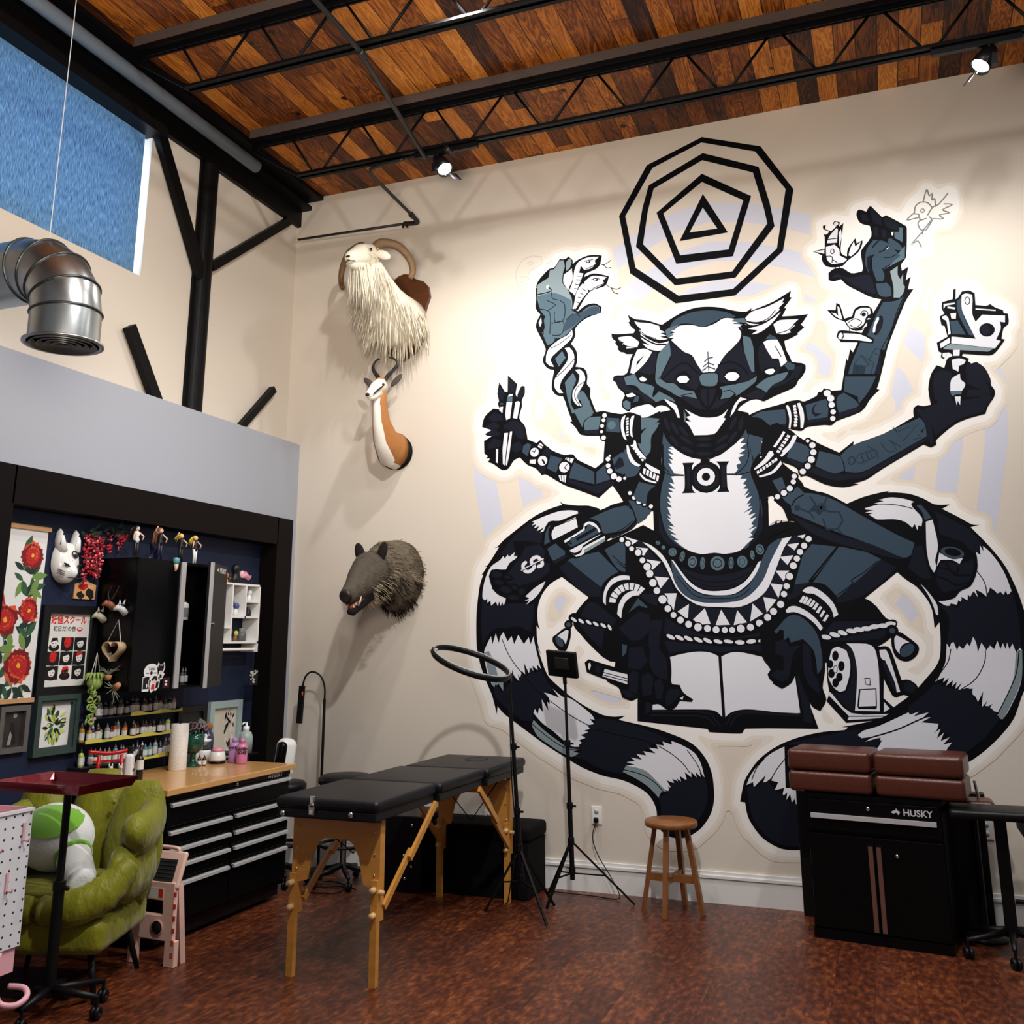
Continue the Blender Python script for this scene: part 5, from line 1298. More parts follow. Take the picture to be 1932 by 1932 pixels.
(4,7,10,-607,449,-72,20,-17,7,-8,8,-5,35,16,17,1,8,-13,13,-8,-4,-9,-18,-18,-11,-19,1,-22,11,-3,-2,3,-17,9,-23,20,-21,55,-38,46,-22,22,-6,43,2,5,6,-1,26),
(4,7,10,-158,439,4,-5,4,2,6,18,-2,21,2,34,-4,16,-15,3,-16,-2,-3,-9),
(4,7,10,-711,666,-1,7,-28,22,-5,3,-16,-3,-12,-10,-12,-17,-9,-24,0,-16,7,-31,14,1,15,13,20,8,8,25),
(4,7,10,-174,805,-29,34,-61,90,-1,11,10,12,31,7,3,6,-7,6,-21,6,-12,12,-2,6,4,28,-3,6,-21,11,-11,19,-9,-1,-16,-13,-22,-7,-21,-3,-40,5,-15,9,-26,37,-16,12,-15,20,-12,3,-19,0,-8,-6,-5,-139,8,-9,16,-3,7,-10,5,-73,-8,-12,-48,-33,-1,-13,13,-6,31,-15,9,-15,-6,-165,-12,-14,-37,-4,-6,-5,-4,-83,-10,-13,0,-3,4,0,58,46,41,14,52,2,36,-7,37,5,38,-1,47,-9,13,1,2,5,7,104,-13,21,6,105,11,12,43,0,5,2),
(4,7,10,-132,386,8,2,1,6,-19,23,-7,1,3,-20,5,-10)],
}
# ------------------------------------------------------------------ the mural: flat layers of paint on the back wall (units of 3 mm, step to step)
PAINT = {'K': (3, 4, 9), 'N': (18, 21, 34), 'M': (52, 69, 84), 'L': (80, 101, 113), 'G': (128, 143, 149), 'W': (216, 218, 226), 'A': (244, 244, 243), 'H': (236, 233, 229), 'V': (202, 205, 220), 'B': (222, 211, 198), 'T': (30, 46, 60), 'Q': (196, 196, 194), 'R': (122, 124, 124), 'X': (238, 237, 235), 'I': (227, 220, 211), 'J': (220, 210, 196)}
PKEYS = list('KNMLGWAHVBTQRXIJ')
PM = {k: mat('mural_paint_'+k.lower(), c, .7, var=.04 if k not in 'KNA' else 0, vscale=3, spec=.12) for k, c in PAINT.items()}
def m_pts(nums):
    out = []; x = y = 0
    for k in range(0, len(nums), 2):
        x += nums[k]; y += nums[k+1]; out.append((x*.003, y*.003))
    return out
def m_smooth(p):
    n = len(p)
    if n < 6: return p
    def corner(i):
        a, b, c = p[i-1], p[i], p[(i+1) % n]; u = (b[0]-a[0], b[1]-a[1]); v = (c[0]-b[0], c[1]-b[1])
        return abs(math.atan2(u[0]*v[1]-u[1]*v[0], u[0]*v[0]+u[1]*v[1])) > .87
    C = [corner(i) for i in range(n)]; out = []
    for i in range(n):
        j = (i+1) % n; p1 = p[i]; p2 = p[j]
        if C[i] and C[j]: out.append(p1); continue
        p0 = p1 if C[i] else p[i-1]; p3 = p2 if C[j] else p[(j+1) % n]; Lg = math.hypot(p2[0]-p1[0], p2[1]-p1[1]); T = []
        for a, c in ((p0, p2), (p1, p3)):
            t = ((c[0]-a[0])/2, (c[1]-a[1])/2); l = math.hypot(*t); k = min(1, Lg/l) if l else 0; T.append((t[0]*k, t[1]*k))
        for k in range(3):
            s = k/3; a = 2*s**3-3*s*s+1; bb = s**3-2*s*s+s; c = -2*s**3+3*s*s; d = s**3-s*s
            out.append(tuple(a*p1[q]+bb*T[0][q]+c*p2[q]+d*T[1][q] for q in (0, 1)))
    return out
def m_cat(p, n=4):
    return [(q.x, q.y) for q in smoothpath([(a, b, 0) for a, b in p], n)]
def m_ribbon(p, w):
    L = []; R = []; n = len(p)
    for i in range(n):
        a = p[max(0, i-1)]; c = p[min(n-1, i+1)]; dx, dy = c[0]-a[0], c[1]-a[1]; l = math.hypot(dx, dy) or 1; k = w/2
        L.append((p[i][0]-dy/l*k, p[i][1]+dx/l*k)); R.append((p[i][0]+dy/l*k, p[i][1]-dx/l*k))
    def half(c, s):
        a0 = math.atan2(s[1]-c[1], s[0]-c[0]); return [(c[0]+w/2*math.cos(a0-PI*t/4), c[1]+w/2*math.sin(a0-PI*t/4)) for t in (1, 2, 3)]
    return L+half(p[-1], L[-1])+R[::-1]+half(p[0], R[0])
mural = thing('wall_mural', 'black and white wall painting of a seated three-headed many-armed striped-tail creature', 'mural', (-.6, YB, 2.9))
parsed = {}
for sec, data in MURAL.items():
    parsed[sec] = []
    for t in data:
        kind, c, lev = t[0] % 10, PKEYS[t[1]], t[2]
        if kind == 2:
            q = [z*.003 for z in t[3:]]; p = [(q[0]+q[2]*math.cos(2*PI*k/16)+q[4]*math.sin(2*PI*k/16), q[1]+q[3]*math.cos(2*PI*k/16)+q[5]*math.sin(2*PI*k/16)) for k in range(16)]
        elif kind == 5: p = [((t[3]+t[5]*math.cos(PI*k/8))*.003, (t[4]+t[5]*math.sin(PI*k/8))*.003) for k in range(16)]
        elif kind == 1:
            p = m_pts(t[5:]); p = m_cat(p) if t[4] else p; p = m_ribbon(p, t[3]*.003)
        else: p = m_pts(t[3:]) if kind else m_smooth(m_pts(t[3:]))
        parsed[sec].append((c, lev, p, t[0]))
STEP = .00015
def mural_part(name, shapes):
    keys = sorted({q[0] for q in shapes}); bb = B(); i = 0
    while i < len(shapes):
        c, lev, p, kind = shapes[i]; bb.mi = keys.index(c); rings = [p]
        while kind == 3 and i+1 < len(shapes) and shapes[i+1][3] == 4: i += 1; rings.append(shapes[i][2])
        tri = geometry.tessellate_polygon([[Vector((x, z, 0)) for x, z in q] for q in rings])
        bb.add([(x, YB-.0006-lev*STEP, z) for q in rings for x, z in q], [tuple(t) for t in tri]); i += 1
    return bb.build(name, [PM[k] for k in keys], mural)
for sec, sh in parsed.items(): mural_part(sec, [(c, l+(2 if l > 9 and sec != 'white_halo' else 0), p, k) for c, l, p, k in sh])
# ------------------------------------------------------------------ ceiling steel
def joist(y, label):
    t = thing('steel_joist', label, 'joist', (-1.2, y, 5.2), 'open web joists under the boards')
    wood = mat('weathered_nailer', (78, 66, 60), .8, var=.25, vscale=10, stretch=(1, 14, 14))
    B().b2((-4.40, y-.05, 5.60), (3.6, y+.05, ZC-.002)).build('nailer', wood, t)
    b = B()
    for s in (-1, 1): b.b2((-4.40, y+s*.008, 5.565), (3.6, y+s*.055, 5.6)); b.b2((-4.40, y+s*.008, 5.535), (3.6, y+s*.016, 5.6))
    b.build('top_chord', black_steel, t)
    b = B()
    for s in (-1, 1): b.b2((-3.95, y+s*.006, 5.205), (3.6, y+s*.042, 5.212)); b.b2((-3.95, y+s*.006, 5.205), (3.6, y+s*.013, 5.245))
    b.bar((-4.395, y, 5.52), (-3.94, y, 5.215), .035, .03)
    b.build('bottom_chord', black_steel, t)
    P = []; x = -4.1
    while x < 3.4: P += [(x, y, 5.56), (x+.06, y, 5.56), (x+.28, y, 5.215), (x+.34, y, 5.215)]; x += .62
    B().tube(P, .0095, 6).build('web_rod', black_steel, t)
joist(4.46, 'black open-web steel joist crossing nearest the top of the photo')
joist(5.75, 'black open-web steel joist carrying the spotlights beside the mural wall')
b = B(); b.b2((XU+.005, -.6, 5.56), (XU+.15, YB-.002, 5.60)); b.b2((XU+.005, -.6, 5.64), (XU+.27, YB-.002, ZC-.002)); b.b2((XU+.005, -.6, 5.41), (XU+.045, YB-.002, 5.64))
tag(b.build('steel_beam', black_steel), 'black steel edge beam along the top of the left wall', 'beam')
tag(B().tube([(-4.47, -.6, 5.47), (-4.47, 5.9, 5.47)], .05, 14).build('round_pipe', mat('grey_pipe_paint', (110, 124, 138), .4)), 'grey round pipe running beside the black edge beam', 'pipe')
# column half let into the wall, knee braces up and down
c = thing('steel_column', 'black round steel column on the upper left wall', 'column', (XU, 5.66, ZL))
prof = [(.078*math.sin(PI*k/14), .085*math.cos(PI*k/14)) for k in range(15)]
B().prism([(y, x) for x, y in prof], (XU+.002, 5.66, ZL-.15), (0, 1, 0), (1, 0, 0), (0, 0, 2.19)).build('shaft', black_steel, c)
B().b2((XU+.002, 5.555, ZL-.15), (XU+.02, 5.6, 5.42)).build('side_plate', black_steel, c)
def brace(p, q, w=.085):
    return B().bar(p, q, w, .05, (1, 0, 0))
brace((XU+.04, 4.96, 5.52), (XU+.04, 5.62, 4.44), .1).build('brace', black_steel, c)
brace((XU+.04, 5.72, 4.57), (XU+.04, 6.72, 5.39), .07).build('brace', black_steel, c)
tag(brace((XU+.045, 4.92, 3.83), (XU+.045, 5.30, ZL-.08), .085).build('brace_stub', black_steel), 'short black brace stub left of the steel column', 'brace', )
tag(brace((XU+.045, 6.62, 3.80), (XU+.045, 6.16, ZL-.03), .055).build('brace_stub', black_steel), 'short black brace stub right of the steel column', 'brace')
# sprinkler pipe and branch
pp = mat('black_iron_pipe', (20, 19, 20), .5)
t = thing('sprinkler_pipe', 'thin black sprinkler pipe passing under the joists', 'pipe', (-2.7, 4.5, 5.15))
B().tube([(-2.62, -.5, 5.17), (-2.66, 4.4, 5.16), (-2.84, 5.70, 5.13)], .016, 8).build('pipe', pp, t)
for y in (4.46, 5.70): B().cyl((-2.66, y-.03, 5.155), (-2.66, y+.03, 5.155), .023).build('coupling', pp, t)
t = thing('branch_pipe', 'bent black pipe dropping from the joist to an elbow at the mural wall', 'pipe', (-3.4, 6.3, 5.2))
B().tube(smoothpath([(-3.05, 5.75, 5.185), (-3.25, 5.76, 5.18), (-3.36, 5.82, 5.17), (-3.40, 6.2, 5.185), (-3.45, 6.72, 5.215)]), .014, 8).build('pipe', pp, t)
b = B(); b.tube(smoothpath([(-3.448, 6.70, 5.213), (-3.455, 6.80, 5.205), (-3.52, 6.83, 5.215), (-3.60, 6.83, 5.225)]), .02, 8); b.cyl((-3.447, 6.66, 5.213), (-3.45, 6.70, 5.213), .024); b.cyl((-3.57, 6.83, 5.22), (-3.57, 6.83, 5.185), .009); b.cyl((-3.61, 6.83, 5.22), (-3.61, 6.83, 5.19), .009)
b.build('elbow', pp, t)
B().tube([(-3.60, 6.83, 5.225), (-4.70, 6.87, 5.27)], .011, 8).build('run', pp, t)
# track heads
lamp_on = mat('lamp_lens', (255, 250, 240), .3, emit=(255, 248, 235), estr=40)
def track_head(x, label, side):
    t = thing('spotlight', label, 'spotlight', (x, 5.75, 5.1), 'lit spotlights hung under the joist')
    B().b2((x-.25, 5.735, 5.165), (x+.25, 5.765, 5.203)).build('track', black_plastic, t)
    b = B(); b.cyl((x-.07*side, 5.75, 5.17), (x-.07*side, 5.75, 5.09), .012); b.b2((x-.085*side-.02, 5.73, 5.03), (x-.085*side+.02, 5.77, 5.10)); b.build('yoke', black_plastic, t)
    c0 = Vector((x-.03*side, 5.765, 5.075)); d = Vector((.5*side, -.25, -.8)).normalized()
    B().lathe([(.001, -.1), (.045, -.1), (.055, -.02), (.062, .05), (.058, .05), (.05, .02), (.001, .02)], c0, 20, d).build('housing', black_plastic, t)
    B().lathe([(.001, .03), (.049, .03), (.049, .034), (.001, .036)], c0, 20, d).build('lens', lamp_on, t)
    b = B()
    for k, (a, e) in enumerate(((1, 0), (-1, 0))):
        q = c0+d*.055; u_ = Vector((0, 0, 1)); v_ = d.cross(u_).normalized()
        p = [q+v_*.06*a, q+v_*.085*a+d*.07]; b.bar(p[0], p[1], .1, .002, up=d.cross(v_))
    b.build('barn_door', black_plastic, t)
track_head(-2.70, 'lit black spotlight under the joist left of the octagon symbol', 1)
track_head(.80, 'lit black spotlight at the upper right above the flying bird', -1)
# ------------------------------------------------------------------ blind and duct
def blind_mat():
    m = bpy.data.materials.new('blue_blind_fabric'); m.use_nodes = True; nt = m.node_tree; N = nt.nodes; L = nt.links; b = N['Principled BSDF']
    tc = N.new('ShaderNodeTexCoord'); mp = N.new('ShaderNodeMapping'); mp.inputs['Scale'].default_value = (1, 150, 9); L.new(tc.outputs['Object'], mp.inputs[0])
    n = N.new('ShaderNodeTexNoise'); n.inputs['Scale'].default_value = 2; n.inputs['Detail'].default_value = 4; L.new(mp.outputs[0], n.inputs[0])
    cr = N.new('ShaderNodeValToRGB'); e = cr.color_ramp.elements; e[0].position = .35; e[0].color = (*lin((58, 104, 142)), 1); e[1].position = .68; e[1].color = (*lin((150, 198, 226)), 1); L.new(n.outputs[0], cr.inputs[0])
    tr = N.new('ShaderNodeBsdfTranslucent'); L.new(cr.outputs[0], tr.inputs[0]); L.new(cr.outputs[0], b.inputs['Base Color']); b.inputs['Roughness'].default_value = .9
    mx = N.new('ShaderNodeMixShader'); mx.inputs[0].default_value = .34; L.new(b.outputs[0], mx.inputs[1]); L.new(tr.outputs[0], mx.inputs[2]); L.new(mx.outputs[0], N['Material Output'].inputs[0])
    return m
t = thing('roller_blind', 'blue woven roller blind drawn over the high window', 'blind', (XU-.03, 3.7, WZ0))
B().b2((XU-.032, 2.2, WZ0-.005), (XU-.029, WY1-.045, 5.34)).build('fabric', blind_mat(), t)
B().b2((XU-.036, 2.2, WZ0-.02), (XU-.025, WY1-.045, WZ0+.002)).build('bottom_rail', black_plastic, t)
B().b2((XU-.06, 2.2, 5.33), (XU+.10, WY1+.04, 5.41)).build('cassette', black_plastic, t)
galv = mat('galvanised_sheet', (176, 182, 184), .3, 1., var=.16, vscale=7, bump=.12, bscale=9)
t = thing('spiral_duct', 'galvanised steel duct elbow hanging from a wire under the blue blind', 'duct', (-3.28, 3.05, 2.97))
P = [(-3.28, 3.05, 2.985), (-3.28, 3.05, 3.12)]
for k in range(1, 5): a = PI/2*k/4.; P.append((-3.28-.24*(1-math.cos(a)), 3.05, 3.12+.24*math.sin(a)))
P += [(-4.2, 3.05, 3.36), (-4.745, 3.05, 3.36)]
B().tube(P, .148, 36, cap=False).build('elbow_segments', galv, t)
for i in range(1, 7):
    p = Vector(P[i]); d = (Vector(P[min(i+1, len(P)-1)])-Vector(P[i-1])).normalized(); B().torus(p, .149, .006, d, 36, 6).build('seam_ring', mat('dark_seam', (70, 74, 76), .4, .9), t)
b = B(); b.lathe([(.149, .0), (.168, -.004), (.168, -.012), (.15, -.012), (.149, -.004)], (-3.28, 3.05, 2.99), 36, cap=False)
b.build('outlet_flange', galv, t)
b = B()
for r_ in (.13, .10, .07, .04): b.lathe([(r_-.012, .0), (r_+.006, -.018), (r_+.009, -.016), (r_-.009, .004)], (-3.28, 3.05, 2.99), 30, cap=False)
b.build('diffuser_cone', mat('diffuser_grey', (96, 98, 100), .4, .7), t)
B().tube([(-3.43, 3.05, 3.46), (-3.43, 3.05, ZC-.01)], .0022, 5).build('hanger_wire', steel, t)
B().cyl((-3.43, 3.05, 3.44), (-3.43, 3.05, 3.475), .009).build('wire_clip', steel, t)

# ------------------------------------------------------------------ the three trophy heads on the mural wall
def hairs(b, pts, dirs, ln, w, jit, seed):
    """tapered strands; pts/dirs lists"""
    rnd = random.Random(seed)
    for p, d in zip(pts, dirs):
        p = Vector(p); d = (Vector(d)+Vector((rnd.uniform(-jit, jit), rnd.uniform(-jit, jit), rnd.uniform(-jit, jit)))).normalized()
        L = ln*rnd.uniform(.6, 1.25); s = d.cross(Vector((rnd.uniform(-1, 1), rnd.uniform(-1, 1), rnd.uniform(-1, 1)))).normalized()*w
        q = p+d*L*.6+Vector((0, 0, -.06*L)); e = p+d*L+Vector((0, 0, -.22*L)); n = s.cross(d).normalized()*w
        b.add([p-s, p+s, p+n, q-s*.8, q+s*.8, q+n*.8, e], [(0, 1, 4, 3), (1, 2, 5, 4), (2, 0, 3, 5), (3, 4, 6), (4, 5, 6), (5, 3, 6)], True)
def loft_points(P, R, n, rnd, flat=1., lo=0, hi=1):
    """random points and outward directions on a tube"""
    out = []; m = len(P)-1
    for _ in range(n):
        s = rnd.uniform(lo, hi)*m; i = min(int(s), m-1); f_ = s-i; p = Vector(P[i]).lerp(Vector(P[i+1]), f_); r_ = R[i]*(1-f_)+R[i+1]*f_
        t = (Vector(P[i+1])-Vector(P[i])).normalized(); ref = Vector((0, 0, 1)) if abs(t.z) < .9 else Vector((1, 0, 0)); u_ = (ref-t*ref.dot(t)).normalized(); v_ = t.cross(u_)
        a = rnd.uniform(0, 2*PI); d = u_*math.cos(a)+v_*math.sin(a)*flat; out.append((p+d*r_*.97, d.normalized(), t))
    return out
horn_tan = mat('horn_tan', (112, 84, 52), .45, var=.3, vscale=14, bump=.5, bscale=50, stretch=(1, 1, 5))
horn_dark = mat('horn_black', (26, 24, 24), .45, bump=.6, bscale=40)
goat_m = mat('goat_white_hair', (238, 230, 210), .9, var=.1, vscale=14, bump=.5, bscale=70, stretch=(6, 6, 1), spec=.15)
dark_nose = mat('dark_nose', (34, 28, 28), .4)
eye_m = mat('glass_eye', (28, 16, 8), .08)
walnut = mat('walnut_plaque', (84, 48, 26), .35, var=.4, vscale=5, stretch=(1, 1, 9))
gx = -3.62
t = thing('goat_mount', 'white long-haired goat head mount with curled horns on a wooden plaque', 'mounted head', (gx, 6.9, 4.3))
sh = [(0, -.36), (.06, -.34), (.12, -.30), (.19, -.21), (.205, -.1), (.2, .02), (.22, .10), (.25, .18), (.235, .27), (.19, .32), (.12, .35), (.05, .40), (0, .41)]
sh = sh+[(-x, y) for x, y in sh[-2:0:-1]]
B().prism(sh, (gx, YB-.002, 4.37), (1, 0, 0), (0, 0, 1), (0, -.03, 0)).build('plaque', walnut, t, bevel=.008)
GP = [(gx, 6.88, 4.33), (gx, 6.70, 4.32), (gx, 6.50, 4.40), (gx, 6.36, 4.53), (gx, 6.28, 4.64)]; GR = [.235, .235, .19, .14, .105]
b = B(); b.tube(GP, GR, 18)
HD = [(gx, 6.36, 4.70), (gx, 6.26, 4.715), (gx, 6.14, 4.67), (gx, 6.04, 4.61), (gx, 5.99, 4.585), (gx, 5.965, 4.578)]
b.tube(HD, [.07, .098, .083, .06, .05, .026], 18, flat=.9)
b.tube([(gx, 6.22, 4.60), (gx, 6.08, 4.56), (gx, 6.01, 4.55)], [.06, .042, .026], 12)
b.build('head_and_neck', goat_m, t)
rnd = random.Random(3); b = B()
smp = loft_points(GP, GR, 950, rnd); hairs(b, [p for p, d, q in smp], [(d*.35+Vector((0, -.12, -1))) for p, d, q in smp], .17, .0055, .16, 5)
smp = loft_points([(gx, 6.20, 4.6), (gx, 6.06, 4.55)], [.07, .04], 150, rnd); hairs(b, [p for p, d, q in smp if d.z < .3], [(d*.12+Vector((0, .10, -1))) for p, d, q in smp if d.z < .3], .3, .005, .08, 6)
smp = loft_points(HD[:3], [.08, .1, .085], 130, rnd); hairs(b, [p for p, d, q in smp], [(d*.3+Vector((0, .7, -.35))) for p, d, q in smp], .06, .004, .2, 8)
b.build('long_hair', goat_m, t)
for s in (-1, 1):
    s = s*(1.35 if s < 0 else 1)
    P = smoothpath([(gx+s*.04, 6.30, 4.77), (gx+s*.08, 6.33, 4.83), (gx+s*.19, 6.40, 4.82), (gx+s*.265, 6.47, 4.73), (gx+s*.285, 6.50, 4.63), (gx+s*.265, 6.49, 4.565)], 5)
    B().tube(P, [.045*(1-.5*k/(len(P)-1)) for k in range(len(P))], 12, flat=.75).build('horn', horn_tan, t)
    s = math.copysign(1, s); e = B(); e.ell((gx+s*.135, 6.27, 4.70), (.075, .018, .036), 12, 8, Matrix.Rotation(s*.5, 3, 'Y')); e.build('ear', goat_m, t)
    B().ell((gx+s*.078, 6.17, 4.715), .014, 10, 8).build('eye', eye_m, t)
b = B(); b.tube([(gx-.04, 6.005, 4.56), (gx, 5.962, 4.556), (gx+.04, 6.005, 4.56)], .0055, 6); b.ell((gx, 5.968, 4.59), (.026, .01, .012), 10, 6); b.build('mouth', dark_nose, t)

sx = -3.66
fawn = mat('springbok_fawn', (172, 116, 66), .8, var=.18, vscale=16, bump=.3, bscale=120, spec=.2); pale = mat('springbok_white', (232, 226, 216), .8, bump=.3, bscale=120, spec=.2)
t = thing('springbok_mount', 'tan and white antelope head mount with black lyre horns and raised neck', 'mounted head', (sx, 6.9, 3.3))
SP = [(sx, 6.9, 3.24), (sx, 6.8, 3.24), (sx, 6.70, 3.31), (sx, 6.63, 3.43), (sx, 6.60, 3.56), (sx, 6.61, 3.66)]; SR = [.15, .15, .115, .083, .066, .06]
B().tube(SP, SR, 20, flat=.82).build('neck', fawn, t)
B().tube([Vector(p)+Vector((0, -.012, -.016)) for p in SP], [r_*.965 for r_ in SR], 20, flat=.66).build('white_throat', pale, t)
b = B(); b.lathe([(.14, 0), (.146, .004), (.146, .02), (.13, .03)], (sx, YB-.002, 3.225), 22, (0, -1, 0)); b.build('backboard', dark_trim, t)
b = B(); b.tube([(sx, 6.68, 3.72), (sx, 6.60, 3.725), (sx, 6.52, 3.68), (sx, 6.45, 3.625), (sx, 6.415, 3.60), (sx, 6.40, 3.595)], [.04, .064, .053, .037, .03, .016], 16, flat=.85); b.tube([(sx, 6.56, 3.65), (sx, 6.47, 3.595), (sx, 6.42, 3.58)], [.045, .027, .016], 12)
b.build('head', pale, t)
B().ell((sx, 6.61, 3.765), (.042, .05, .03), 14, 8).build('forehead', fawn, t)
B().ell((sx, 6.397, 3.598), (.02, .012, .014), 10, 8).build('nose', dark_nose, t)
for s in (-1, 1):
    P = [(sx+s*.028, 6.63, 3.775), (sx+s*.05, 6.64, 3.815), (sx+s*.088, 6.655, 3.86), (sx+s*.112, 6.67, 3.90), (sx+s*.10, 6.67, 3.945), (sx+s*.06, 6.66, 3.97), (sx+s*.042, 6.655, 3.965)]
    Q = smoothpath(P, 5); B().tube(Q, [.018*(1-.75*k/(len(Q)-1)) for k in range(len(Q))], 10).build('horn', horn_dark, t)
    b = B()
    for k in range(3, 17, 1): d = (Q[k+1]-Q[k-1]).normalized(); b.torus(Q[k], .0185*(1-.75*k/(len(Q)-1)), .0028, d, 10, 5)
    b.build('horn_ring', horn_dark, t)
    B().ell((sx+s*.125, 6.64, 3.765), (.07, .012, .026), 12, 8, Matrix.Rotation(-s*.75, 3, 'Y')).build('ear', mat('ear_grey_brown', (74, 66, 62), .8), t)
    B().ell((sx+s*.052, 6.555, 3.715), .012, 10, 8).build('eye', eye_m, t)
    B().tube([(sx+s*.05, 6.55, 3.70), (sx+s*.04, 6.49, 3.655), (sx+s*.028, 6.44, 3.61)], [.006, .009, .005], 6).build('face_stripe', mat('stripe_brown', (52, 30, 20), .8), t)
bx = -3.6
boar = mat('boar_bristle', (104, 94, 80), .9, var=.5, vscale=22, bump=.7, bscale=90, spec=.12); boar_d = mat('boar_dark_bristle', (36, 32, 30), .9, bump=.5, bscale=90, spec=.1); boar_l = mat('boar_pale_bristle', (168, 154, 130), .9, spec=.1)
t = thing('boar_mount', 'grey-brown wild boar head mount with open mouth and bristly neck', 'mounted head', (bx, 6.9, 2.2))
BP = [(bx, 6.915, 2.20), (bx, 6.78, 2.22), (bx, 6.62, 2.24), (bx, 6.50, 2.22), (bx, 6.42, 2.20)]; BR = [.29, .275, .225, .17, .135]
B().tube(BP, BR, 20, flat=.72).build('neck', boar, t)
HP = [(bx, 6.48, 2.22), (bx, 6.40, 2.21), (bx, 6.30, 2.14), (bx, 6.20, 2.075), (bx, 6.12, 2.035), (bx, 6.075, 2.015)]
b = B(); b.tube(HP, [.155, .155, .13, .092, .07, .058], 16, flat=.9); b.build('head', mat('boar_face_bristle', (84, 77, 68), .9, var=.4, vscale=30, bump=.6, bscale=90, spec=.1), t)
B().lathe([(.001, .014), (.03, .014), (.05, .006), (.052, -.01), (.045, -.02)], (bx, 6.072, 2.014), 16, (0, -.86, -.42)).build('snout', dark_nose, t)
B().tube([(bx, 6.36, 2.06), (bx, 6.26, 1.975), (bx, 6.17, 1.915), (bx, 6.13, 1.91)], [.085, .055, .036, .022], 12, flat=.9).build('lower_jaw', boar_d, t)
B().tube([(bx, 6.30, 2.035), (bx, 6.20, 1.975), (bx, 6.135, 1.935)], [.05, .034, .016], 10, flat=1.1).build('tongue', mat('mouth_flesh', (134, 62, 54), .4), t)
b = B()
for s in (-1, 1):
    for k in range(4): b.cyl((bx+s*.03, 6.14+k*.03, 1.94+k*.017), (bx+s*.03, 6.138+k*.03, 1.962+k*.017), .006, 6, .002)
    b.tube([(bx+s*.042, 6.18, 1.955), (bx+s*.066, 6.165, 1.985), (bx+s*.072, 6.17, 2.02)], [.009, .007, .002], 8)
b.build('tusk', mat('ivory', (226, 214, 184), .35), t)
for s in (-1, 1):
    B().ell((bx+s*.095, 6.42, 2.355), (.042, .022, .085), 10, 8, Matrix.Rotation(s*.32, 3, 'Y')).build('ear', boar_d, t)
    B().ell((bx+s*.088, 6.315, 2.185), .011, 8, 6).build('eye', eye_m, t)
rnd = random.Random(9); b = B(); b2_ = B(); b3 = B()
smp = loft_points(BP, BR, 1500, rnd, .72)
for tgt, cond in ((b, lambda p, d: d.z > .1), (b2_, lambda p, d: d.z <= -.25), (b3, lambda p, d: -.25 < d.z <= .1)):
    S_ = [(p, d) for p, d, q in smp if cond(p, d)]
    hairs(tgt, [Vector((bx+(p.x-bx), p.y, p.z)) for p, d in S_], [d*.5+Vector((0, 1, -.25)) for p, d in S_], .075, .0028, .3, 4)
S_ = loft_points(HP[:5], [.155, .155, .13, .092, .07], 800, rnd, .9); hairs(b, [p for p, d, q in S_ if d.z > -.2], [d*.35+Vector((0, 1, .3)) for p, d, q in S_ if d.z > -.2], .045, .0022, .3, 2)
S_ = loft_points([(bx, 6.46, 2.14), (bx, 6.28, 2.05)], [.155, .11], 420, rnd); hairs(b3, [p for p, d, q in S_ if d.z < .4], [d*.6+Vector((0, .8, -.4)) for p, d, q in S_ if d.z < .4], .06, .0025, .3, 1)
b.build('back_bristle', boar, t); b2_.build('belly_bristle', boar_d, t); b3.build('cheek_bristle', boar_l, t)
# ------------------------------------------------------------------ alcove: pictures on the navy wall (polygons given as y,z on the wall)
UY, UZ = (0, 1, 0), (0, 0, 1)
def wflat(b, poly, x): return b.flat(poly, (x, 0, 0), UY, UZ)
def blob(cy, cz, ry, rz, n=12, jit=0., rnd=random, a0=0.):
    return [(cy+ry*math.cos(2*PI*k/n+a0)*(1+rnd.uniform(-jit, jit)), cz+rz*math.sin(2*PI*k/n+a0)*(1+rnd.uniform(-jit, jit))) for k in range(n)]
def picture_frame(b, y0, y1, z0, z1, w, x0, x1):
    b.b2((x0, y0, z0), (x1, y1, z0+w)); b.b2((x0, y0, z1-w), (x1, y1, z1)); b.b2((x0, y0, z0+w), (x1, y0+w, z1-w)); b.b2((x0, y1-w, z0+w), (x1, y1, z1-w))
pet_d, pet_m, pet_l, yel = mat('petal_dark_red', (120, 10, 18), .7), mat('petal_red', (182, 22, 26), .7), mat('petal_edge_orange', (214, 84, 52), .7), mat('stamen_yellow', (232, 176, 44), .6)
leaf_d, leaf_m, leaf_l = mat('leaf_dark', (20, 46, 38), .7), mat('leaf_green', (44, 88, 58), .7), mat('leaf_light', (112, 144, 70), .7)
paper = mat('scroll_paper', (226, 226, 224), .8, var=.03, vscale=6); art_black = mat('print_black', (14, 14, 16), .6)
t = thing('scroll_painting', 'hanging scroll with big red peonies between two wooden rods', 'scroll', (XU, 4.29, 1.9))
B().b2((XU+.008, 4.075, 1.385), (XU+.011, 4.447, 2.372)).build('paper', paper, t)
rod = mat('pale_rod_wood', (196, 150, 104), .5, var=.15, vscale=20)
for z in (1.372, 2.374): B().b2((XU+.003, 4.06, z-.013), (XU+.022, 4.462, z+.014)).build('rod', rod, t)
rnd = random.Random(11)
bl, br, bg = B(), B(), B()
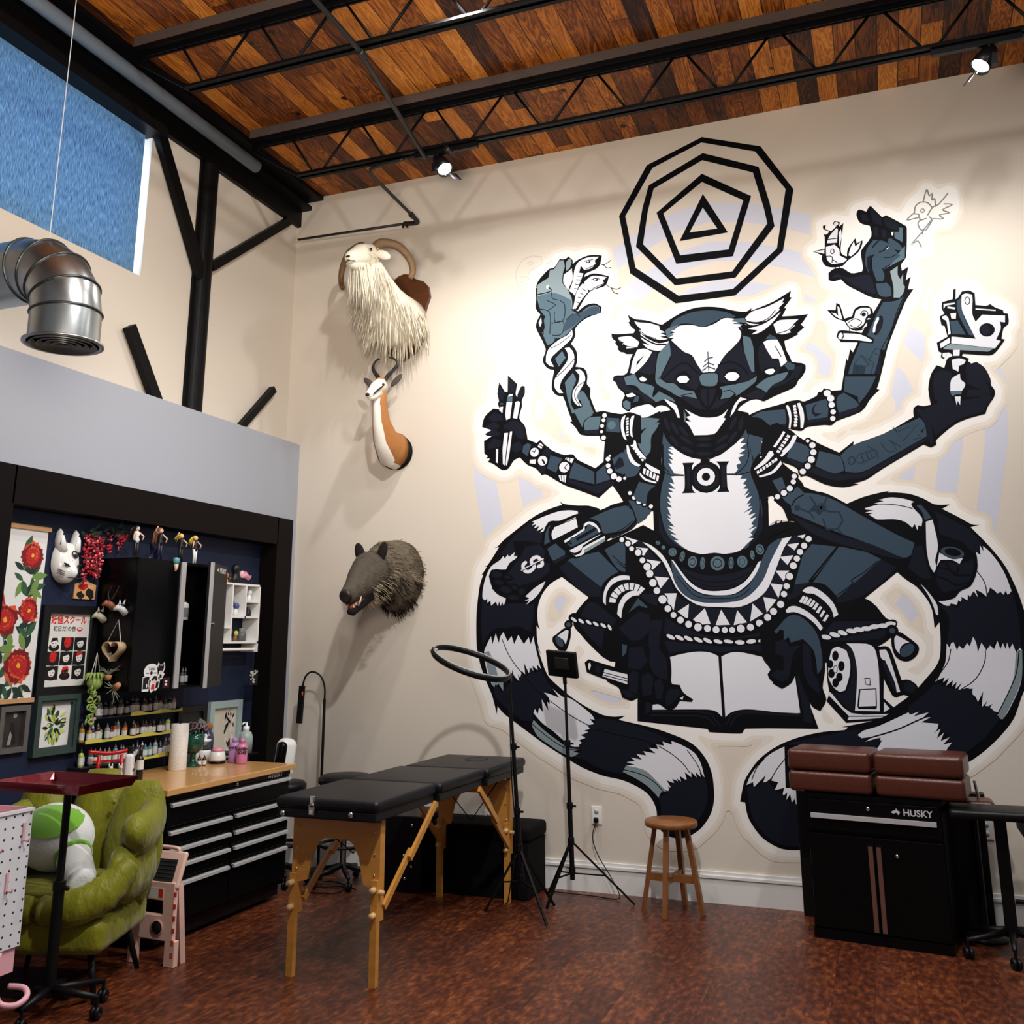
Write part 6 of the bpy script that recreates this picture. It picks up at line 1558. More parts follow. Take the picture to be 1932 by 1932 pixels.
def peony(cy, cz, r_):
    def petal(a, d, s, x, mi):
        q = [(-.5*s, 0), (-.62*s, .45*s), (-.32*s, .92*s), (0, .82*s), (.3*s, .95*s), (.62*s, .45*s), (.48*s, 0)]
        p = [(cy+math.cos(a)*(v+d)-math.sin(a)*u, cz+math.sin(a)*(v+d)+math.cos(a)*u) for u, v in q]; br.mi = mi; wflat(br, p, x)
    x = XU+.0125
    for ring, (n, d, s, mi) in enumerate(((9, .35, .62, 2), (9, .34, .60, 0), (7, .18, .52, 2), (7, .17, .5, 1), (5, .04, .38, 2), (5, .03, .36, 1))):
        for k in range(n): petal(2*PI*k/n+ring*.33, d*r_, s*r_*rnd.uniform(.75, 1.2), x+ring*.0006+k*.00003, mi)
    br.mi = 3; wflat(br, blob(cy, cz, r_*.14, r_*.14, 9, .3, rnd), x+.0045)
def leaf(b, cy, cz, L, a, x, mi):
    q = [(0, 0), (.25, .17), (.55, .2), (.8, .1), (1, 0), (.8, -.11), (.55, -.19), (.25, -.16)]
    b.mi = mi; wflat(b, [(cy+L*(u*math.cos(a)-v*math.sin(a)), cz+L*(u*math.sin(a)+v*math.cos(a))) for u, v in q], x)
for c in ((4.345, 2.21, .085), (4.36, 1.885, .08), (4.20, 1.83, .10), (4.325, 1.57, .105), (4.12, 1.60, .05)): br = B(); peony(*c); br.build('peony', [pet_d, pet_m, pet_l, yel], t)
for k, (cy, cz) in enumerate(((4.29, 2.22), (4.30, 2.12), (4.30, 2.06), (4.36, 2.08), (4.38, 2.10), (4.38, 2.01), (4.33, 1.97), (4.37, 1.98), (4.30, 1.79), (4.36, 1.75), (4.37, 1.74), (4.22, 1.72), (4.27, 1.68), (4.36, 1.66), (4.18, 1.66), (4.20, 1.50), (4.36, 1.46), (4.15, 1.44), (4.30, 1.45), (4.24, 1.46))):
    for j in range(3): leaf(bl, cy, cz, rnd.uniform(.07, .12), rnd.choice([2.6, 3.5, -.6, -1.4, .4, 4.2])+j*.8, XU+.0115+.00008*(3*k+j)*.1+j*.0002, rnd.choice([0, 0, 1, 1, 2]))
bl.mi = 1
for p in (((4.36, 2.13), (4.40, 1.93)), ((4.36, 1.83), (4.34, 1.64)), ((4.2, 1.76), (4.26, 1.5))): bl.bar((XU+.0114, *p[0]), (XU+.0114, *p[1]), .0006, .006)
leaf(bg, 4.16, 2.02, .13, 1.9, XU+.012, 0); leaf(bg, 4.11, 2.0, .13, 1.5, XU+.0122, 1); bg.mi = 2; wflat(bg, [(4.17, 1.99), (4.20, 1.90), (4.185, 1.90), (4.155, 1.985)], XU+.0124); bg.mi = 3; wflat(bg, blob(4.14, 2.165, .018, .018), XU+.0124)
bl.build('leaves', [leaf_d, leaf_m, leaf_l], t); bg.build('bird', [leaf_l, mat('bird_orange', (190, 76, 44), .7), pet_m, art_black], t)
# fox mask
t = thing('fox_mask', 'white painted fox mask with black markings hanging on the navy wall', 'mask', (XU, 4.585, 2.2))
mk = mat('mask_white_gloss', (238, 238, 236), .25, coat=.3)
b = B(); rows = [(2.055, .02, .05), (2.08, .062, .07), (2.12, .088, .085), (2.17, .098, .08), (2.22, .096, .07), (2.26, .085, .058), (2.29, .066, .045), (2.31, .04, .025)]
vs = []; n = 13
for z, hw, dp in rows:
    for k in range(n):
        a = PI*k/(n-1); y = 4.585-hw*math.cos(a); x = XU+.012+dp*math.sin(a)**.8; zz = z
        sn = max(0, 1-abs(y-4.585)/.04)*max(0, 1-abs(z-2.115)/.05); vs.append((x+.075*sn, y, zz))
b.add(vs, [(i*n+k, i*n+k+1, (i+1)*n+k+1, (i+1)*n+k) for i in range(len(rows)-1) for k in range(n-1)]+[tuple(range(n))[::-1], tuple(range((len(rows)-1)*n, len(rows)*n))], True)
b.build('face', mk, t, sub=1)
for s in (-1, 1):
    e = B(); e.tube([(XU+.035, 4.585+s*.05, 2.25), (XU+.03, 4.585+s*.062, 2.32), (XU+.026, 4.585+s*.064, 2.365), (XU+.022, 4.585+s*.062, 2.392)], [.05, .04, .026, .006], 10, flat=.55); er = e.build('ear', mk, t)
    e = B(); e.mi = 0; e.flat([(4.585+s*.035, 2.29), (4.585+s*.085, 2.29), (4.585+s*.064, 2.37)], (XU+.058, 0, 0), UY, UZ); e.build('ear_marking', art_black, er)
b = B()
for s in (-1, 1):
    q = [(4.585+s*.022, 2.155), (4.585+s*.045, 2.172), (4.585+s*.072, 2.178), (4.585+s*.05, 2.158)]; b.prism(q, (XU+.088, 0, 0), UY, UZ, (.012, 0, 0))
    for k in range(3): b.bar((XU+.083, 4.585+s*.05, 2.125-.012*k), (XU+.06, 4.585+s*.085, 2.14-.012*k), .004)
b.torus((XU+.082, 4.605, 2.235), .022, .0035, (1, .1, .35), 18, 6); b.ell((XU+.083, 4.605, 2.227), (.006, .014, .012)); b.ell((XU+.083, 4.585, 2.19), (.006, .004, .009)); b.ell((XU+.168, 4.585, 2.122), (.012, .011, .008))
b.tube(smoothpath([(XU+.105, 4.54, 2.09), (XU+.15, 4.575, 2.085), (XU+.155, 4.59, 2.084), (XU+.11, 4.63, 2.09)]), .0028, 5)
b.build('markings', art_black, t)
# red flower garlands
fl_r, fl_d, fl_p = mat('garland_red', (176, 16, 34), .6), mat('garland_dark_red', (104, 8, 24), .6), mat('garland_pink', (232, 120, 132), .6)
def garland(label, y0, y1, zt, zb, n, seed):
    t = thing('flower_garland', label, 'garland', (XU+.03, (y0+y1)/2, zt), 'hanging red flower garlands'); rnd = random.Random(seed); b = B(); lb = B()
    st = [(rnd.uniform(y0, y1), rnd.uniform(zb, zb+.12)) for _ in range(n)]
    for y, z0 in st:
        z = zt-.04
        lb.tube([(XU+.03, y, zt), (XU+.03, y+.01, z0)], .0015, 4)
        while z > z0:
            w_ = .012+.016*min(1, (z-z0)/.1)
            for k in range(4):
                a = rnd.uniform(0, 2*PI); b.mi = rnd.choice([0, 0, 0, 1, 1, 2]); c = (XU+.035+.02*rnd.random(), y+math.cos(a)*w_*rnd.uniform(.4, 1.4), z+rnd.uniform(-.014, .014))
                b.ell(c, (.005, .013, .008), 6, 4, Matrix.Rotation(a, 3, 'X') @ Matrix.Rotation(rnd.uniform(-.8, .8), 3, 'Z'))
            z -= .021
    for k in range(9): p = Vector((XU+.03+.02*rnd.random(), rnd.uniform(y0-.02, y1+.02), zt+rnd.uniform(-.05, .04))); lb.ell(p, (.006, .034, .014), 8, 4, Matrix.Rotation(rnd.uniform(-1, 1), 3, 'X'))
    b.build('blossoms', [fl_r, fl_d, fl_p], t); lb.build('stems_and_leaves', leaf_d, t)
garland('long dark red flower garland beside the white fox mask', 4.72, 4.86, 2.40, 2.06, 6, 1)
garland('short dark red flower garland hanging left of the figurines', 4.92, 5.06, 2.43, 2.26, 4, 2)
# votive plaque
ema = mat('plaque_wood', (214, 160, 104), .6, var=.12, vscale=20)
t = thing('wooden_plaque', 'small wooden five-sided plaque painted with red and black shapes under the garland', 'plaque', (XU, 4.78, 2.02))
B().prism([(4.695, 1.97), (4.868, 1.97), (4.872, 2.06), (4.782, 2.085), (4.698, 2.06)], (XU+.003, 0, 0), UY, UZ, (.009, 0, 0)).build('board', ema, t)
b = B(); wflat(b, blob(4.745, 1.995, .03, .022, 9, .3, random.Random(2)), XU+.0126); wflat(b, blob(4.825, 2.005, .036, .032, 9, .3, random.Random(4)), XU+.0126); b.mi = 1; wflat(b, blob(4.765, 2.045, .036, .022, 9, .25, random.Random(5)), XU+.013); b.build('painting', [art_black, pet_m], t)
# framed manga-style poster
t = thing('framed_poster', 'black framed poster with red lettering over a grid of nine faces', 'picture', (XU, 4.655, 1.65))
b = B(); picture_frame(b, 4.466, 4.898, 1.39, 1.925, .05, XU+.002, XU+.03); b.build('frame', mat('poster_frame_black', (10, 10, 12), .45), t)
B().b2((XU+.004, 4.512, 1.436), (XU+.01, 4.852, 1.88)).build('mat_board', mat('poster_paper', (224, 222, 216), .7), t)
red_ink = mat('red_ink', (206, 34, 28), .6)
text('title_lettering', '妖怪スクール', .056, (XU+.0105, 4.68, 1.835), UY, UZ, red_ink, t, bold=.0014, sx=.84)
text('subtitle_lettering', '初日だ!の巻', .034, (XU+.0105, 4.65, 1.782), UY, UZ, art_black, t)
b = B(); wflat(b, blob(4.77, 1.782, .024, .013), XU+.0108); b.mi = 1; wflat(b, blob(4.77, 1.784, .017, .004), XU+.0112)
rnd = random.Random(21)
for i in range(3):
    for j in range(3):
        y = 4.53+j*.1035; z = 1.652-i*.086; x = XU+.0108; b.mi = rnd.choice([1, 2, 2]); wflat(b, [(y, z), (y+.098, z), (y+.098, z+.081), (y, z+.081)], x)
        b.mi = 2; wflat(b, blob(y+.049, z+.02, .042, .024), x+.0003); f_ = [1, 0, 1, 0, 1, 1, 1, 2, 1][3*i+j]; b.mi = f_; wflat(b, blob(y+.048, z+.045, .026, .028), x+.0006)
        b.mi = 0 if (i+j) % 2 else 2; wflat(b, [(y+.02, z+.05), (y+.03, z+.077), (y+.07, z+.078), (y+.079, z+.05), (y+.062, z+.062)], x+.0009)
        for s in (-1, 1): b.mi = 2 if f_ != 2 else 0; wflat(b, blob(y+.048+s*.011, z+.043, .005, .003, 6), x+.0012)
        b.mi = 0; wflat(b, blob(y+.048, z+.027, .007, .003, 6), x+.0012)
b.build('face_grid', [red_ink, mat('poster_white', (232, 230, 226), .7), art_black], t)
# green framed leaf print, grey framed dark print
t = thing('framed_print', 'dark green framed print of yellow-green leaves on white', 'picture', (XU, 4.64, 1.22))
gf = mat('green_frame', (52, 70, 66), .45); b = B(); picture_frame(b, 4.475, 4.805, 1.045, 1.392, .03, XU+.002, XU+.04); picture_frame(b, 4.502, 4.778, 1.072, 1.365, .02, XU+.002, XU+.03); b.build('frame', gf, t)
B().b2((XU+.004, 4.515, 1.085), (XU+.009, 4.765, 1.352)).build('print_sheet', paper, t)
b = B(); rnd = random.Random(31)
for k in range(60):
    a = rnd.uniform(0, 6.28); r_ = rnd.uniform(.0, .062); leaf(b, 4.64+r_*math.cos(a), 1.22+r_*1.3*math.sin(a), rnd.uniform(.03, .06), a+rnd.uniform(-.8, .8), XU+.0095+k*.00007, rnd.choice([0, 0, 1, 2, 2, 3]))
b.build('leaf_drawing', [mat('lime_ink', (164, 186, 76), .6), leaf_m, art_black, mat('pale_lime_ink', (206, 214, 130), .6)], t)
t = thing('framed_print', 'grey framed dark print of a robed figure left of the green frame', 'picture', (XU, 4.335, 1.22))
b = B(); picture_frame(b, 4.232, 4.438, 1.085, 1.345, .03, XU+.002, XU+.03); b.build('frame', mat('weathered_grey_frame', (92, 88, 84), .7, var=.3, vscale=25), t)
B().b2((XU+.004, 4.26, 1.11), (XU+.009, 4.41, 1.32)).build('print_sheet', mat('dark_print', (44, 40, 40), .5, var=.5, vscale=14), t)
b = B(); wflat(b, [(4.31, 1.13), (4.37, 1.13), (4.36, 1.20), (4.345, 1.25), (4.325, 1.25), (4.318, 1.2)], XU+.0095); b.mi = 1; wflat(b, [(4.31, 1.13), (4.335, 1.13), (4.34, 1.18), (4.325, 1.21)], XU+.0098); wflat(b, blob(4.35, 1.29, .014, .014), XU+.0098); b.build('figure_drawing', [art_black, mat('pale_ash', (150, 140, 130), .7)], t)
# ------------------------------------------------------------------ black wall cabinet with a door ajar
CY0, CY1, CZ0, CZ1, CX = 4.90, 5.795, 1.40, 2.235, -4.45
t = thing('wall_cabinet', 'tall black metal wall cabinet with its right door ajar', 'cabinet', (XU, 5.35, CZ0))
b = B(); b.b2((XU+.003, CY0, CZ0), (CX, CY0+.016, CZ1)); b.b2((XU+.003, CY1-.016, CZ0), (CX, CY1, CZ1)); b.b2((XU+.003, CY0, CZ1-.02), (CX, CY1, CZ1)); b.b2((XU+.003, CY0, CZ0), (CX, CY1, CZ0+.02)); b.b2((XU+.003, CY0, CZ0), (XU+.012, CY1, CZ1)); b.build('carcass', black_gloss, t)
B().b2((XU+.012, CY0+.016, 1.835), (CX-.03, CY1-.016, 1.85)).build('shelf', black_gloss, t)
d = B().b2((CX, CY0+.003, CZ0+.003), (CX+.02, 5.345, CZ1-.003)).build('door', black_gloss, t)
B().b2((CX+.018, 5.30, CZ0+.003), (CX+.03, 5.345, CZ1-.003)).build('handle', steel, d)
a = math.radians(23); dx, dy = math.sin(a), -math.cos(a)
def dpt(u, n_, z): return (CX+.004+u*dx-n_*dy*1.0, 5.79+u*dy+n_*dx, z)
b = B(); p = [(0, 0), (.44, 0), (.44, .02), (0, .02)]; b.prism([(q[0], q[1]) for q in p], dpt(0, 0, CZ0+.003), (dx, dy, 0), (math.cos(a), math.sin(a), 0), (0, 0, CZ1-CZ0-.006)); d = b.build('door', mat('cabinet_door_satin', (15, 13, 16), .4, spec=.3), t)
b = B(); b.prism([(.405, .018), (.445, .018), (.445, .034), (.405, .034)], dpt(0, 0, CZ0+.003), (dx, dy, 0), (math.cos(a), math.sin(a), 0), (0, 0, CZ1-CZ0-.006)); b.build('handle', steel, d)
n3 = Vector((math.cos(a), math.sin(a), 0)); d3 = Vector((-dx, -dy, 0))
pale_ink = mat('pale_logo_ink', (196, 196, 198), .4)
def dog_mark(b, o, u_, v_, s):
    q = [(-1.1, -.05), (-.55, .28), (-.1, .42), (0, .8), (.22, .42), (.75, .05), (.35, -.55), (.15, -.15), (-.3, -.12), (-.5, -.35), (-.75, -.25)]
    return b.flat([(x*s, y*s) for x, y in q], o, u_, v_)
lo = Vector(dpt(.16, .0212, 2.19)); text('maker_lettering', 'HUSKY', .052, lo+d3*.03, d3, UZ, pale_ink, d, bold=.0008)
dog_mark(B(), lo-d3*.095, d3, UZ, .03).build('dog_head_mark', pale_ink, d)
b = B(); b.cyl(Vector(dpt(.33, .018, 1.82)), Vector(dpt(.33, .034, 1.82)), .012); b.build('lock', chrome, d)
# things on its side panel (faces the room's near end)
SY = CY0-.001
def on_side(name, label, cat, c): return thing(name, label, cat, c)
def head_magnet(label, c, m, kind):
    x, z = c; t = thing('head_magnet', label, 'magnet', (x, SY, z), 'little animal head magnets'); b = B()
    b.tube([(x, SY, z-.025), (x-.004, SY-.03, z), (x-.012, SY-.05, z+.012)], [.022, .021, .019], 10); b.tube([(x-.012, SY-.045, z+.015), (x-.026, SY-.06, z+.004), (x-.037, SY-.068, z-.004)], [.021, .013, .007], 10); b.build('head', m, t)
    for s in (-1, 1):
        e = B()
        if kind == 'horn': e.tube(smoothpath([(x+s*.01, SY-.04, z+.03), (x+s*.03, SY-.03, z+.07), (x+s*.028+.015, SY-.02, z+.12)]), [.006]*6+[.004]*6+[.001], 6); e.build('horn', horn_dark, t)
        else: e.tube([(x+s*.014, SY-.04, z+.03), (x+s*.022, SY-.035, z+.062)], [.01, .001], 6); e.build('ear', m, t)
head_magnet('pale wolf head magnet at the left edge of the black cabinet', (-4.672, 1.862), mat('magnet_bone', (206, 204, 178), .5), 'ear')
head_magnet('horned antelope head magnet on the black cabinet side', (-4.60, 1.935), mat('magnet_brown', (150, 92, 62), .5), 'horn')
head_magnet('white pig head magnet above the heart planter', (-4.505, 1.905), mat('magnet_white', (206, 208, 210), .5), 'ear')
cord_w = mat('white_cotton_cord', (226, 222, 214), .8)
t = thing('heart_planter', 'tan heart-shaped hanging planter on white cords against the black cabinet', 'planter', (-4.54, SY-.03, 1.65))
H_ = [(.016*16*math.sin(a)**3*.033*8.2, (13*math.cos(a)-5*math.cos(2*a)-2*math.cos(3*a)-math.cos(4*a))*.0042) for a in [2*PI*k/28 for k in range(28)]]
b = B(); nn = 28; Q = []
for k_ in (1, .9):
    for y in (SY-.07, SY-.004): Q += [(-4.54+p[0]*k_, y, 1.655+p[1]*k_) for p in H_]
fs = [];
for k in range(nn): j = (k+1) % nn; fs += [(k, j, nn+j, nn+k), (2*nn+k, 3*nn+k, 3*nn+j, 2*nn+j), (k, 2*nn+k, 2*nn+j, j), (nn+k, nn+j, 3*nn+j, 3*nn+k)]
b.add(Q, fs, True); b.build('heart', mat('heart_clay', (186, 158, 126), .7), t)
B().tube([(-4.60, SY-.035, 1.70), (-4.545, SY-.01, 1.84), (-4.49, SY-.035, 1.70)], .003, 6).build('cord', cord_w, t)
b = B(); rnd = random.Random(4)
for k in range(26): b.ell((-4.545+rnd.uniform(-.03, .03), SY-.035+rnd.uniform(-.02, .02), 1.615+rnd.uniform(-.005, .018)), .007, 6, 4)
b.build('pebbles', mat('grey_pebbles', (150, 146, 138), .8), t)
for lab, c, an in (('spiky grey air plant in a brown pot magnet under the heart planter', (-4.575, 1.49), .0), ('drooping air plant in a tan pot magnet, lower of the two', (-4.50, 1.435), -2.2)):
    t = thing('air_plant', lab, 'plant', (c[0], SY, c[1]), 'air plants on the cabinet side'); Rm = Matrix.Rotation(an, 3, 'Y'); cc = Vector((c[0], SY-.025, c[1]))
    ax = Rm @ Vector((0, 0, 1)); B().lathe([(.001, -.022), (.015, -.022), (.023, .012), (.018, .012), (.001, .0)], cc, 12, ax).build('pot', mat('terracotta_small', (186, 132, 96), .7), t)
    b = B(); rnd = random.Random(8)
    for k in range(11): a_ = 2*PI*k/11; q = Rm @ Vector((math.cos(a_)*.05, math.sin(a_)*.03, .055)); e = Rm @ Vector((math.cos(a_)*.085, math.sin(a_)*.04, .035+.04*rnd.random())); b.tube([cc+ax*.01, cc+q*.7, cc+e], [.004, .003, .0006], 5)
    b.build('leaves', mat('air_plant_leaf', (146, 152, 134), .7), t)
t = thing('string_planter', 'hanging planter of trailing green pods on white cords at the cabinet corner', 'plant', (-4.70, 4.85, 1.5))
B().tube([(-4.652, 4.80, 1.47), (-4.662, 4.855, 1.635), (-4.652, 4.895, 1.47)], .003, 6).build('cord', cord_w, t); B().tube([(-4.662, 4.855, 1.635), (-4.66, 4.845, 1.47)], .003, 6).build('cord', cord_w, t)
lime = mat('lime_pods', (150, 176, 92), .5, var=.2, vscale=30); b = B(); rnd = random.Random(14)
b.ell((-4.652, 4.845, 1.455), (.045, .05, .045), 12, 8)
for k in range(15): a_ = 2*PI*k/15; b.tube(smoothpath([(-4.652, 4.845, 1.485), (-4.652+.04*math.cos(a_), 4.845+.045*math.sin(a_), 1.51), (-4.652+.055*math.cos(a_), 4.845+.07*math.sin(a_), 1.47)]), [.008]*10+[.003]*3, 6)
for k in range(22): y = 4.845+rnd.uniform(-.04, .04)*(1+.2*(k % 3)); z = 1.42-.010*k+rnd.uniform(-.01, .01); b.torus((-4.652+rnd.uniform(-.02, .03), y, z), .015, .0055, (1, rnd.uniform(-1, 1), rnd.uniform(-.5, .5)), 12, 6)
b.build('pods', lime, t)
b = B()
for c in ((4.90, 1.365), (4.855, 1.21), (4.885, 1.235), (4.83, 1.225)): b.ell((-4.665, c[0], c[1]), (.008, .016, .011), 8, 6)
b.build('buds', mat('pink_buds', (226, 170, 184), .5), t)
# stickers on the left door
def sticker(label, poly, m, deco=None):
    t = thing('sticker', label, 'sticker', (CX+.02, sum(p[0] for p in poly)/len(poly), sum(p[1] for p in poly)/len(poly)), 'stickers on the cabinet door')
    B().prism(poly, (CX+.0202, 0, 0), UY, UZ, (.0008, 0, 0)).build('backing', m, t)
    if deco: deco(t)
wht = mat('sticker_white', (228, 228, 228), .5); x = CX+.0212
def dd(polys, name='print'):
    def g(t):
        b = B()
        for mi, p in polys: b.mi = mi; b.flat(p, (x+.0003*len(b.f)**.5*.1, 0, 0), UY, UZ)
        b.build(name, [art_black, red_ink, wht, mat('skin_print', (226, 190, 178), .6)], t)
    return g
def dec1(t): text('sticker_lettering', 'Tatal', .03, (x, 5.09, 1.535), UY, UZ, art_black, t); dd([(0, blob(5.09, 1.508, .012, .012)), (0, [(5.04, 1.505), (5.07, 1.505), (5.07, 1.51), (5.04, 1.51)]), (0, [(5.11, 1.505), (5.14, 1.505), (5.14, 1.51), (5.11, 1.51)])])(t)
sticker('round white lettered sticker on the black cabinet door', blob(5.09, 1.515, .07, .052, 18), wht, dec1)
sticker('white-edged cat-eared sticker on the black cabinet door', [(5.15, 1.49), (5.14, 1.55), (5.15, 1.575), (5.165, 1.558), (5.19, 1.558), (5.205, 1.575), (5.215, 1.54), (5.20, 1.505), (5.215, 1.50), (5.19, 1.465), (5.16, 1.465)], wht, dd([(0, [(5.155, 1.52), (5.15, 1.55), (5.155, 1.565), (5.168, 1.552), (5.188, 1.552), (5.202, 1.565), (5.205, 1.54), (5.195, 1.515)]), (3, blob(5.178, 1.512, .013, .01)), (0, [(5.165, 1.475), (5.19, 1.475), (5.185, 1.498), (5.168, 1.498)])]))
sticker('white instant-photo sticker below the round sticker', [(5.015, 1.395), (5.075, 1.395), (5.075, 1.485), (5.015, 1.485)], wht, dd([(0, [(5.02, 1.41), (5.07, 1.41), (5.07, 1.48), (5.02, 1.48)]), (2, blob(5.055, 1.43, .006, .012))]))
sticker('white-edged sticker of a small figure in red', [(5.085, 1.40), (5.08, 1.43), (5.095, 1.47), (5.12, 1.49), (5.15, 1.485), (5.175, 1.47), (5.17, 1.42), (5.14, 1.395), (5.12, 1.40), (5.10, 1.385)], wht, dd([(0, blob(5.125, 1.468, .026, .017)), (3, blob(5.122, 1.455, .016, .013)), (1, [(5.095, 1.405), (5.10, 1.437), (5.125, 1.44), (5.13, 1.405)]), (0, [(5.135, 1.41), (5.14, 1.45), (5.165, 1.455), (5.16, 1.415)])]))
sticker('dark red skull-like sticker at the lower right of the door', [(5.205, 1.41), (5.265, 1.41), (5.268, 1.475), (5.20, 1.475)], mat('sticker_maroon', (58, 18, 24), .5), dd([(2, blob(5.234, 1.452, .012, .006)), (2, [(5.222, 1.425), (5.246, 1.425), (5.24, 1.44), (5.228, 1.44)])]))
# ------------------------------------------------------------------ little people on top of the cabinet
skin = mat('figure_skin', (226, 186, 160), .5)
def figurine(label, x, y, z, H, hair, top, legs, base, pose=0, group='figurines on the black cabinet', hairlen=.5, dirn=(1, 0)):
    t = thing('figurine', label, 'figurine', (x, y, z), group); s = H/.24
    P = lambda u, v, w_: (x+u*s*dirn[0]-v*s*dirn[1], y+u*s*dirn[1]+v*s*dirn[0], z+w_*s)
    B().lathe([(.001, 0), (.034*s, 0), (.034*s, .004*s), (.001, .004*s)], (x, y, z), 14).build('base', base, t)
    for q in (-1, 1): B().tube([P(.012*q*pose, .011*q, .005), P(.004, .011*q, .06), P(0, .010*q, .118)], [.0065*s, .008*s, .013*s], 8).build('leg', legs, t)
    B().tube([P(0, 0, .105), P(.002, 0, .125), P(.0, 0, .145), P(.004, 0, .165), P(0, 0, .183)], [.016*s, .02*s, .0135*s, .02*s, .009*s], 10).build('torso', top, t)
    for q in (-1, 1):
        e = P(.02, .045*q, .15) if q > 0 or pose == 0 else P(.0, .05*q, .2)
        B().tube([P(0, .018*q, .178), e, P(.02*q, .034*q, .125) if q > 0 else P(.02, .05*q, .225 if pose else .12)], [.006*s, .0052*s, .004*s], 6).build('arm', skin, t)
    B().ell(P(.002, 0, .2), .0165*s, 12, 8).build('head', skin, t)
    b = B(); b.ell(P(-.004, 0, .205), (.0195*s, .0205*s, .018*s), 12, 8)
    for k in range(7): v = (k-3)*.006; b.tube([P(-.014, v, .208), P(-.024-.004*(k % 2), v*1.8, .19), P(-.03, v*2.4, .2-.12*hairlen-.01*(k % 3))], [.006*s, .006*s, .001*s], 6)
    b.build('hair', hair, t); return t
mt = lambda n, c: mat('figure_'+n, c, .45)
figurine('dark-haired figurine in white top and black trousers, leftmost on the cabinet', -4.55, 4.99, 2.236, .235, mt('black', (22, 18, 22)), mt('white', (226, 226, 226)), mt('black', (22, 18, 22)), mt('gold', (196, 166, 116)), 0, hairlen=.7)
figurine('long brown-haired figurine in black bodice with raised arm on the cabinet', -4.53, 5.19, 2.236, .24, mt('brown', (150, 104, 74)), mt('black', (22, 18, 22)), mt('navy', (20, 26, 48)), mt('black', (22, 18, 22)), 1, hairlen=.8)
figurine('yellow-haired figurine in black and white leaning beside the brown-haired one', -4.53, 5.40, 2.236, .22, mt('yellow', (222, 196, 66)), mt('black', (22, 18, 22)), mt('black', (22, 18, 22)), mt('black', (22, 18, 22)), 1, hairlen=.2)
figurine('yellow-haired figurine with white stockings, rightmost on the cabinet', -4.53, 5.55, 2.236, .22, mt('yellow', (222, 196, 66)), mt('black', (22, 18, 22)), mt('white', (226, 226, 226)), mt('black', (22, 18, 22)), 0, hairlen=.35)
t = tag(B().add([(-4.60+.03*math.sin(k*.9+j*.5), 5.13+.16*k/6-.02*j*(k-3)/3, 2.236+.13*j/4*(1-.35*abs(k-3)/3)) for j in range(5) for k in range(7)], [(j*7+k, j*7+k+1, (j+1)*7+k+1, (j+1)*7+k) for j in range(4) for k in range(6)], True).build('translucent_sheet', mat('blue_film', (36, 44, 92), .15, trans=.35), solid=1), 'crumpled dark blue translucent sheet behind the brown-haired figurine', 'decoration'); md = t.modifiers.new('s', 'SOLIDIFY'); md.thickness = .004
t = thing('small_bust', 'tiny bust with teal cap hanging over the cabinet edge', 'figurine', (CX+.03, 5.235, 2.2)); B().lathe([(.001, .0), (.02, .004), (.022, .03), (.018, .042), (.001, .046)], (CX+.03, 5.235, 2.212), 12).build('cap', mat('teal', (92, 160, 170), .5), t); B().tube([(CX+.03, 5.235, 2.212), (CX+.032, 5.237, 2.185), (CX+.03, 5.232, 2.165)], [.017, .012, .005], 8).build('face', skin, t)
# bottles inside the open cabinet
lab_m = mat('bottle_label_white', (222, 222, 218), .5); cap_b = mat('bottle_cap_black', (18, 18, 20), .4)
def bottle(label, name, c, R_, H, m, capm, lab=lab_m, group=None, tip=True, lz=(.12, .5)):
    t = thing(name, label, 'bottle', c, group); B().lathe([(.001, 0), (R_*.94, 0), (R_, .03*H), (R_, .6*H), (R_*.85, .68*H), (R_*.42, .74*H), (R_*.42, .78*H), (.001, .78*H)], c, 12).build('bottle_body', m, t)
    B().lathe([(R_*.5, .74*H), (R_*.5, .80*H), (R_*.28, .86*H), (R_*.1, H), (.001, H)] if tip else [(R_*.55, .74*H), (R_*.55, H), (.001, H)], c, 10).build('cap', capm, t)
    if lab: B().lathe([(R_*1.02, lz[0]*H), (R_*1.02, lz[1]*H)], c, 12, cap=False).build('paper_label', lab, t)
    return t
bottle('white pump bottle standing inside the open black cabinet', 'lotion_bottle', (-4.60, 5.56, 1.851), .035, .17, mat('bottle_milky', (214, 214, 212), .4), cap_b, mat('grey_label', (120, 120, 120), .5))
INK = {'black': (16, 15, 18), 'brown': (70, 32, 16), 'yellow': (206, 150, 24), 'orange': (220, 112, 24), 'red': (128, 20, 24), 'maroon': (62, 14, 20), 'blue': (28, 46, 92), 'lime': (176, 190, 88), 'green': (44, 128, 60), 'teal': (92, 150, 148), 'grey': (84, 84, 88), 'clear': (150, 160, 164)}
INKM = {k: mat('ink_'+k, v, .25, coat=.3) for k, v in INK.items()}
inkcap = {'clear': mat('clear_cap', (120, 124, 128), .25), 'black': cap_b, 'white': mat('cap_white', (222, 222, 220), .4)}
NTH = 'first second third fourth fifth sixth seventh eighth ninth tenth eleventh twelfth thirteenth fourteenth fifteenth sixteenth seventeenth eighteenth nineteenth twentieth twenty-first twenty-second'.split()
proto = None
def ink(label, c, colr, cap, H, group):
    global proto
    if proto is None: proto = bottle(label, 'ink_bottle', c, .0165, .105, INKM[colr], inkcap[cap], group=group); return
    dup(proto, c, None, label, {'bottle_body': INKM[colr], 'cap': inkcap[cap]}, group, (1, 1, H/.105))
for k in range(5): ink('dark ink bottle inside the open cabinet, %s from the left' % NTH[k], (-4.56+.012*(k % 2), 5.40+.045*k, 1.421), ['black', 'grey', 'black', 'grey', 'black'][k], 'clear', .11, 'ink bottles in the cabinet')
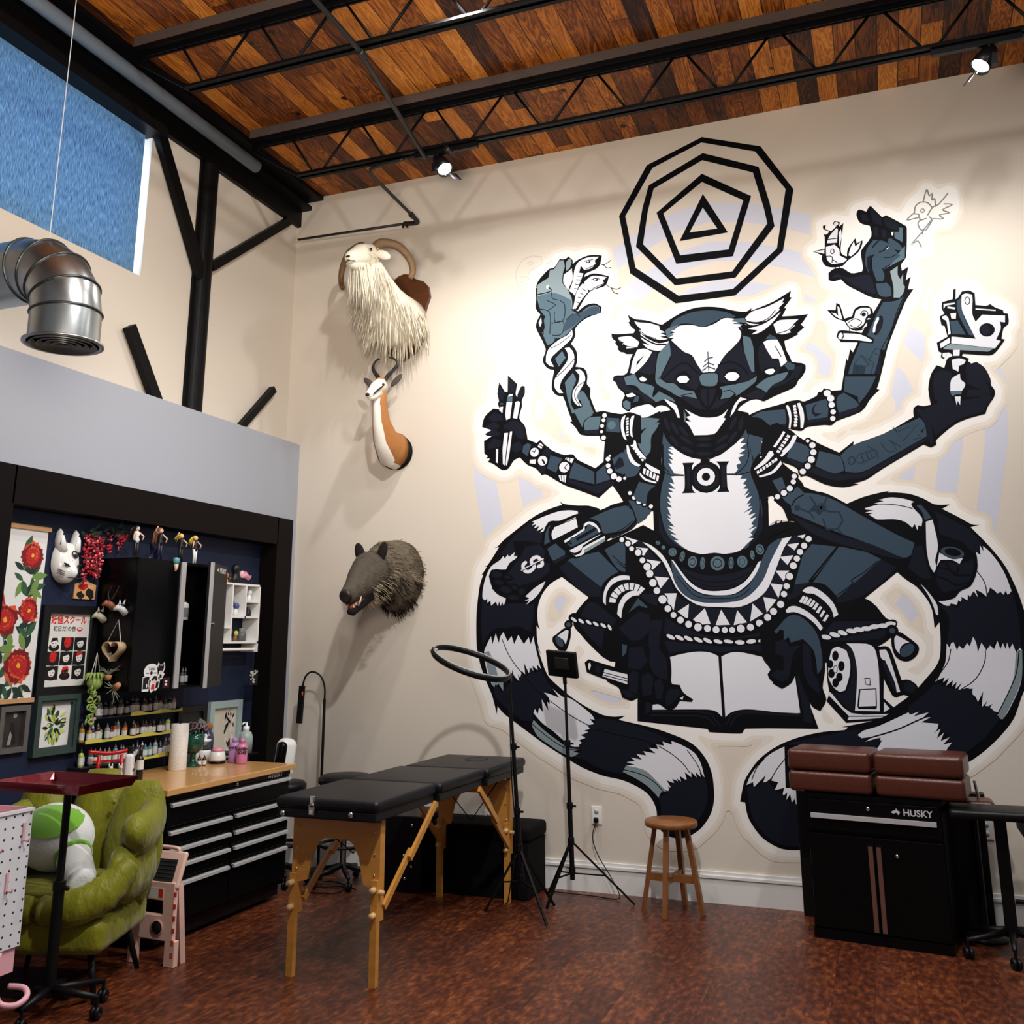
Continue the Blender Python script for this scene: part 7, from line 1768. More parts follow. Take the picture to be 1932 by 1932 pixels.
# ink racks
lipm = [mat('rack_yellow_lip', (214, 206, 92), .5, var=.12, vscale=14), mat('rack_navy', (30, 36, 52), .5)]
def rack(label, z, y0, y1, ly0, ly1, cols, tier):
    t = thing('bottle_rack', label, 'shelf', (XU, (y0+y1)/2, z), 'ink bottle racks'); b = B(); b.b2((XU+.003, y0, z-.006), (XU+.11, y1, z)); b.build('board', lipm[1], t)
    n = 28; T = []
    for k in range(n+1): y = ly0+(ly1-ly0)*k/n; T.append((y, z+.012+.008*math.sin((y-ly0)*26)))
    B().prism([(ly0, z-.008), (ly1, z-.008)]+T[::-1], (XU+.106, 0, 0), UY, UZ, (.006, 0, 0)).build('wavy_lip', lipm[0], t)
    m = len(cols); rnd = random.Random(tier)
    for k, cc in enumerate(cols):
        c_, cap = cc.split('-'); ink('%s ink bottle with %s tip, %s from the left on the %s rack' % (c_, cap, NTH[k], ['top', 'middle', 'bottom'][tier]), (XU+.068+rnd.uniform(-.018, .018), y0+.022+(y1-y0-.044)*k/(m-1), z+.0005), c_, cap, rnd.uniform(.088, .118), 'ink bottles on the '+['top', 'middle', 'bottom'][tier]+' rack')
rack('top yellow-lipped rack of ink bottles under the black cabinet', 1.24, 4.89, 5.67, 5.17, 5.67, 'grey-clear grey-clear black-clear grey-clear black-clear grey-clear grey-clear black-clear black-clear grey-clear maroon-clear brown-clear maroon-clear maroon-clear grey-clear maroon-black red-black grey-clear black-clear clear-clear black-clear'.split(), 0)
rack('middle yellow-lipped rack of coloured ink bottles', 1.10, 4.80, 5.62, 4.80, 5.60, 'yellow-clear yellow-clear blue-white brown-clear lime-black clear-clear red-black orange-black clear-white orange-clear orange-clear maroon-clear lime-clear red-black maroon-black red-clear brown-black maroon-clear black-black grey-clear lime-black clear-black'.split(), 1)
rack('bottom pale-lipped rack of ink bottles above the worktop', .955, 4.78, 5.62, 5.20, 5.55, 'lime-black clear-black grey-black black-clear teal-clear green-clear lime-clear teal-clear black-clear black-clear teal-black black-clear blue-clear black-white teal-clear teal-clear clear-clear blue-clear grey-clear grey-clear'.split(), 2)
# ------------------------------------------------------------------ white cubby shelf
t = thing('cubby_shelf', 'white wall cubby shelf with towel bar right of the black cabinet', 'shelf', (XU, 6.15, 1.63)); X0, X1 = XU+.004, -4.60
b = B(); b.b2((X0, 5.84, 2.125), (X1, 6.455, 2.14)); b.b2((X0, 6.44, 1.625), (X1, 6.455, 2.14)); b.b2((X0, 5.84, 1.625), (X1, 5.855, 2.14)); b.b2((X0, 5.84, 1.69), (X1, 6.455, 1.705)); b.b2((X0, 6.10, 1.705), (X1, 6.115, 2.125)); b.b2((X0, 6.265, 1.88), (X1, 6.28, 2.125)); b.b2((X0, 6.115, 1.88), (X1, 6.44, 1.895)); b.b2((X0, 6.28, 2.0), (X1, 6.44, 2.012)); b.b2((X0, 5.855, 1.80), (X1, 6.10, 1.815)); b.build('cubby_frame', pure_white, t)
B().cyl((X1-.03, 5.855, 1.645), (X1-.03, 6.44, 1.645), .012).build('towel_bar', pure_white, t)
def trinket(label, y, z, h, c1, c2, kind='bust'):
    x = -4.66; t = thing('trinket', label, 'trinket', (x, y, z), 'trinkets on the cubby shelf'); m1, m2 = mat('trinket_%d_%d_%d' % c1, c1, .45), mat('trinket_%d_%d_%d' % c2, c2, .45)
    if kind == 'bust': B().tube([(x, y, z), (x, y, z+h*.25), (x+.005, y, z+h*.55)], [h*.26, h*.24, h*.16], 10).build('body', m1, t); B().ell((x+.008, y, z+h*.74), (h*.22, h*.24, h*.26), 10, 8).build('head', m2, t)
    elif kind == 'jar': B().lathe([(.001, 0), (h*.34, 0), (h*.36, h*.6), (h*.2, h*.75), (.001, h*.75)], (x, y, z), 12).build('jar', m1, t); B().cyl((x, y, z+h*.72), (x, y, z+h), h*.22).build('lid', m2, t)
    elif kind == 'globe': B().lathe([(.001, 0), (h*.4, 0), (h*.36, h*.25), (.001, h*.26)], (x, y, z), 12).build('stand', m1, t); B().ell((x, y, z+h*.58), h*.4, 12, 8).build('ball', m2, t)
    elif kind == 'bike':
        b = B(); [b.torus((x, y+s*.055, z+.026), .02, .0055, (1, 0, 0), 16, 6) for s in (-1, 1)]; b.build('wheels', art_black, t)
        B().tube([(x, y-.06, z+.05), (x, y-.02, z+.075), (x, y+.03, z+.05), (x, y+.06, z+.07)], [.006, .026, .018, .006], 8).build('fairing', m1, t); B().ell((x, y-.055, z+.075), (.016, .03, .03), 8, 6).build('rider', m2, t)
for a in (('white capped jar on top of the cubby, leftmost', 5.97, 2.141, .12, (214, 216, 214), (60, 90, 90), 'jar'), ('orange snow globe on top of the cubby', 6.06, 2.141, .09, (216, 150, 60), (226, 120, 90), 'globe'), ('dark lantern box on top of the cubby', 6.13, 2.141, .07, (26, 24, 20), (40, 36, 30), 'jar'), ('dark round-headed ornament on top of the cubby', 6.19, 2.141, .15, (14, 14, 16), (16, 16, 20), 'bust'), ('pink toy motorcycle on top of the cubby, rightmost', 6.34, 2.141, .1, (232, 150, 176), (240, 190, 196), 'bike'),
          ('green and yellow toy in the top right cubby hole', 6.32, 2.013, .085, (120, 190, 80), (200, 214, 60), 'bust'), ('white toy in the top right cubby hole', 6.385, 2.013, .09, (236, 236, 236), (240, 240, 240), 'bust'), ('white ghost-like toy in the right middle cubby hole', 6.31, 1.896, .08, (230, 230, 230), (236, 236, 236), 'bust'), ('black box toy in the right middle cubby hole', 6.385, 1.896, .07, (20, 20, 20), (70, 70, 70), 'jar'), ('blue-haired toy in the tall middle cubby hole', 6.16, 1.896, .12, (214, 216, 220), (52, 66, 118), 'bust'), ('blue and white toy in the tall middle cubby hole', 6.225, 1.896, .1, (222, 222, 226), (70, 84, 140), 'bust'), ('dark figurine in the tall left cubby hole', 5.96, 1.816, .16, (210, 214, 214), (36, 26, 26), 'bust'), ('green and white toy bird in the lower left cubby hole', 5.99, 1.706, .09, (226, 226, 222), (40, 84, 66), 'bust'), ('white keyring toy in the lower left cubby hole', 5.92, 1.706, .05, (230, 230, 228), (40, 40, 40), 'globe'), ('white and red toy in the wide bottom cubby hole', 6.16, 1.706, .1, (236, 236, 236), (214, 60, 60), 'bust'), ('lime frog toy in the wide bottom cubby hole', 6.24, 1.706, .08, (120, 76, 60), (190, 206, 84), 'bust'), ('clear glass pair in the wide bottom cubby hole', 6.32, 1.706, .1, (90, 96, 96), (130, 136, 138), 'jar')): trinket(*a)
t = thing('mosaic_tag', 'small square black and silver mosaic tag hanging by a thread', 'decoration', (-4.62, 6.44, 1.43)); b = B(); b.b2((-4.622, 6.39, 1.375), (-4.614, 6.495, 1.49)); b.build('square', art_black, t)
b = B(); rnd = random.Random(5)
for k in range(22): y, z = rnd.uniform(6.40, 6.485), rnd.uniform(1.385, 1.48); b.flat(blob(y, z, .011, .008, 5, .4, rnd), (-4.613+k*.00004, 0, 0), UY, UZ)
b.build('mosaic_pieces', mat('mosaic_silver', (206, 208, 208), .25), t); B().tube([(-4.618, 6.443, 1.49), (-4.618, 6.44, 1.632)], .0012, 4).build('thread', cap_b, t)
t = thing('framed_print', 'pale green framed black and cream print right of the scissors goblet', 'picture', (XU, 6.27, 1.06)); b = B(); picture_frame(b, 6.085, 6.47, .85, 1.265, .05, XU+.002, XU+.03); b.build('frame', mat('pale_green_frame', (158, 178, 176), .5), t); B().b2((XU+.003, 6.13, .89), (XU+.009, 6.43, 1.225)).build('print_sheet', mat('cream_print', (206, 196, 180), .7), t)
b = B(); rnd = random.Random(6)
for k in range(26): leaf(b, rnd.uniform(6.28, 6.40), rnd.uniform(.90, 1.18), rnd.uniform(.03, .07), rnd.uniform(.6, 2.4), XU+.0095+k*.00005, k % 2)
b.build('brush_drawing', [art_black, mat('cream_mark', (222, 214, 200), .7)], t)
t = thing('framed_print', 'black framed dark print behind the scissors goblet', 'picture', (XU, 5.89, 1.09)); b = B(); picture_frame(b, 5.735, 6.045, .93, 1.25, .04, XU+.002, XU+.03); b.build('frame', mat('poster_frame_black'), t); B().b2((XU+.003, 5.77, .96), (XU+.009, 6.01, 1.215)).build('print_sheet', mat('dark_print'), t)
# ------------------------------------------------------------------ workbench chest in the alcove
bamboo = mat('bamboo_top', (206, 156, 96), .28, var=.22, vscale=3, stretch=(9, .8, 1), coat=.3)
t = thing('tool_chest', 'long black metal tool chest of drawers with a pale wooden worktop', 'tool chest', (-4.3, 5.4, 0))
B().b2((-4.70, 4.77, .10), (-3.985, 6.03, .83)).build('body', black_gloss, t)
B().b2((-4.715, 4.74, .832), (-3.94, 6.055, .868)).build('worktop', bamboo, t, bevel=.004)
B().b2((-4.66, 4.80, .03), (-4.01, 6.0, .1)).build('plinth', black_plastic, t)
def chest_drawer(y0, y1, z0, z1, logo=False):
    d = B().b2((-3.985, y0, z0), (-3.967, y1, z1)).build('drawer', black_gloss, t, bevel=.003)
    b = B(); b.bar((-3.952, y0+.015, z1-.022), (-3.952, y1-.015, z1-.022), .018, .016); b.b2((-3.967, y0+.015, z1-.018), (-3.95, y1-.015, z1-.010)); b.build('handle', steel, d); return d
d = chest_drawer(4.785, 6.015, .655, .795)
for z in ((.548, .642), (.458, .542), (.355, .452), (.13, .349)):
    for y0, y1 in ((4.785, 5.385), (5.40, 6.015)): chest_drawer(y0, y1, *z)
B().b2((-3.985, 4.775, .80), (-3.968, 6.025, .83)).build('top_rail', black_gloss, t)
tx = text('maker_lettering', 'HUSKY', .038, (-3.967, 5.87, .812), UY, UZ, pale_ink, t, bold=.0008); dog_mark(B(), (-3.9664, 5.785, .812), UY, UZ, .022).build('dog_head_mark', pale_ink, t)
B().cyl((-3.968, 5.42, .812), (-3.958, 5.42, .812), .011).build('lock', chrome, t)
# things on the worktop
ZB = .8685
t = thing('paper_towel_roll', 'upright white paper towel roll on the wooden worktop', 'paper towel', (-4.50, 5.49, ZB))
B().lathe([(.02, .0), (.056, 0), (.058, .004), (.058, .292), (.056, .296), (.02, .296)], (-4.50, 5.49, ZB), 24).build('roll', mat('paper_towel', (236, 234, 228), .9, bump=.3, bscale=90), t)
B().tube([(-4.50, 5.49, ZB), (-4.50, 5.49, ZB+.32)], .007, 8).build('holder_rod', black_plastic, t)
gob = mat('green_glazed_goblet', (10, 68, 54), .12, coat=.5)
t = thing('goblet', 'dark green goblet holding scissors on the worktop', 'goblet', (-4.53, 5.68, ZB))
B().lathe([(.001, 0), (.058, 0), (.056, .012), (.022, .03), (.018, .07), (.026, .09), (.062, .11), (.068, .15), (.07, .215), (.066, .215), (.062, .13), (.001, .12)], (-4.53, 5.68, ZB), 24).build('cup', gob, t)
scm = mat('scissor_handles', (126, 112, 118), .4)
for k, (lab, y, a) in enumerate((('dark-handled scissors standing leftmost in the green goblet', 5.64, -.25), ('scissors in the middle of the green goblet', 5.685, .1), ('small scissors leaning right in the green goblet', 5.725, .4))):
    t = thing('scissors', lab, 'scissors', (-4.53, y, ZB+.13), 'scissors in the goblet'); c = Vector((-4.53, y, ZB+.13)); u_ = Vector((0, math.sin(a), math.cos(a))); v_ = Vector((0, math.cos(a), -math.sin(a)))
    B().bar(c, c+u_*.1, .008, .004, (1, 0, 0)).build('blades', chrome, t); b = B()
    for s in (-1, 1): b.torus(c+u_*.135+v_*.026*s, .026-.004*k, .005, (1, 0, .0), 16, 6, flat=1.)
    b.build('finger_loops', scm, t)
t = thing('razor', 'clear disposable razor head sticking out of the green goblet', 'razor', (-4.53, 5.745, ZB+.12)); B().bar((-4.55, 5.72, ZB+.12), (-4.55, 5.765, ZB+.27), .008, .006).build('handle', scm, t); B().box((-4.55, 5.775, ZB+.285), (.012, .075, .03), Matrix.Rotation(-.45, 3, 'X')).build('head', mat('clear_cap'), t)
wj = mat('white_ceramic', (232, 232, 230), .25, coat=.3); smoke = mat('smoked_glass', (60, 62, 62), .1)
def canister(label, x, y, s):
    t = thing('canister', label, 'canister', (x, y, ZB), 'white canisters on the worktop'); c = (x, y, ZB)
    B().lathe([(.001, 0), (.046*s, 0), (.048*s, .07*s), (.044*s, .085*s)], c, 18).build('white_base', wj, t); B().lathe([(.044*s, .085*s), (.04*s, .10*s), (.04*s, .13*s), (.034*s, .135*s)], c, 18).build('glass_band', smoke, t)
    B().lathe([(.034*s, .135*s), (.046*s, .145*s), (.044*s, .155*s), (.014*s, .16*s), (.018*s, .18*s), (.012*s, .192*s), (.001, .193*s)], c, 18).build('lid', wj, t)
canister('short white canister with dark glass shoulder left of the tall canister', -4.62, 5.79, .86); canister('tall white canister with round knob lid beside the glass flask', -4.60, 5.885, 1.)
bottle('tiny brown dropper bottle with white label in front of the white canisters', 'dropper_bottle', (-4.49, 5.70, ZB), .014, .075, INKM['brown'], cap_b); bottle('second tiny brown dropper bottle beside the goblet foot', 'dropper_bottle', (-4.475, 5.735, ZB), .014, .072, INKM['maroon'], cap_b)
t = thing('glass_flask', 'tall blue-grey glass flask with a round cork ball', 'flask', (-4.64, 5.97, ZB)); B().lathe([(.001, 0), (.04, 0), (.042, .15), (.034, .19), (.022, .2), (.022, .215), (.001, .215)], (-4.64, 5.97, ZB), 20).build('flask_body', mat('smoky_blue_glass', (58, 62, 92), .08, coat=.5), t); B().ell((-4.64, 5.97, ZB+.235), .03, 14, 10).build('cork_ball', mat('cork_brown', (150, 96, 52), .8, var=.2, vscale=60), t)
t = thing('candle_warmer', 'low white warmer pot with pink dome lid and dark foot', 'warmer', (-4.475, 5.875, ZB)); c = (-4.475, 5.875, ZB); B().lathe([(.001, 0), (.054, 0), (.056, .018), (.001, .018)], c, 22).build('foot', black_plastic, t); B().lathe([(.056, .018), (.06, .03), (.05, .075), (.044, .08), (.001, .08)], c, 22).build('pot', wj, t); B().lathe([(.042, .08), (.04, .095), (.028, .105), (.001, .108)], c, 22).build('lid', mat('pink_lid', (224, 146, 166), .4), t)
pk1, pk2 = mat('lilac_soap_bottle', (186, 136, 196), .35), mat('pink_soap_bottle', (208, 122, 166), .35)
def squeeze(label, x, y, m, words):
    t = thing('squeeze_bottle', label, 'bottle', (x, y, ZB), 'pink squeeze bottles'); c = (x, y, ZB)
    B().lathe([(.001, 0), (.036, 0), (.038, .008), (.038, .115), (.03, .13), (.017, .137), (.001, .137)], c, 20).build('bottle_body', m, t); B().lathe([(.018, .137), (.018, .16), (.008, .168), (.001, .168)], c, 14).build('cap', m, t)
    B().tube(smoothpath([(x, y, ZB+.165), (x-.002, y-.012, ZB+.2), (x, y-.05, ZB+.212)]), .0028, 6).build('spout', mat('spout_clear', (200, 180, 206), .3), t)
    d = Vector((.6, -.8, 0)); u_ = Vector((.8, .6, 0))
    for k, w_ in enumerate(words): text('stencil_lettering', w_, .026, Vector(c)+d*.0385+Vector((0, 0, .10-.024*k)), u_, UZ, art_black, t, bold=.0012)
squeeze('lilac squeeze bottle stencilled WATER, left of the pair', -4.395, 5.955, pk1, ['WATER']); squeeze('pink squeeze bottle stencilled GREEN SOAP, right of the pair', -4.30, 5.915, pk2, ['GREEN', 'SOAP'])
t = thing('soap_pump', 'clear hand sanitizer pump bottle on a bracket at the dark trim', 'pump bottle', (-4.5, 6.2, .9)); c = (-4.48, 6.20, .905)
B().lathe([(.001, 0), (.05, 0), (.052, .11), (.04, .145), (.018, .155), (.001, .155)], c, 20).build('bottle_body', mat('clear_gel', (160, 178, 172), .1, coat=.4), t); B().lathe([(.024, .15), (.024, .185), (.008, .19), (.008, .215), (.001, .215)], c, 14).build('pump', pure_white, t); B().tube([(c[0], c[1], c[2]+.212), (c[0]+.01, c[1]-.05, c[2]+.215), (c[0]+.012, c[1]-.066, c[2]+.205)], .006, 6).build('nozzle', pure_white, t)
b = B(); b.b2((-4.715, 6.12, .892), (-4.42, 6.28, .904)); b.build('bracket', black_plastic, t)
red_l = mat('red_lacquer', (188, 22, 26), .3)
t = thing('torii_gate', 'small red lacquered torii gate on the worktop', 'ornament', (-4.56, 4.92, ZB)); gx_ = -4.55
for s in (-1, 1): B().tube([(gx_+.075*s*.55, 4.925+.075*s*.8, ZB), (gx_+.068*s*.55, 4.925+.068*s*.8, ZB+.15)], .011, 10).build('pillar', red_l, t); du = Vector((.55, .8, 0)).normalized(); c = Vector((gx_, 4.925, ZB))
B().tube(smoothpath([c-du*.13+Vector((0, 0, .178)), c+Vector((0, 0, .162)), c+du*.13+Vector((0, 0, .178))]), .0125, 8, flat=.8).build('top_beam', red_l, t); B().bar(c-du*.1+Vector((0, 0, .118)), c+du*.1+Vector((0, 0, .118)), .012, .014).build('tie_beam', red_l, t)
def foxlet(label, p, s=1.):
    t = thing('fox_statuette', label, 'statuette', p, 'white fox statuettes'); x, y, z = p
    B().tube([(x, y, z), (x, y, z+.03*s), (x+.004, y-.004, z+.06*s), (x+.008, y-.008, z+.075*s)], [.02*s, .019*s, .012*s, .01*s], 10).build('body', wj, t); B().tube([(x, y, z+.08*s), (x+.015*s, y-.012*s, z+.084*s), (x+.03*s, y-.022*s, z+.078*s)], [.014*s, .012*s, .003*s], 8).build('head', wj, t)
    for q in (-1, 1): B().tube([(x+.006*q, y+.006*q, z+.09*s), (x+.008*q, y+.006*q, z+.108*s)], [.006*s, .001], 6).build('ear', wj, t)
foxlet('white fox statuette under the left half of the red gate', (-4.505, 4.885, ZB)); foxlet('white fox statuette under the right half of the red gate', (-4.475, 4.935, ZB)); foxlet('white fox statuette just right of the red gate', (-4.47, 5.005, ZB), .95)
t = thing('lotion_bottle', 'white lotion bottle with green leaf print and black cap on the worktop', 'bottle', (-4.33, 4.85, ZB)); R9 = Matrix.Rotation(.6, 3, 'Z'); B().rbox((-4.34, 4.86, ZB+.088), (.05, .088, .176), .018, R9).build('bottle_body', wj, t); B().cyl((-4.34, 4.86, ZB+.175), (-4.34, 4.86, ZB+.215), .018).build('cap', cap_b, t)
nv = R9 @ Vector((0, -1, 0)); uu = R9 @ Vector((1, 0, 0)); nv, uu = Vector((.56, -.83, 0)), Vector((.83, .56, 0))
nn_ = R9 @ Vector((1, 0, 0)); u2 = R9 @ Vector((0, 1, 0)); fc = Vector((-4.34, 4.86, ZB))+nn_*.0254
text('label_lettering', 'HEMPZ', .022, fc+Vector((0, 0, .08)), u2, UZ, art_black, t); b = B()
for k in range(5): a_ = math.radians(90+(k-2)*36); L_ = .026-.004*abs(k-2); q = [(0, 0), (.5*L_, .12*L_), (L_, 0), (.5*L_, -.12*L_)]; b.flat([(u*math.cos(a_)-v*math.sin(a_), u*math.sin(a_)+v*math.cos(a_)) for u, v in q], fc+Vector((0, 0, .108))+nn_*.0004, u2, UZ)
b.build('leaf_print', mat('leaf_print_green', (92, 120, 44), .5), t)
bottle('slim black bottle with white upper label at the front of the worktop', 'ink_bottle', (-4.37, 4.985, ZB), .022, .2, INKM['black'], cap_b, lz=(.34, .62), tip=False); bottle('black ink bottle with white panel label behind the slim black bottle', 'ink_bottle', (-4.45, 5.06, ZB), .026, .2, INKM['black'], inkcap['clear'], lz=(.1, .5)); bottle('white-labelled ink bottle behind the lotion bottle', 'ink_bottle', (-4.54, 5.07, ZB), .026, .18, INKM['grey'], inkcap['white'], lz=(.08, .55))
# ------------------------------------------------------------------ green velvet armchair
vel = mat('olive_velvet', (122, 122, 18), .5, var=.3, vscale=5, sheen=.15, spec=.3, bump=.5, bscale=11, stretch=(1, 1, .45))
n_b = vel.node_tree.nodes; n_b['Bump'].inputs['Distance'].default_value = .05; n_b['Bump'].inputs['Strength'].default_value = .55
AC = Vector((-4.08, 4.18, 0)); an = math.radians(20); AU = Vector((math.cos(an), math.sin(an), 0)); AV = Vector((-math.sin(an), math.cos(an), 0))
def ap(u_, v_, z): return AC+AU*u_+AV*v_+Vector((0, 0, z))
t = thing('armchair', 'olive green velvet tufted armchair in front of the alcove', 'armchair', tuple(AC))
RA = Matrix.Rotation(an, 3, 'Z')
B().rbox(ap(0, .0, .30), (.66, .60, .16), .05, RA).build('seat_base', vel, t)
def cushion(name, c, d, folds, seed, R=RA, amp=.012):
    b = B(); n, m = 30, 18; rnd = random.Random(seed); ph = rnd.uniform(0, 6)
    vs = []; fs = []
    for i in range(m+1):
        th = PI*i/m
        for k in range(n):
            a = 2*PI*k/n; cx_, sx_ = math.cos(a), math.sin(a); p = Vector((math.copysign(abs(cx_)**.45, cx_)*math.sin(th)**.6, math.copysign(abs(sx_)**.45, sx_)*math.sin(th)**.6, math.copysign(abs(math.cos(th))**.7, math.cos(th))))
            w_ = 1+amp/.1*math.sin(folds*a+ph+2*math.sin(3*th))*math.sin(th)
            vs.append(Vector(c)+R @ Vector((p.x*d[0]/2*w_, p.y*d[1]/2*w_, p.z*d[2]/2)))
    for i in range(m):
        for k in range(n): fs.append(((i+1)*n+k, (i+1)*n+(k+1) % n, i*n+(k+1) % n, i*n+k))
    b.add(vs, fs, True); return b.build(name, vel, t)
cushion('seat_cushion', ap(0, -.02, .44), (.62, .62, .17), 5, 1)
def puff(name, path, rs, seed, flat=.62, folds=9, amp=.07):
    """puffy padded roll with gathered folds"""
    P = smoothpath(path, 6); n = len(P); k_ = (n-1)/(len(rs)-1); R_ = []
    for i in range(n): q = i/k_; j = min(int(q), len(rs)-2); R_.append((rs[j]+(rs[j+1]-rs[j])*(q-j))*(1+amp*math.sin(i*folds*.37+seed)))
    return B().tube(P, R_, 20, flat=flat).build(name, vel, t)
for k, (u_, h) in enumerate(((-.26, .95), (0, 1.0), (.24, .95))):
    b = B(); nz, na = 16, 20; vs = []; fs = []
    for i in range(nz+1):
        z = .34+(h-.34)*i/nz; e = math.sin(PI*min(1, max(.0, .06+.9*i/nz)))**.35; w_ = .145*e+.01
        for j in range(na): a = 2*PI*j/na; rr = 1+.05*math.sin(5*a+i*.9+k); vs.append(ap(u_*(1+.12*i/nz)+w_*math.cos(a)*rr, .26+.09*i/nz-.09*(abs(u_) > .1)+.085*e*math.sin(a)*rr, z))
    fs = [(i*na+j, i*na+(j+1) % na, (i+1)*na+(j+1) % na, (i+1)*na+j) for i in range(nz) for j in range(na)]+[tuple(range(na))[::-1], tuple(nz*na+j for j in range(na))]
    b.add(vs, fs, True); b.build('back_cushion', vel, t)
for s in (-1, 1):
    puff('armrest', [ap(.33*s, .24, .78), ap(.37*s, .12, .75), ap(.385*s, -.04, .735), ap(.39*s, -.14, .74), ap(.39*s, -.19, .72)], [.10, .10, .11, .10, .035], s, .7)
    puff('arm_side', [ap(.32*s, .22, .55), ap(.34*s, .05, .56), ap(.34*s, -.12, .56), ap(.33*s, -.24, .53)], [.14, .15, .15, .06], s+2, .5)
    puff('front_roll', [ap(.02*s, -.30, .43), ap(.18*s, -.31, .44), ap(.31*s, -.26, .50), ap(.40*s, -.17, .62)], [.06, .085, .085, .05], s+4, .8)
for u_, v_ in ((-.24, -.2), (.24, -.2), (-.24, .22), (.24, .22)): B().tube([ap(u_, v_, .24), ap(u_*1.25, v_*1.25, .0)], [.02, .012], 10).build('leg', black_plastic, t)
for u_, z in ((-.13, .70), (.13, .70), (-.13, .85), (.13, .85)): B().ell(ap(u_, .20, z), .014, 8, 6).build('tuft_button', vel, t)
# plain plush cushions sitting in the armchair
plw = mat('white_plush', (222, 224, 222), .95, sheen=.6, bump=.2, bscale=90); plg = mat('lime_plush', (112, 172, 44), .95, sheen=.6)
t = thing('plush_cushion', 'round white plush cushion with lime green top lying in the green armchair', 'cushion', tuple(ap(-.08, -.02, .53)))
c = ap(-.1, .04, .70); B().ell(c, (.2, .15, .17), 24, 16, RA).build('ball', plw, t)
b = B(); n = 20
vs = [c+RA @ Vector((.203*math.sin(th)*math.cos(a), .153*math.sin(th)*math.sin(a)-.02*0, .173*math.cos(th))) for th in (0.02, .25, .5, .75, .95) for a in [2*PI*k/n for k in range(n)]]
R_t = Matrix.Rotation(.55, 3, AU)
vs = [c+R_t @ (p-c) for p in vs]; b.add(vs, [(i*n+k, (i+1)*n+k, (i+1)*n+(k+1) % n, i*n+(k+1) % n) for i in range(4) for k in range(n)], True); b.build('green_cap', plg, t)
t = thing('plush_cushion', 'small white plush bolster with a lime band below the round plush cushion', 'cushion', tuple(ap(.08, -.1, .53))); B().tube(smoothpath([ap(.0, .02, .66), ap(.06, -.06, .60), ap(.13, -.16, .545), ap(.17, -.22, .53)]), [.05]*4+[.085]*9+[.07]*5+[.03], 16).build('bolster', plw, t); B().torus(ap(.035, -.03, .625), .082, .014, AU*.5-AV*.6-Vector((0, 0, .5)), 22, 8).build('band', plg, t)
# ------------------------------------------------------------------ red tray on a rolling stand
t = thing('tray_stand', 'black rolling stand holding a dark red tray in front of the armchair', 'stand', (-3.80, 3.86, 0)); PX, PY = -3.79, 3.84
redm = mat('red_anodised', (112, 8, 28), .18, .7, coat=.4)
b = B(); b.rbox((PX-.02, PY, 1.012), (.50, .32, .01), .004); TR = [(-.27, -.17), (.23, -.17), (.23, .17), (-.27, .17)]
for i in range(4): p, q = TR[i], TR[(i+1) % 4]; k_ = 1.09; b.add([(PX+p[0], PY+p[1], 1.012), (PX+q[0], PY+q[1], 1.012), (PX+q[0]*k_, PY+q[1]*k_*1.03, 1.052), (PX+p[0]*k_, PY+p[1]*k_*1.03, 1.052), (PX+p[0]*1.1, PY+p[1]*1.14, 1.052), (PX+q[0]*1.1, PY+q[1]*1.14, 1.052), (PX+q[0]*1.01, PY+q[1]*1.02, 1.008), (PX+p[0]*1.01, PY+p[1]*1.02, 1.008)], [(0, 1, 2, 3), (3, 2, 5, 4), (4, 5, 6, 7)])
b.build('tray', redm, t); b = B()
for k in range(20): b.ell((PX-.22+k*.022, PY-.13, 1.004), (.007, .007, .006), 6, 4)
b.build('tray_beads', mat('red_bead', (220, 40, 40), .2), t)
b = B(); b.cyl((PX, PY, .56), (PX, PY, 1.005), .018); b.lathe([(.03, .985), (.045, 1.0), (.045, 1.008), (.001, 1.008)], (PX, PY, 0), 16); b.build('upper_post', black_plastic, t); b = B(); b.cyl((PX, PY, .1), (PX, PY, .58), .026); b.cyl((PX, PY, .55), (PX, PY, .59), .03); b.build('lower_post', black_plastic, t); B().cyl((PX+.02, PY, .56), (PX+.055, PY, .56), .01).build('clamp_knob', black_plastic, t)
def caster_leg(t, c, e, z=.10):
    B().tube([c, ((c[0]+e[0])/2, (c[1]+e[1])/2, z+.01), (e[0], e[1], z-.005)], [.022, .018, .012], 8).build('leg', black_plastic, t)
    w_ = B(); w_.cyl((e[0], e[1], .0), (e[0], e[1], z), .008); w_.torus((e[0]-.012, e[1], .03), .018, .012, (1, .3, 0), 14, 8); w_.torus((e[0]+.012, e[1], .03), .018, .012, (1, .3, 0), 14, 8); w_.build('caster', black_plastic, t)
for e in ((-3.70, 4.09), (-3.96, 3.86), (-3.90, 4.05), (-3.56, 3.90), (-3.76, 3.66)): caster_leg(t, (PX, PY, .12), e)
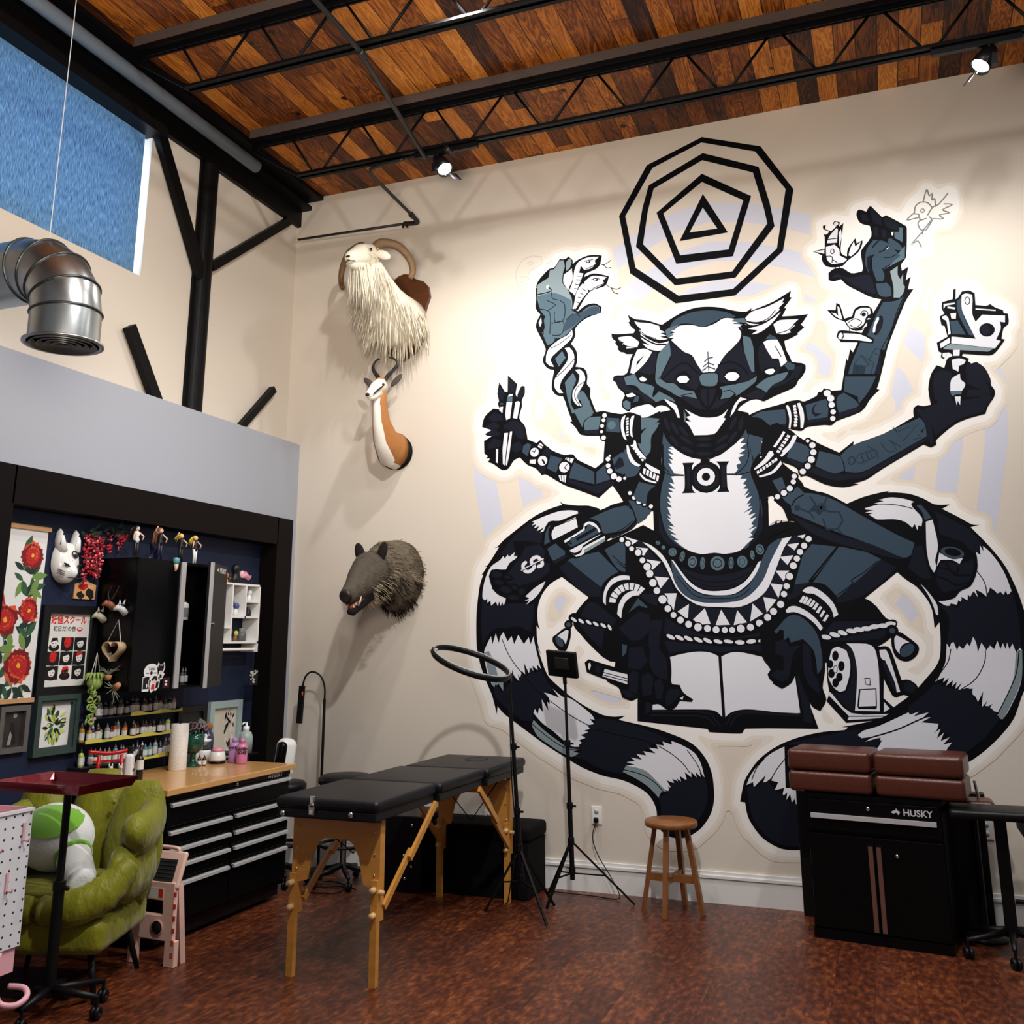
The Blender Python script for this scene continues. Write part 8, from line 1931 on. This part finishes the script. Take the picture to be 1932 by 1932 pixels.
# ------------------------------------------------------------------ pink and white pegboard cart
pink = mat('cart_pink', (232, 176, 186), .4); cw = mat('cart_white', (226, 228, 232), .4)
def peg_mat():
    m = bpy.data.materials.new('pegboard_white'); m.use_nodes = True; nt = m.node_tree; N = nt.nodes; L = nt.links; b = N['Principled BSDF']; tc = N.new('ShaderNodeTexCoord'); v = N.new('ShaderNodeVectorMath'); v.operation = 'SCALE'; v.inputs['Scale'].default_value = 22; L.new(tc.outputs['Object'], v.inputs[0]); f_ = N.new('ShaderNodeVectorMath'); f_.operation = 'FRACTION'; L.new(v.outputs[0], f_.inputs[0]); s = N.new('ShaderNodeVectorMath'); s.operation = 'SUBTRACT'; L.new(f_.outputs[0], s.inputs[0]); s.inputs[1].default_value = (.5, .5, .5); mu = N.new('ShaderNodeVectorMath'); mu.operation = 'MULTIPLY'; mu.inputs[1].default_value = (0, 1, 1); L.new(s.outputs[0], mu.inputs[0]); ln = N.new('ShaderNodeVectorMath'); ln.operation = 'LENGTH'; L.new(mu.outputs[0], ln.inputs[0]); lt = N.new('ShaderNodeMath'); lt.operation = 'LESS_THAN'; lt.inputs[1].default_value = .12; L.new(ln.outputs['Value'], lt.inputs[0]); mx = N.new('ShaderNodeMix'); mx.data_type = 'RGBA'; L.new(lt.outputs[0], mx.inputs[0]); mx.inputs[6].default_value = (*lin((224, 226, 231)), 1); mx.inputs[7].default_value = (*lin((40, 40, 44)), 1); L.new(mx.outputs[2], b.inputs['Base Color']); b.inputs['Roughness'].default_value = .4; return m
t = thing('rolling_cart', 'white pegboard-sided rolling cart with pink frame at the left edge', 'cart', (-3.95, 3.25, 0))
B().b2((-3.762, 2.85, .375), (-3.752, 3.6, .945)).build('pegboard_side', peg_mat(), t); b = B(); b.b2((-4.18, 2.85, .90), (-3.765, 3.59, .915)); b.b2((-4.18, 2.85, .905), (-3.765, 2.86, .96)); b.b2((-4.18, 3.58, .905), (-3.765, 3.59, .96)); b.b2((-4.18, 2.85, .56), (-3.765, 3.59, .575)); b.b2((-4.18, 2.85, .27), (-3.765, 3.59, .37)); b.build('trays', pink, t)
b = B(); b.b2((-3.768, 2.84, .945), (-3.745, 3.605, .958)); b.build('top_rim', cw, t)
b = B(); b.tube(smoothpath([(-3.76, 3.50, .37), (-3.755, 3.50, .24), (-3.74, 3.51, .17), (-3.69, 3.55, .155), (-3.68, 3.60, .175), (-3.72, 3.62, .2), (-3.79, 3.60, .205)], 5), .013, 8); b.build('push_bar', pink, t)
for y, z in ((3.555, .86), (3.41, .84), (3.49, .66), (3.33, .67)): b = B(); b.b2((-3.752, y-.006, z-.04), (-3.744, y+.006, z+.04)); b.tube([(-3.748, y, z-.035), (-3.72, y+.004, z-.04), (-3.712, y+.004, z-.02)], .004, 6); b.build('hook', pink, t)
for x, y in ((-3.80, 3.54), (-4.14, 3.54), (-3.80, 2.9), (-4.14, 2.9)): b = B(); b.cyl((x, y, .05), (x, y, .27), .009); b.torus((x, y, .032), .02, .012, (1, .2, 0), 14, 8); b.build('caster', black_plastic, t)
# ------------------------------------------------------------------ pink step stool
sp = mat('stool_pink', (226, 186, 172), .45); t = thing('step_stool', 'pink folding step stool with black tread standing beside the armchair', 'step stool', (-3.86, 4.6, 0)); SYY = 4.60
hole = [(-3.965, .17), (-3.82, .165), (-3.82, .26), (-3.955, .265)]
def quad_ring(b, outer, inner, y0, y1):
    n = len(outer); V = [(p[0], y, p[1]) for y in (y0, y1) for p in outer+inner]; m_ = 2*n; F = []
    for i in range(n): j = (i+1) % n; F += [(i, j, n+j, n+i), (m_+i, m_+n+i, m_+n+j, m_+j), (i, m_+i, m_+j, j), (n+i, n+j, m_+n+j, m_+n+i)]
    b.add(V, F)
b = B(); quad_ring(b, [(-4.0, .13), (-3.725, .125), (-3.73, .42), (-3.985, .42)], [(-3.955, .255), (-3.80, .252), (-3.805, .325), (-3.95, .328)], SYY, SYY+.03)
cr = [(-3.835+.036*math.cos(2*PI*k/16), .19+.04*math.sin(2*PI*k/16)) for k in range(16)]
b.b2((-3.775, SYY, 0), (-3.705, SYY+.035, .13)); b.b2((-4.02, SYY, .0), (-3.965, SYY+.035, .14)); b.build('front_leg_panel', sp, t, bevel=.004)
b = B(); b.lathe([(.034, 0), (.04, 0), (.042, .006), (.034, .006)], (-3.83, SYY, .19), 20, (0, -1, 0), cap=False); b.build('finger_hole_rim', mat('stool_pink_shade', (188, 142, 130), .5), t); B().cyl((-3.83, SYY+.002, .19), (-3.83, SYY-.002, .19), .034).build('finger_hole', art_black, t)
b = B(); b.b2((-3.96, SYY-.001, .335), (-3.80, SYY+.0, .39)); pl = b.build('label_plate', mat('label_grey', (206, 206, 206), .5), t); B().b2((-3.835, SYY-.002, .34), (-3.806, SYY-.0005, .385)).build('red_patch', red_ink, pl)
Rt = Matrix.Rotation(-.95, 3, 'X'); tc_ = Vector((-3.865, SYY+.045, .475)); b = B(); b.rbox(tc_, (.30, .03, .19), .014, Matrix.Rotation(-.35, 3, 'X')); b.build('top_step', sp, t); Rq = Matrix.Rotation(-.35, 3, 'X')
tb = B(); tb.box(tc_+Rq @ Vector((-.01, -.016, -.012)), (.235, .004, .125), Rq); tb.build('tread', mat('rubber_tread', (22, 22, 24), .8), t); b = B()
for k in range(6): b.box(tc_+Rq @ Vector((-.01, -.019, -.06+.02*k)), (.225, .003, .006), Rq)
b.build('tread_ribs', mat('rubber_rib', (40, 40, 44), .7), t); b = B(); q = tc_+Rq @ Vector((0, 0, .085)); b.tube(smoothpath([q+Vector((-.08, 0, 0)), q+Vector((-.075, 0, .025)), q+Vector((.075, 0, .025)), q+Vector((.08, 0, 0))]), .01, 8); b.build('carry_handle', sp, t)
b = B()
for k in range(6): b.b2((-3.732, SYY-.002, .05+.06*k), (-3.715, SYY+.002, .075+.06*k))
b.build('red_clip', mat('clip_red', (196, 70, 62), .5), t)
b = B(); b.bar((-3.99, SYY+.06, .40), (-4.07, SYY+.10, .0), .05, .03); b.bar((-3.75, SYY+.06, .40), (-3.735, SYY+.10, .0), .04, .03); b.build('rear_leg', sp, t)
# ------------------------------------------------------------------ massage table
leather = mat('black_leatherette', (13, 14, 20), .42, bump=.15, bscale=160, spec=.3); beech = mat('varnished_beech', (198, 138, 62), .35, var=.2, vscale=4, stretch=(1, 1, 7)); beech_p = mat('pale_beech', (222, 186, 130), .45)
t = thing('massage_table', 'black folding massage table on wooden legs', 'massage table', (-2.78, 5.6, 0))
def TP(s, y): return -2.785+.035*(y-5.6)+s
for (y0, y1) in ((4.60, 5.31), (5.315, 5.98), (5.985, 6.68)):
    ym = (y0+y1)/2; p = B(); p.rbox((TP(0, ym), ym, .868), (.62, y1-y0, .062), .026); p.build('padded_top', leather, t); B().b2((TP(-.295, ym), y0+.01, .795), (TP(.295, ym), y1-.01, .842)).build('under_frame', leather, t, bevel=.008)
b = B(); b.lathe([(.001, .0), (.065, .0), (.08, .006), (.088, .002), (.085, -.004)], (TP(.02, 6.45), 6.45, .897), 20, sx=.9, sy=1.2); b.build('face_hole', mat('face_hole_black', (6, 6, 8), .6), t)
for x, y, top in ((-3.055, 4.75, .8), (-2.565, 4.75, .8), (-2.997, 6.455, .8), (-2.50, 6.46, .8)):
    s = -1 if x < -2.75 else 1
    B().b2((x-.017, y-.005, .30), (x+.017, y+.035, top)).build('upper_leg', beech, t); b = B(); b.b2((x-.008*0-.036*0-.019, y-.042, .0), (x+.019, y-.008, .50)); b.build('leg', beech, t); b = B(); b.cyl((x, y-.07, .455), (x, y-.04, .455), .016, 8); b.cyl((x, y-.07, .335), (x, y-.04, .335), .016, 8); b.cyl((x+s*.02, y-.02, .44), (x+s*.045, y-.02, .44), .013, 8); b.build('wing_knob', beech_p, t)
for y, xl, xr in ((4.74, -3.055, -2.565), (6.45, -2.997, -2.50)):
    w_ = xr-xl; po = [(-.02, .775), (w_+.02, .775), (w_+.02, .47), (w_-.02, .455), (w_-.075, .47), (w_-.105, .60), (w_-.14, .66), (w_/2+.07, .682), (w_/2-.07, .682), (.14, .66), (.105, .60), (.075, .47), (.02, .455), (-.02, .47)]
    B().prism(po, (xl, y, 0), (1, 0, 0), UZ, (0, -.012, 0)).build('end_panel', beech, t)
    b = B()
    for u_, z in ((.01, .73), (.01, .62), (.01, .52), (w_-.01, .73), (w_-.01, .62), (w_-.01, .52)): b.cyl((xl+u_, y-.012, z), (xl+u_, y-.018, z), .006, 8)
    b.build('screw', chrome, t)
for x, y0, y1 in ((-3.03, 4.78, 5.32), (-2.545, 4.78, 5.32), (-2.99, 6.42, 5.90), (-2.485, 6.42, 5.90)):
    a, c = Vector((x, y0, .36)), Vector((x+.03*(y1-y0), y1, .79)); m_ = a.lerp(c, .52); B().bar(a, m_, .035, .018, (1, 0, 0)).build('brace', beech, t); B().bar(m_-(c-a)*.08+Vector((.018, 0, 0)), c+Vector((.018, 0, 0)), .035, .018, (1, 0, 0)).build('brace', beech, t)
for x, z in ((-3.06, .817), (-2.65, .83)): B().ell((x, 4.597, z), .016, 10, 8).build('corner_stud', chrome, t)
b = B(); b.rbox((-2.885, 4.60, .885), (.03, .012, .05), .005); b.rbox((-2.885, 4.597, .835), (.036, .012, .04), .005); b.torus((-2.885, 4.592, .86), .014, .004, (0, 1, 0), 14, 6); b.build('latch', chrome, t)
for x0, y0, x1, y1 in ((-3.0, 4.80, -2.75, 5.25), (-2.56, 6.40, -2.75, 5.95)): B().tube([(x0, y0, .76), ((x0+x1)/2, (y0+y1)/2, .55), (x1, y1, .79)], .004, 6).build('cable', black_plastic, t)
# ------------------------------------------------------------------ behind the table
fab = mat('black_suede', (15, 13, 14), .85, spec=.1, var=.1, vscale=12)
t = thing('storage_ottoman', 'long black storage ottoman against the wall behind the massage table', 'ottoman', (-2.75, 6.7, 0)); B().b2((-3.12, 6.525, .0), (-2.385, 6.885, .36)).build('box', fab, t, bevel=.006); B().rbox((-2.752, 6.705, .41), (.76, .385, .10), .03).build('lid', fab, t)
t = thing('equipment_case', 'black case with silver corner studs behind the massage table', 'case', (-3.4, 6.6, 0)); B().b2((-3.48, 6.44, .0), (-3.15, 6.86, .50)).build('case_body', black_plastic, t, bevel=.01); b = B()
for x, z in ((-3.27, .09), (-3.22, .17), (-3.28, .24), (-3.44, .06), (-3.44, .44), (-3.22, .44)): b.ell((x, 6.438, z), .011, 8, 6)
b.build('stud', chrome, t)
def rolling_stool(label, x, y, zs, r_=.19, ring=True):
    t = thing('rolling_stool', label, 'stool', (x, y, 0), 'black rolling stools'); B().lathe([(.001, -.07), (r_*.9, -.07), (r_, -.05), (r_, -.02), (r_*.85, 0), (.001, .004)], (x, y, zs), 24).build('seat', leather, t); B().lathe([(r_*.92, -.1), (r_*.94, -.1), (r_*.94, -.072), (r_*.92, -.072)], (x, y, zs), 24, cap=False).build('chrome_band', chrome, t); B().cyl((x, y, .12), (x, y, zs-.08), .024).build('column', chrome, t)
    if ring: B().torus((x, y, .27), r_*.85, .011, (0, 0, 1), 26, 8).build('foot_ring', black_plastic, t)
    for k in range(5): a = 2*PI*k/5+.4; q_ = .19 if r_ < .18 else .23; caster_leg(t, (x, y, .13), (x+q_*math.cos(a), y+q_*math.sin(a)), .09)
rolling_stool('black rolling stool in the corner beside the tool chest', -4.22, 6.36, .70, .15); rolling_stool('black rolling stool half hidden behind the massage table', -3.80, 6.50, .745, .2)
t = thing('camera_unit', 'white rounded electronic unit with black face standing on the corner stool', 'device', (-4.28, 6.42, .704)); ru = Matrix.Rotation(-.5, 3, 'Z') @ Matrix.Rotation(-.12, 3, 'X'); c = Vector((-4.28, 6.42, .85)); B().rbox(c, (.12, .15, .29), .058, ru, 5).build('shell', white_plastic, t); B().rbox(c+ru @ Vector((.022, -.045, .02)), (.085, .075, .2), .036, ru, 5).build('face_panel', black_gloss, t); B().rbox(c+ru @ Vector((.02, -.04, -.105)), (.07, .078, .04), .015, ru, 4).build('teal_strip', mat('teal_strip', (120, 172, 156), .4), t); B().lathe([(.001, .704), (.06, .704), (.05, .715), (.03, .73), (.001, .735)], (-4.28, 6.42, 0), 16).build('foot', white_plastic, t)
t = thing('gooseneck_lamp', 'black gooseneck floor lamp with hanging bar head in the corner', 'lamp', (-4.16, 6.75, 0)); B().lathe([(.001, 0), (.13, 0), (.13, .012), (.03, .022), (.001, .022)], (-4.16, 6.75, 0), 20).build('base', black_plastic, t); B().cyl((-4.16, 6.75, .02), (-4.16, 6.75, 1.26), .011).build('pole', black_plastic, t)
B().tube(smoothpath([(-4.16, 6.75, 1.25), (-4.165, 6.75, 1.36), (-4.21, 6.75, 1.44), (-4.28, 6.74, 1.468), (-4.33, 6.73, 1.43), (-4.355, 6.73, 1.35)]), .0075, 8).build('gooseneck', black_plastic, t); h = B().bar((-4.357, 6.73, 1.36), (-4.37, 6.73, 1.075), .045, .022, (0, 1, 0)).build('head', black_plastic, t); B().ell((-4.345, 6.717, 1.30), (.008, .006, .02), 8, 6).build('orange_switch', mat('switch_orange', (190, 72, 40), .4), h)
# tripods
def tripod(t, bx_, by, tx_, ty, zt, feet, hub=.40):
    P0 = Vector((bx_, by, .16)); P1 = Vector((tx_, ty, zt)); f_ = lambda z: P0.lerp(P1, (z-.16)/(zt-.16))
    B().cyl(f_(.16), f_(.62), .0165).build('lower_tube', black_plastic, t); B().cyl(f_(.6), f_(1.02), .0135).build('middle_tube', black_plastic, t); B().cyl(f_(1.0), P1, .010).build('upper_tube', black_plastic, t)
    [B().cyl(f_(z-.02), f_(z+.02), .022).build('collar', black_plastic, t) for z in (.22, hub, .62, 1.02)]; b = B(); [b.cyl(f_(z), f_(z)+Vector((.045, -.01, 0)), .007) or b.ell(f_(z)+Vector((.05, -.011, 0)), (.012, .006, .016), 8, 6) for z in (.62, 1.02)]; b.build('knob', black_plastic, t)
    for e in feet:
        e = Vector((*e, .008)); B().bar(f_(hub), e, .016, .012).build('leg', black_plastic, t); B().bar(f_(.20), f_(hub).lerp(e, .55), .011, .008).build('strut', black_plastic, t)
t = thing('ring_light_stand', 'black tripod carrying a tilted ring light beside the massage table', 'light stand', (-2.31, 6.2, 0)); tripod(t, -2.31, 6.2, -2.385, 6.18, 1.46, ((-2.08, 6.02), (-2.56, 6.2), (-2.18, 6.46)))
e1 = Vector((.934, .356, 0))*math.cos(.33)-Vector((0, 0, 1))*math.sin(.33); e2 = Vector((-.356, .934, 0))*.97+Vector((0, 0, 1))*.22; nr = e1.cross(e2).normalized(); rc = Vector((-2.385, 6.18, 1.47))-e1*.27
b = B(); b.torus(rc, .27, .021, nr, 48, 8, flat=.75); b.build('ring', black_plastic, t); b = B(); b.torus(rc+nr*.0135, .27, .012, nr, 48, 6, flat=.4); b.build('diffuser', mat('ring_diffuser', (150, 152, 152), .5), t); B().rbox(Vector((-2.385, 6.18, 1.46)), (.035, .035, .06), .008).build('bracket', black_plastic, t); B().rbox(rc-e1*.27, (.05, .04, .02), .008).build('end_joint', steel, t)
B().tube(smoothpath([(-2.39, 6.17, 1.44), (-2.37, 6.15, 1.2), (-2.36, 6.16, .8), (-2.34, 6.17, .45), (-2.4, 6.2, .1), (-2.5, 6.4, .01)]), .004, 6).build('cable', black_plastic, t)
t = thing('panel_light_stand', 'black tripod with a small square panel light in front of the mural', 'light stand', (-2.07, 6.52, 0)); tripod(t, -2.07, 6.52, -2.095, 6.5, 1.42, ((-1.69, 6.66), (-2.30, 6.68), (-2.20, 6.36))); Rp = Matrix.Rotation(-.3, 3, 'Z') @ Matrix.Rotation(.28, 3, 'X') @ Matrix.Rotation(.08, 3, 'Y'); c = Vector((-2.10, 6.46, 1.545)); p = B().rbox(c, (.24, .03, .18), .006, Rp).build('panel', black_plastic, t); B().rbox(c+Rp @ Vector((.01, -.02, .01)), (.11, .012, .08), .004, Rp).build('battery_plate', mat('panel_back', (30, 28, 30), .5), p); B().tube([(-2.095, 6.5, 1.41), (-2.095, 6.49, 1.46)], .014, 8).build('bracket', black_plastic, t)
# outlets and cord
def outlet(label, x, z):
    t = thing('wall_outlet', label, 'outlet', (x, YB, z), 'wall outlets'); B().rbox((x, YB-.004, z), (.075, .008, .12), .003).build('plate', white_plastic, t); b = B()
    for q in (-1, 1): b.cyl((x, YB-.0085, z+.026*q), (x, YB-.0095, z+.026*q), .0165); 
    b.build('socket', mat('socket_shade', (205, 203, 198), .4), t); b = B()
    for q in (-1, 1):
        for s in (-1, 1): b.b2((x+s*.006-.0012, YB-.0104, z+.026*q-.002), (x+s*.006+.0012, YB-.0094, z+.026*q+.007))
    b.build('slots', art_black, t)
outlet('white wall outlet with a black plug left of the wooden stool', -2.01, .50); outlet('white wall outlet seen through the massage table legs', -2.83, .43); outlet('white wall outlet behind the right-hand table post', .48, .56)
t = thing('power_cord', 'black cord and plug hanging from the outlet to the floor', 'cord', (-2.01, 6.9, .47)); B().rbox((-2.01, YB-.025, .472), (.034, .03, .036), .01).build('plug', black_plastic, t); B().tube(smoothpath([(-2.01, 6.885, .455), (-2.03, 6.87, .36), (-1.99, 6.86, .25), (-1.90, 6.85, .12), (-1.83, 6.8, .03), (-1.84, 6.75, .007), (-2.0, 6.78, .006), (-2.3, 6.80, .006)]), .0035, 6).build('cable', black_plastic, t)
tag(B().tube(smoothpath([(-4.1, 6.5, .006), (-3.95, 6.35, .006), (-3.75, 6.42, .006), (-3.7, 6.25, .006), (-3.95, 6.2, .006), (-4.05, 6.32, .006), (-3.9, 6.5, .012), (-3.62, 6.38, .006)]), .0045, 6).build('floor_cable', black_plastic), 'loose black cable coiled on the floor behind the massage table', 'cable')
# ------------------------------------------------------------------ wooden stool
acacia = mat('acacia_wood', (128, 80, 40), .4, var=.4, vscale=6, stretch=(7, 1, 1)); t = thing('wooden_stool', 'small round wooden stool under the end of the painted tail', 'stool', (-1.42, 6.62, 0))
SX, SYs = -1.42, 6.62; B().lathe([(.001, .515), (.165, .515), (.172, .52), (.172, .545), (.166, .552), (.001, .552)], (SX, SYs, 0), 32).build('seat', acacia, t)
lg = [(math.radians(a)) for a in (190, 265, 350, 80)]
for a in lg: d = Vector((math.cos(a), math.sin(a), 0)); c = Vector((SX, SYs, 0)); B().bar(c+d*.105+Vector((0, 0, .515)), c+d*.195, .032, .03).build('leg', acacia, t)
for i in (0, 1): a, a2 = lg[i], lg[i+2]; c = Vector((SX, SYs, .205+.028*i*0)); B().bar(c+Vector((math.cos(a), math.sin(a), 0))*.16, c+Vector((math.cos(a2), math.sin(a2), 0))*.16, .02, .045).build('stretcher', acacia, t)
# ------------------------------------------------------------------ two-door cabinet at the right, things on and around it
rt = math.radians(-8.7); KU = Vector((math.cos(rt), math.sin(rt), 0)); KV = Vector((-math.sin(rt), math.cos(rt), 0)); K0 = Vector((-.537, 6.361, 0)); RK = Matrix.Rotation(rt, 3, 'Z')
def kb(b, u0, u1, v0, v1, z0, z1): return b.box(K0+KU*(u0+u1)/2+KV*(v0+v1)/2+Vector((0, 0, (z0+z1)/2)), (u1-u0, v1-v0, z1-z0), RK)
t = thing('tool_cabinet', 'black two-door tool cabinet with one drawer under the brown cushions', 'cabinet', tuple(K0)); b = B(); kb(b, 0, .757, .02, .42, .0, .80); kb(b, -.01, .767, .0, .43, .775, .80); kb(b, 0, .757, .0, .03, .0, .055); b.build('body', black_gloss, t)
d = kb(B(), .01, .747, -.002, .02, .60, .77).build('drawer', black_gloss, t, bevel=.003); kb(B(), .03, .727, -.02, -.0, .665, .69).build('handle', steel, d); text('maker_lettering', 'HUSKY', .05, K0+KU*.63-KV*.003+Vector((0, 0, .728)), KU, UZ, pale_ink, d, bold=.001); dog_mark(B(), K0+KU*.515-KV*.0035+Vector((0, 0, .728)), KU, UZ, .028).build('dog_head_mark', pale_ink, d); B().cyl(K0+KU*.36-KV*.002+Vector((0, 0, .735)), K0+KU*.36-KV*.012+Vector((0, 0, .735)), .01).build('lock', chrome, d)
for u0, u1, hu in ((.01, .376, .345), (.381, .747, .39)): d = kb(B(), u0, u1, -.002, .02, .065, .575).build('door', black_gloss, t, bevel=.003); kb(B(), hu, hu+.025, -.02, -.0, .075, .53).build('handle', mat('bronze_chrome', (190, 160, 150), .3, 1.), d)
B().cyl(K0+KU*.50-KV*.002+Vector((0, 0, .49)), K0+KU*.50-KV*.012+Vector((0, 0, .49)), .01).build('lock', chrome, d)
t = thing('storage_bench', 'low black cabinet against the wall behind the two-door tool cabinet', 'cabinet', (-.07, 6.84, 0)); B().b2((-.63, 6.80, 0), (.47, 6.89, .76)).build('carcass', black_plastic, t, bevel=.008); B().b2((-.64, 6.79, .76), (.48, 6.895, .78)).build('top_board', black_plastic, t)
brown = mat('chestnut_leather', (80, 38, 26), .33, var=.12, vscale=4, bump=.15, bscale=130)
for lab, u0, z0 in (('brown leather cushion, lower left of the four on the tool cabinet', -.10, .803), ('brown leather cushion, lower right of the four on the tool cabinet', .405, .803), ('brown leather cushion, upper left of the four on the tool cabinet', -.10, .927), ('brown leather cushion, upper right of the four on the tool cabinet', .405, .927)):
    c = K0+KU*(u0+.245)+KV*.19+Vector((0, 0, z0+.06)); t = thing('leather_cushion', lab, 'cushion', tuple(c), 'brown cushions on the tool cabinet'); B().rbox(c, (.485, .36, .122), .028, RK, 4).build('pad', brown, t)
t = thing('armrest_pad', 'brown padded armrest with two upright chrome rods beside the tool cabinet', 'armrest', (.38, 6.6, .7)); B().rbox((.40, 6.66, .735), (.24, .22, .07), .03).build('pad', brown, t); b = B(); b.cyl((.38, 6.72, .76), (.378, 6.72, .925), .009); b.cyl((.44, 6.68, .76), (.425, 6.68, .87), .009); b.build('rod', chrome, t); B().cyl((.40, 6.66, .0), (.40, 6.66, .71), .02).build('post', black_plastic, t); B().lathe([(.001, 0), (.12, 0), (.12, .015), (.02, .03), (.001, .03)], (.40, 6.66, 0), 18).build('base', black_plastic, t)
t = thing('arm_table', 'black adjustable work table on a post with rolling base at the right edge', 'table', (.52, 6.38, 0)); B().rbox((.62, 6.34, .745), (.74, .3, .05), .02).build('top', black_plastic, t); b = B(); b.b2((.485, 6.35, .10), (.545, 6.41, .72)); b.build('post', black_plastic, t); B().cyl((.55, 6.38, .28), (.60, 6.38, .28), .012).build('clamp_knob', black_plastic, t)
for e in ((.50, 6.12), (.30, 6.50), (.28, 6.24), (.74, 6.3), (.66, 6.60)): caster_leg(t, (.515, 6.38, .13), e, .10)
t = thing('saddle_chair', 'black padded stool under the work table at the right edge', 'stool', (.78, 6.3, 0)); b = B(); b.rbox((.80, 6.25, .60), (.44, .38, .10), .045, Matrix.Rotation(.5, 3, 'Y'), 4); b.build('seat', leather, t); b = B(); b.rbox((.86, 6.25, .50), (.40, .34, .08), .035, Matrix.Rotation(.75, 3, 'Y'), 4); b.build('lower_pad', leather, t); B().tube([(.66, 6.2, .43), (.70, 6.19, .40), (.90, 6.19, .395)], .006, 6).build('lever', chrome, t); B().cyl((1.02, 6.28, .1), (1.02, 6.28, .5), .025).build('column', chrome, t)
for k in range(5): a = 2*PI*k/5+.2; caster_leg(t, (1.02, 6.28, .12), (1.02+.2*math.cos(a), 6.28+.2*math.sin(a)), .09)
spot('track_light_left', (-2.66, 5.72, 4.99), (-2.55, 6.3, 1.0), 165, 165, .9, .05)
spot('track_light_right', (.76, 5.72, 4.99), (.6, 6.3, 1.2), 175, 165, .9, .05)
for k, (x, tx) in enumerate(((-2.0, -2.6), (-.6, -1.6), (.7, -.2), (2.0, .8))): spot('track_light_front', (x, 4.35, 5.3), (tx, 6.5, .7), 155, 140, .9, .06)
spot('track_light_far_front', (-.6, 2.4, 5.3), (-3.6, 5.4, 1.4), 500, 120, .9, .08)
spot('ceiling_wash', (-1.0, 1.2, 2.6), (-2.4, 4.6, 5.6), 760, 120, 1, .4, (255, 238, 218))  # unseen uplight without a fixture, added to brighten the ceiling boards
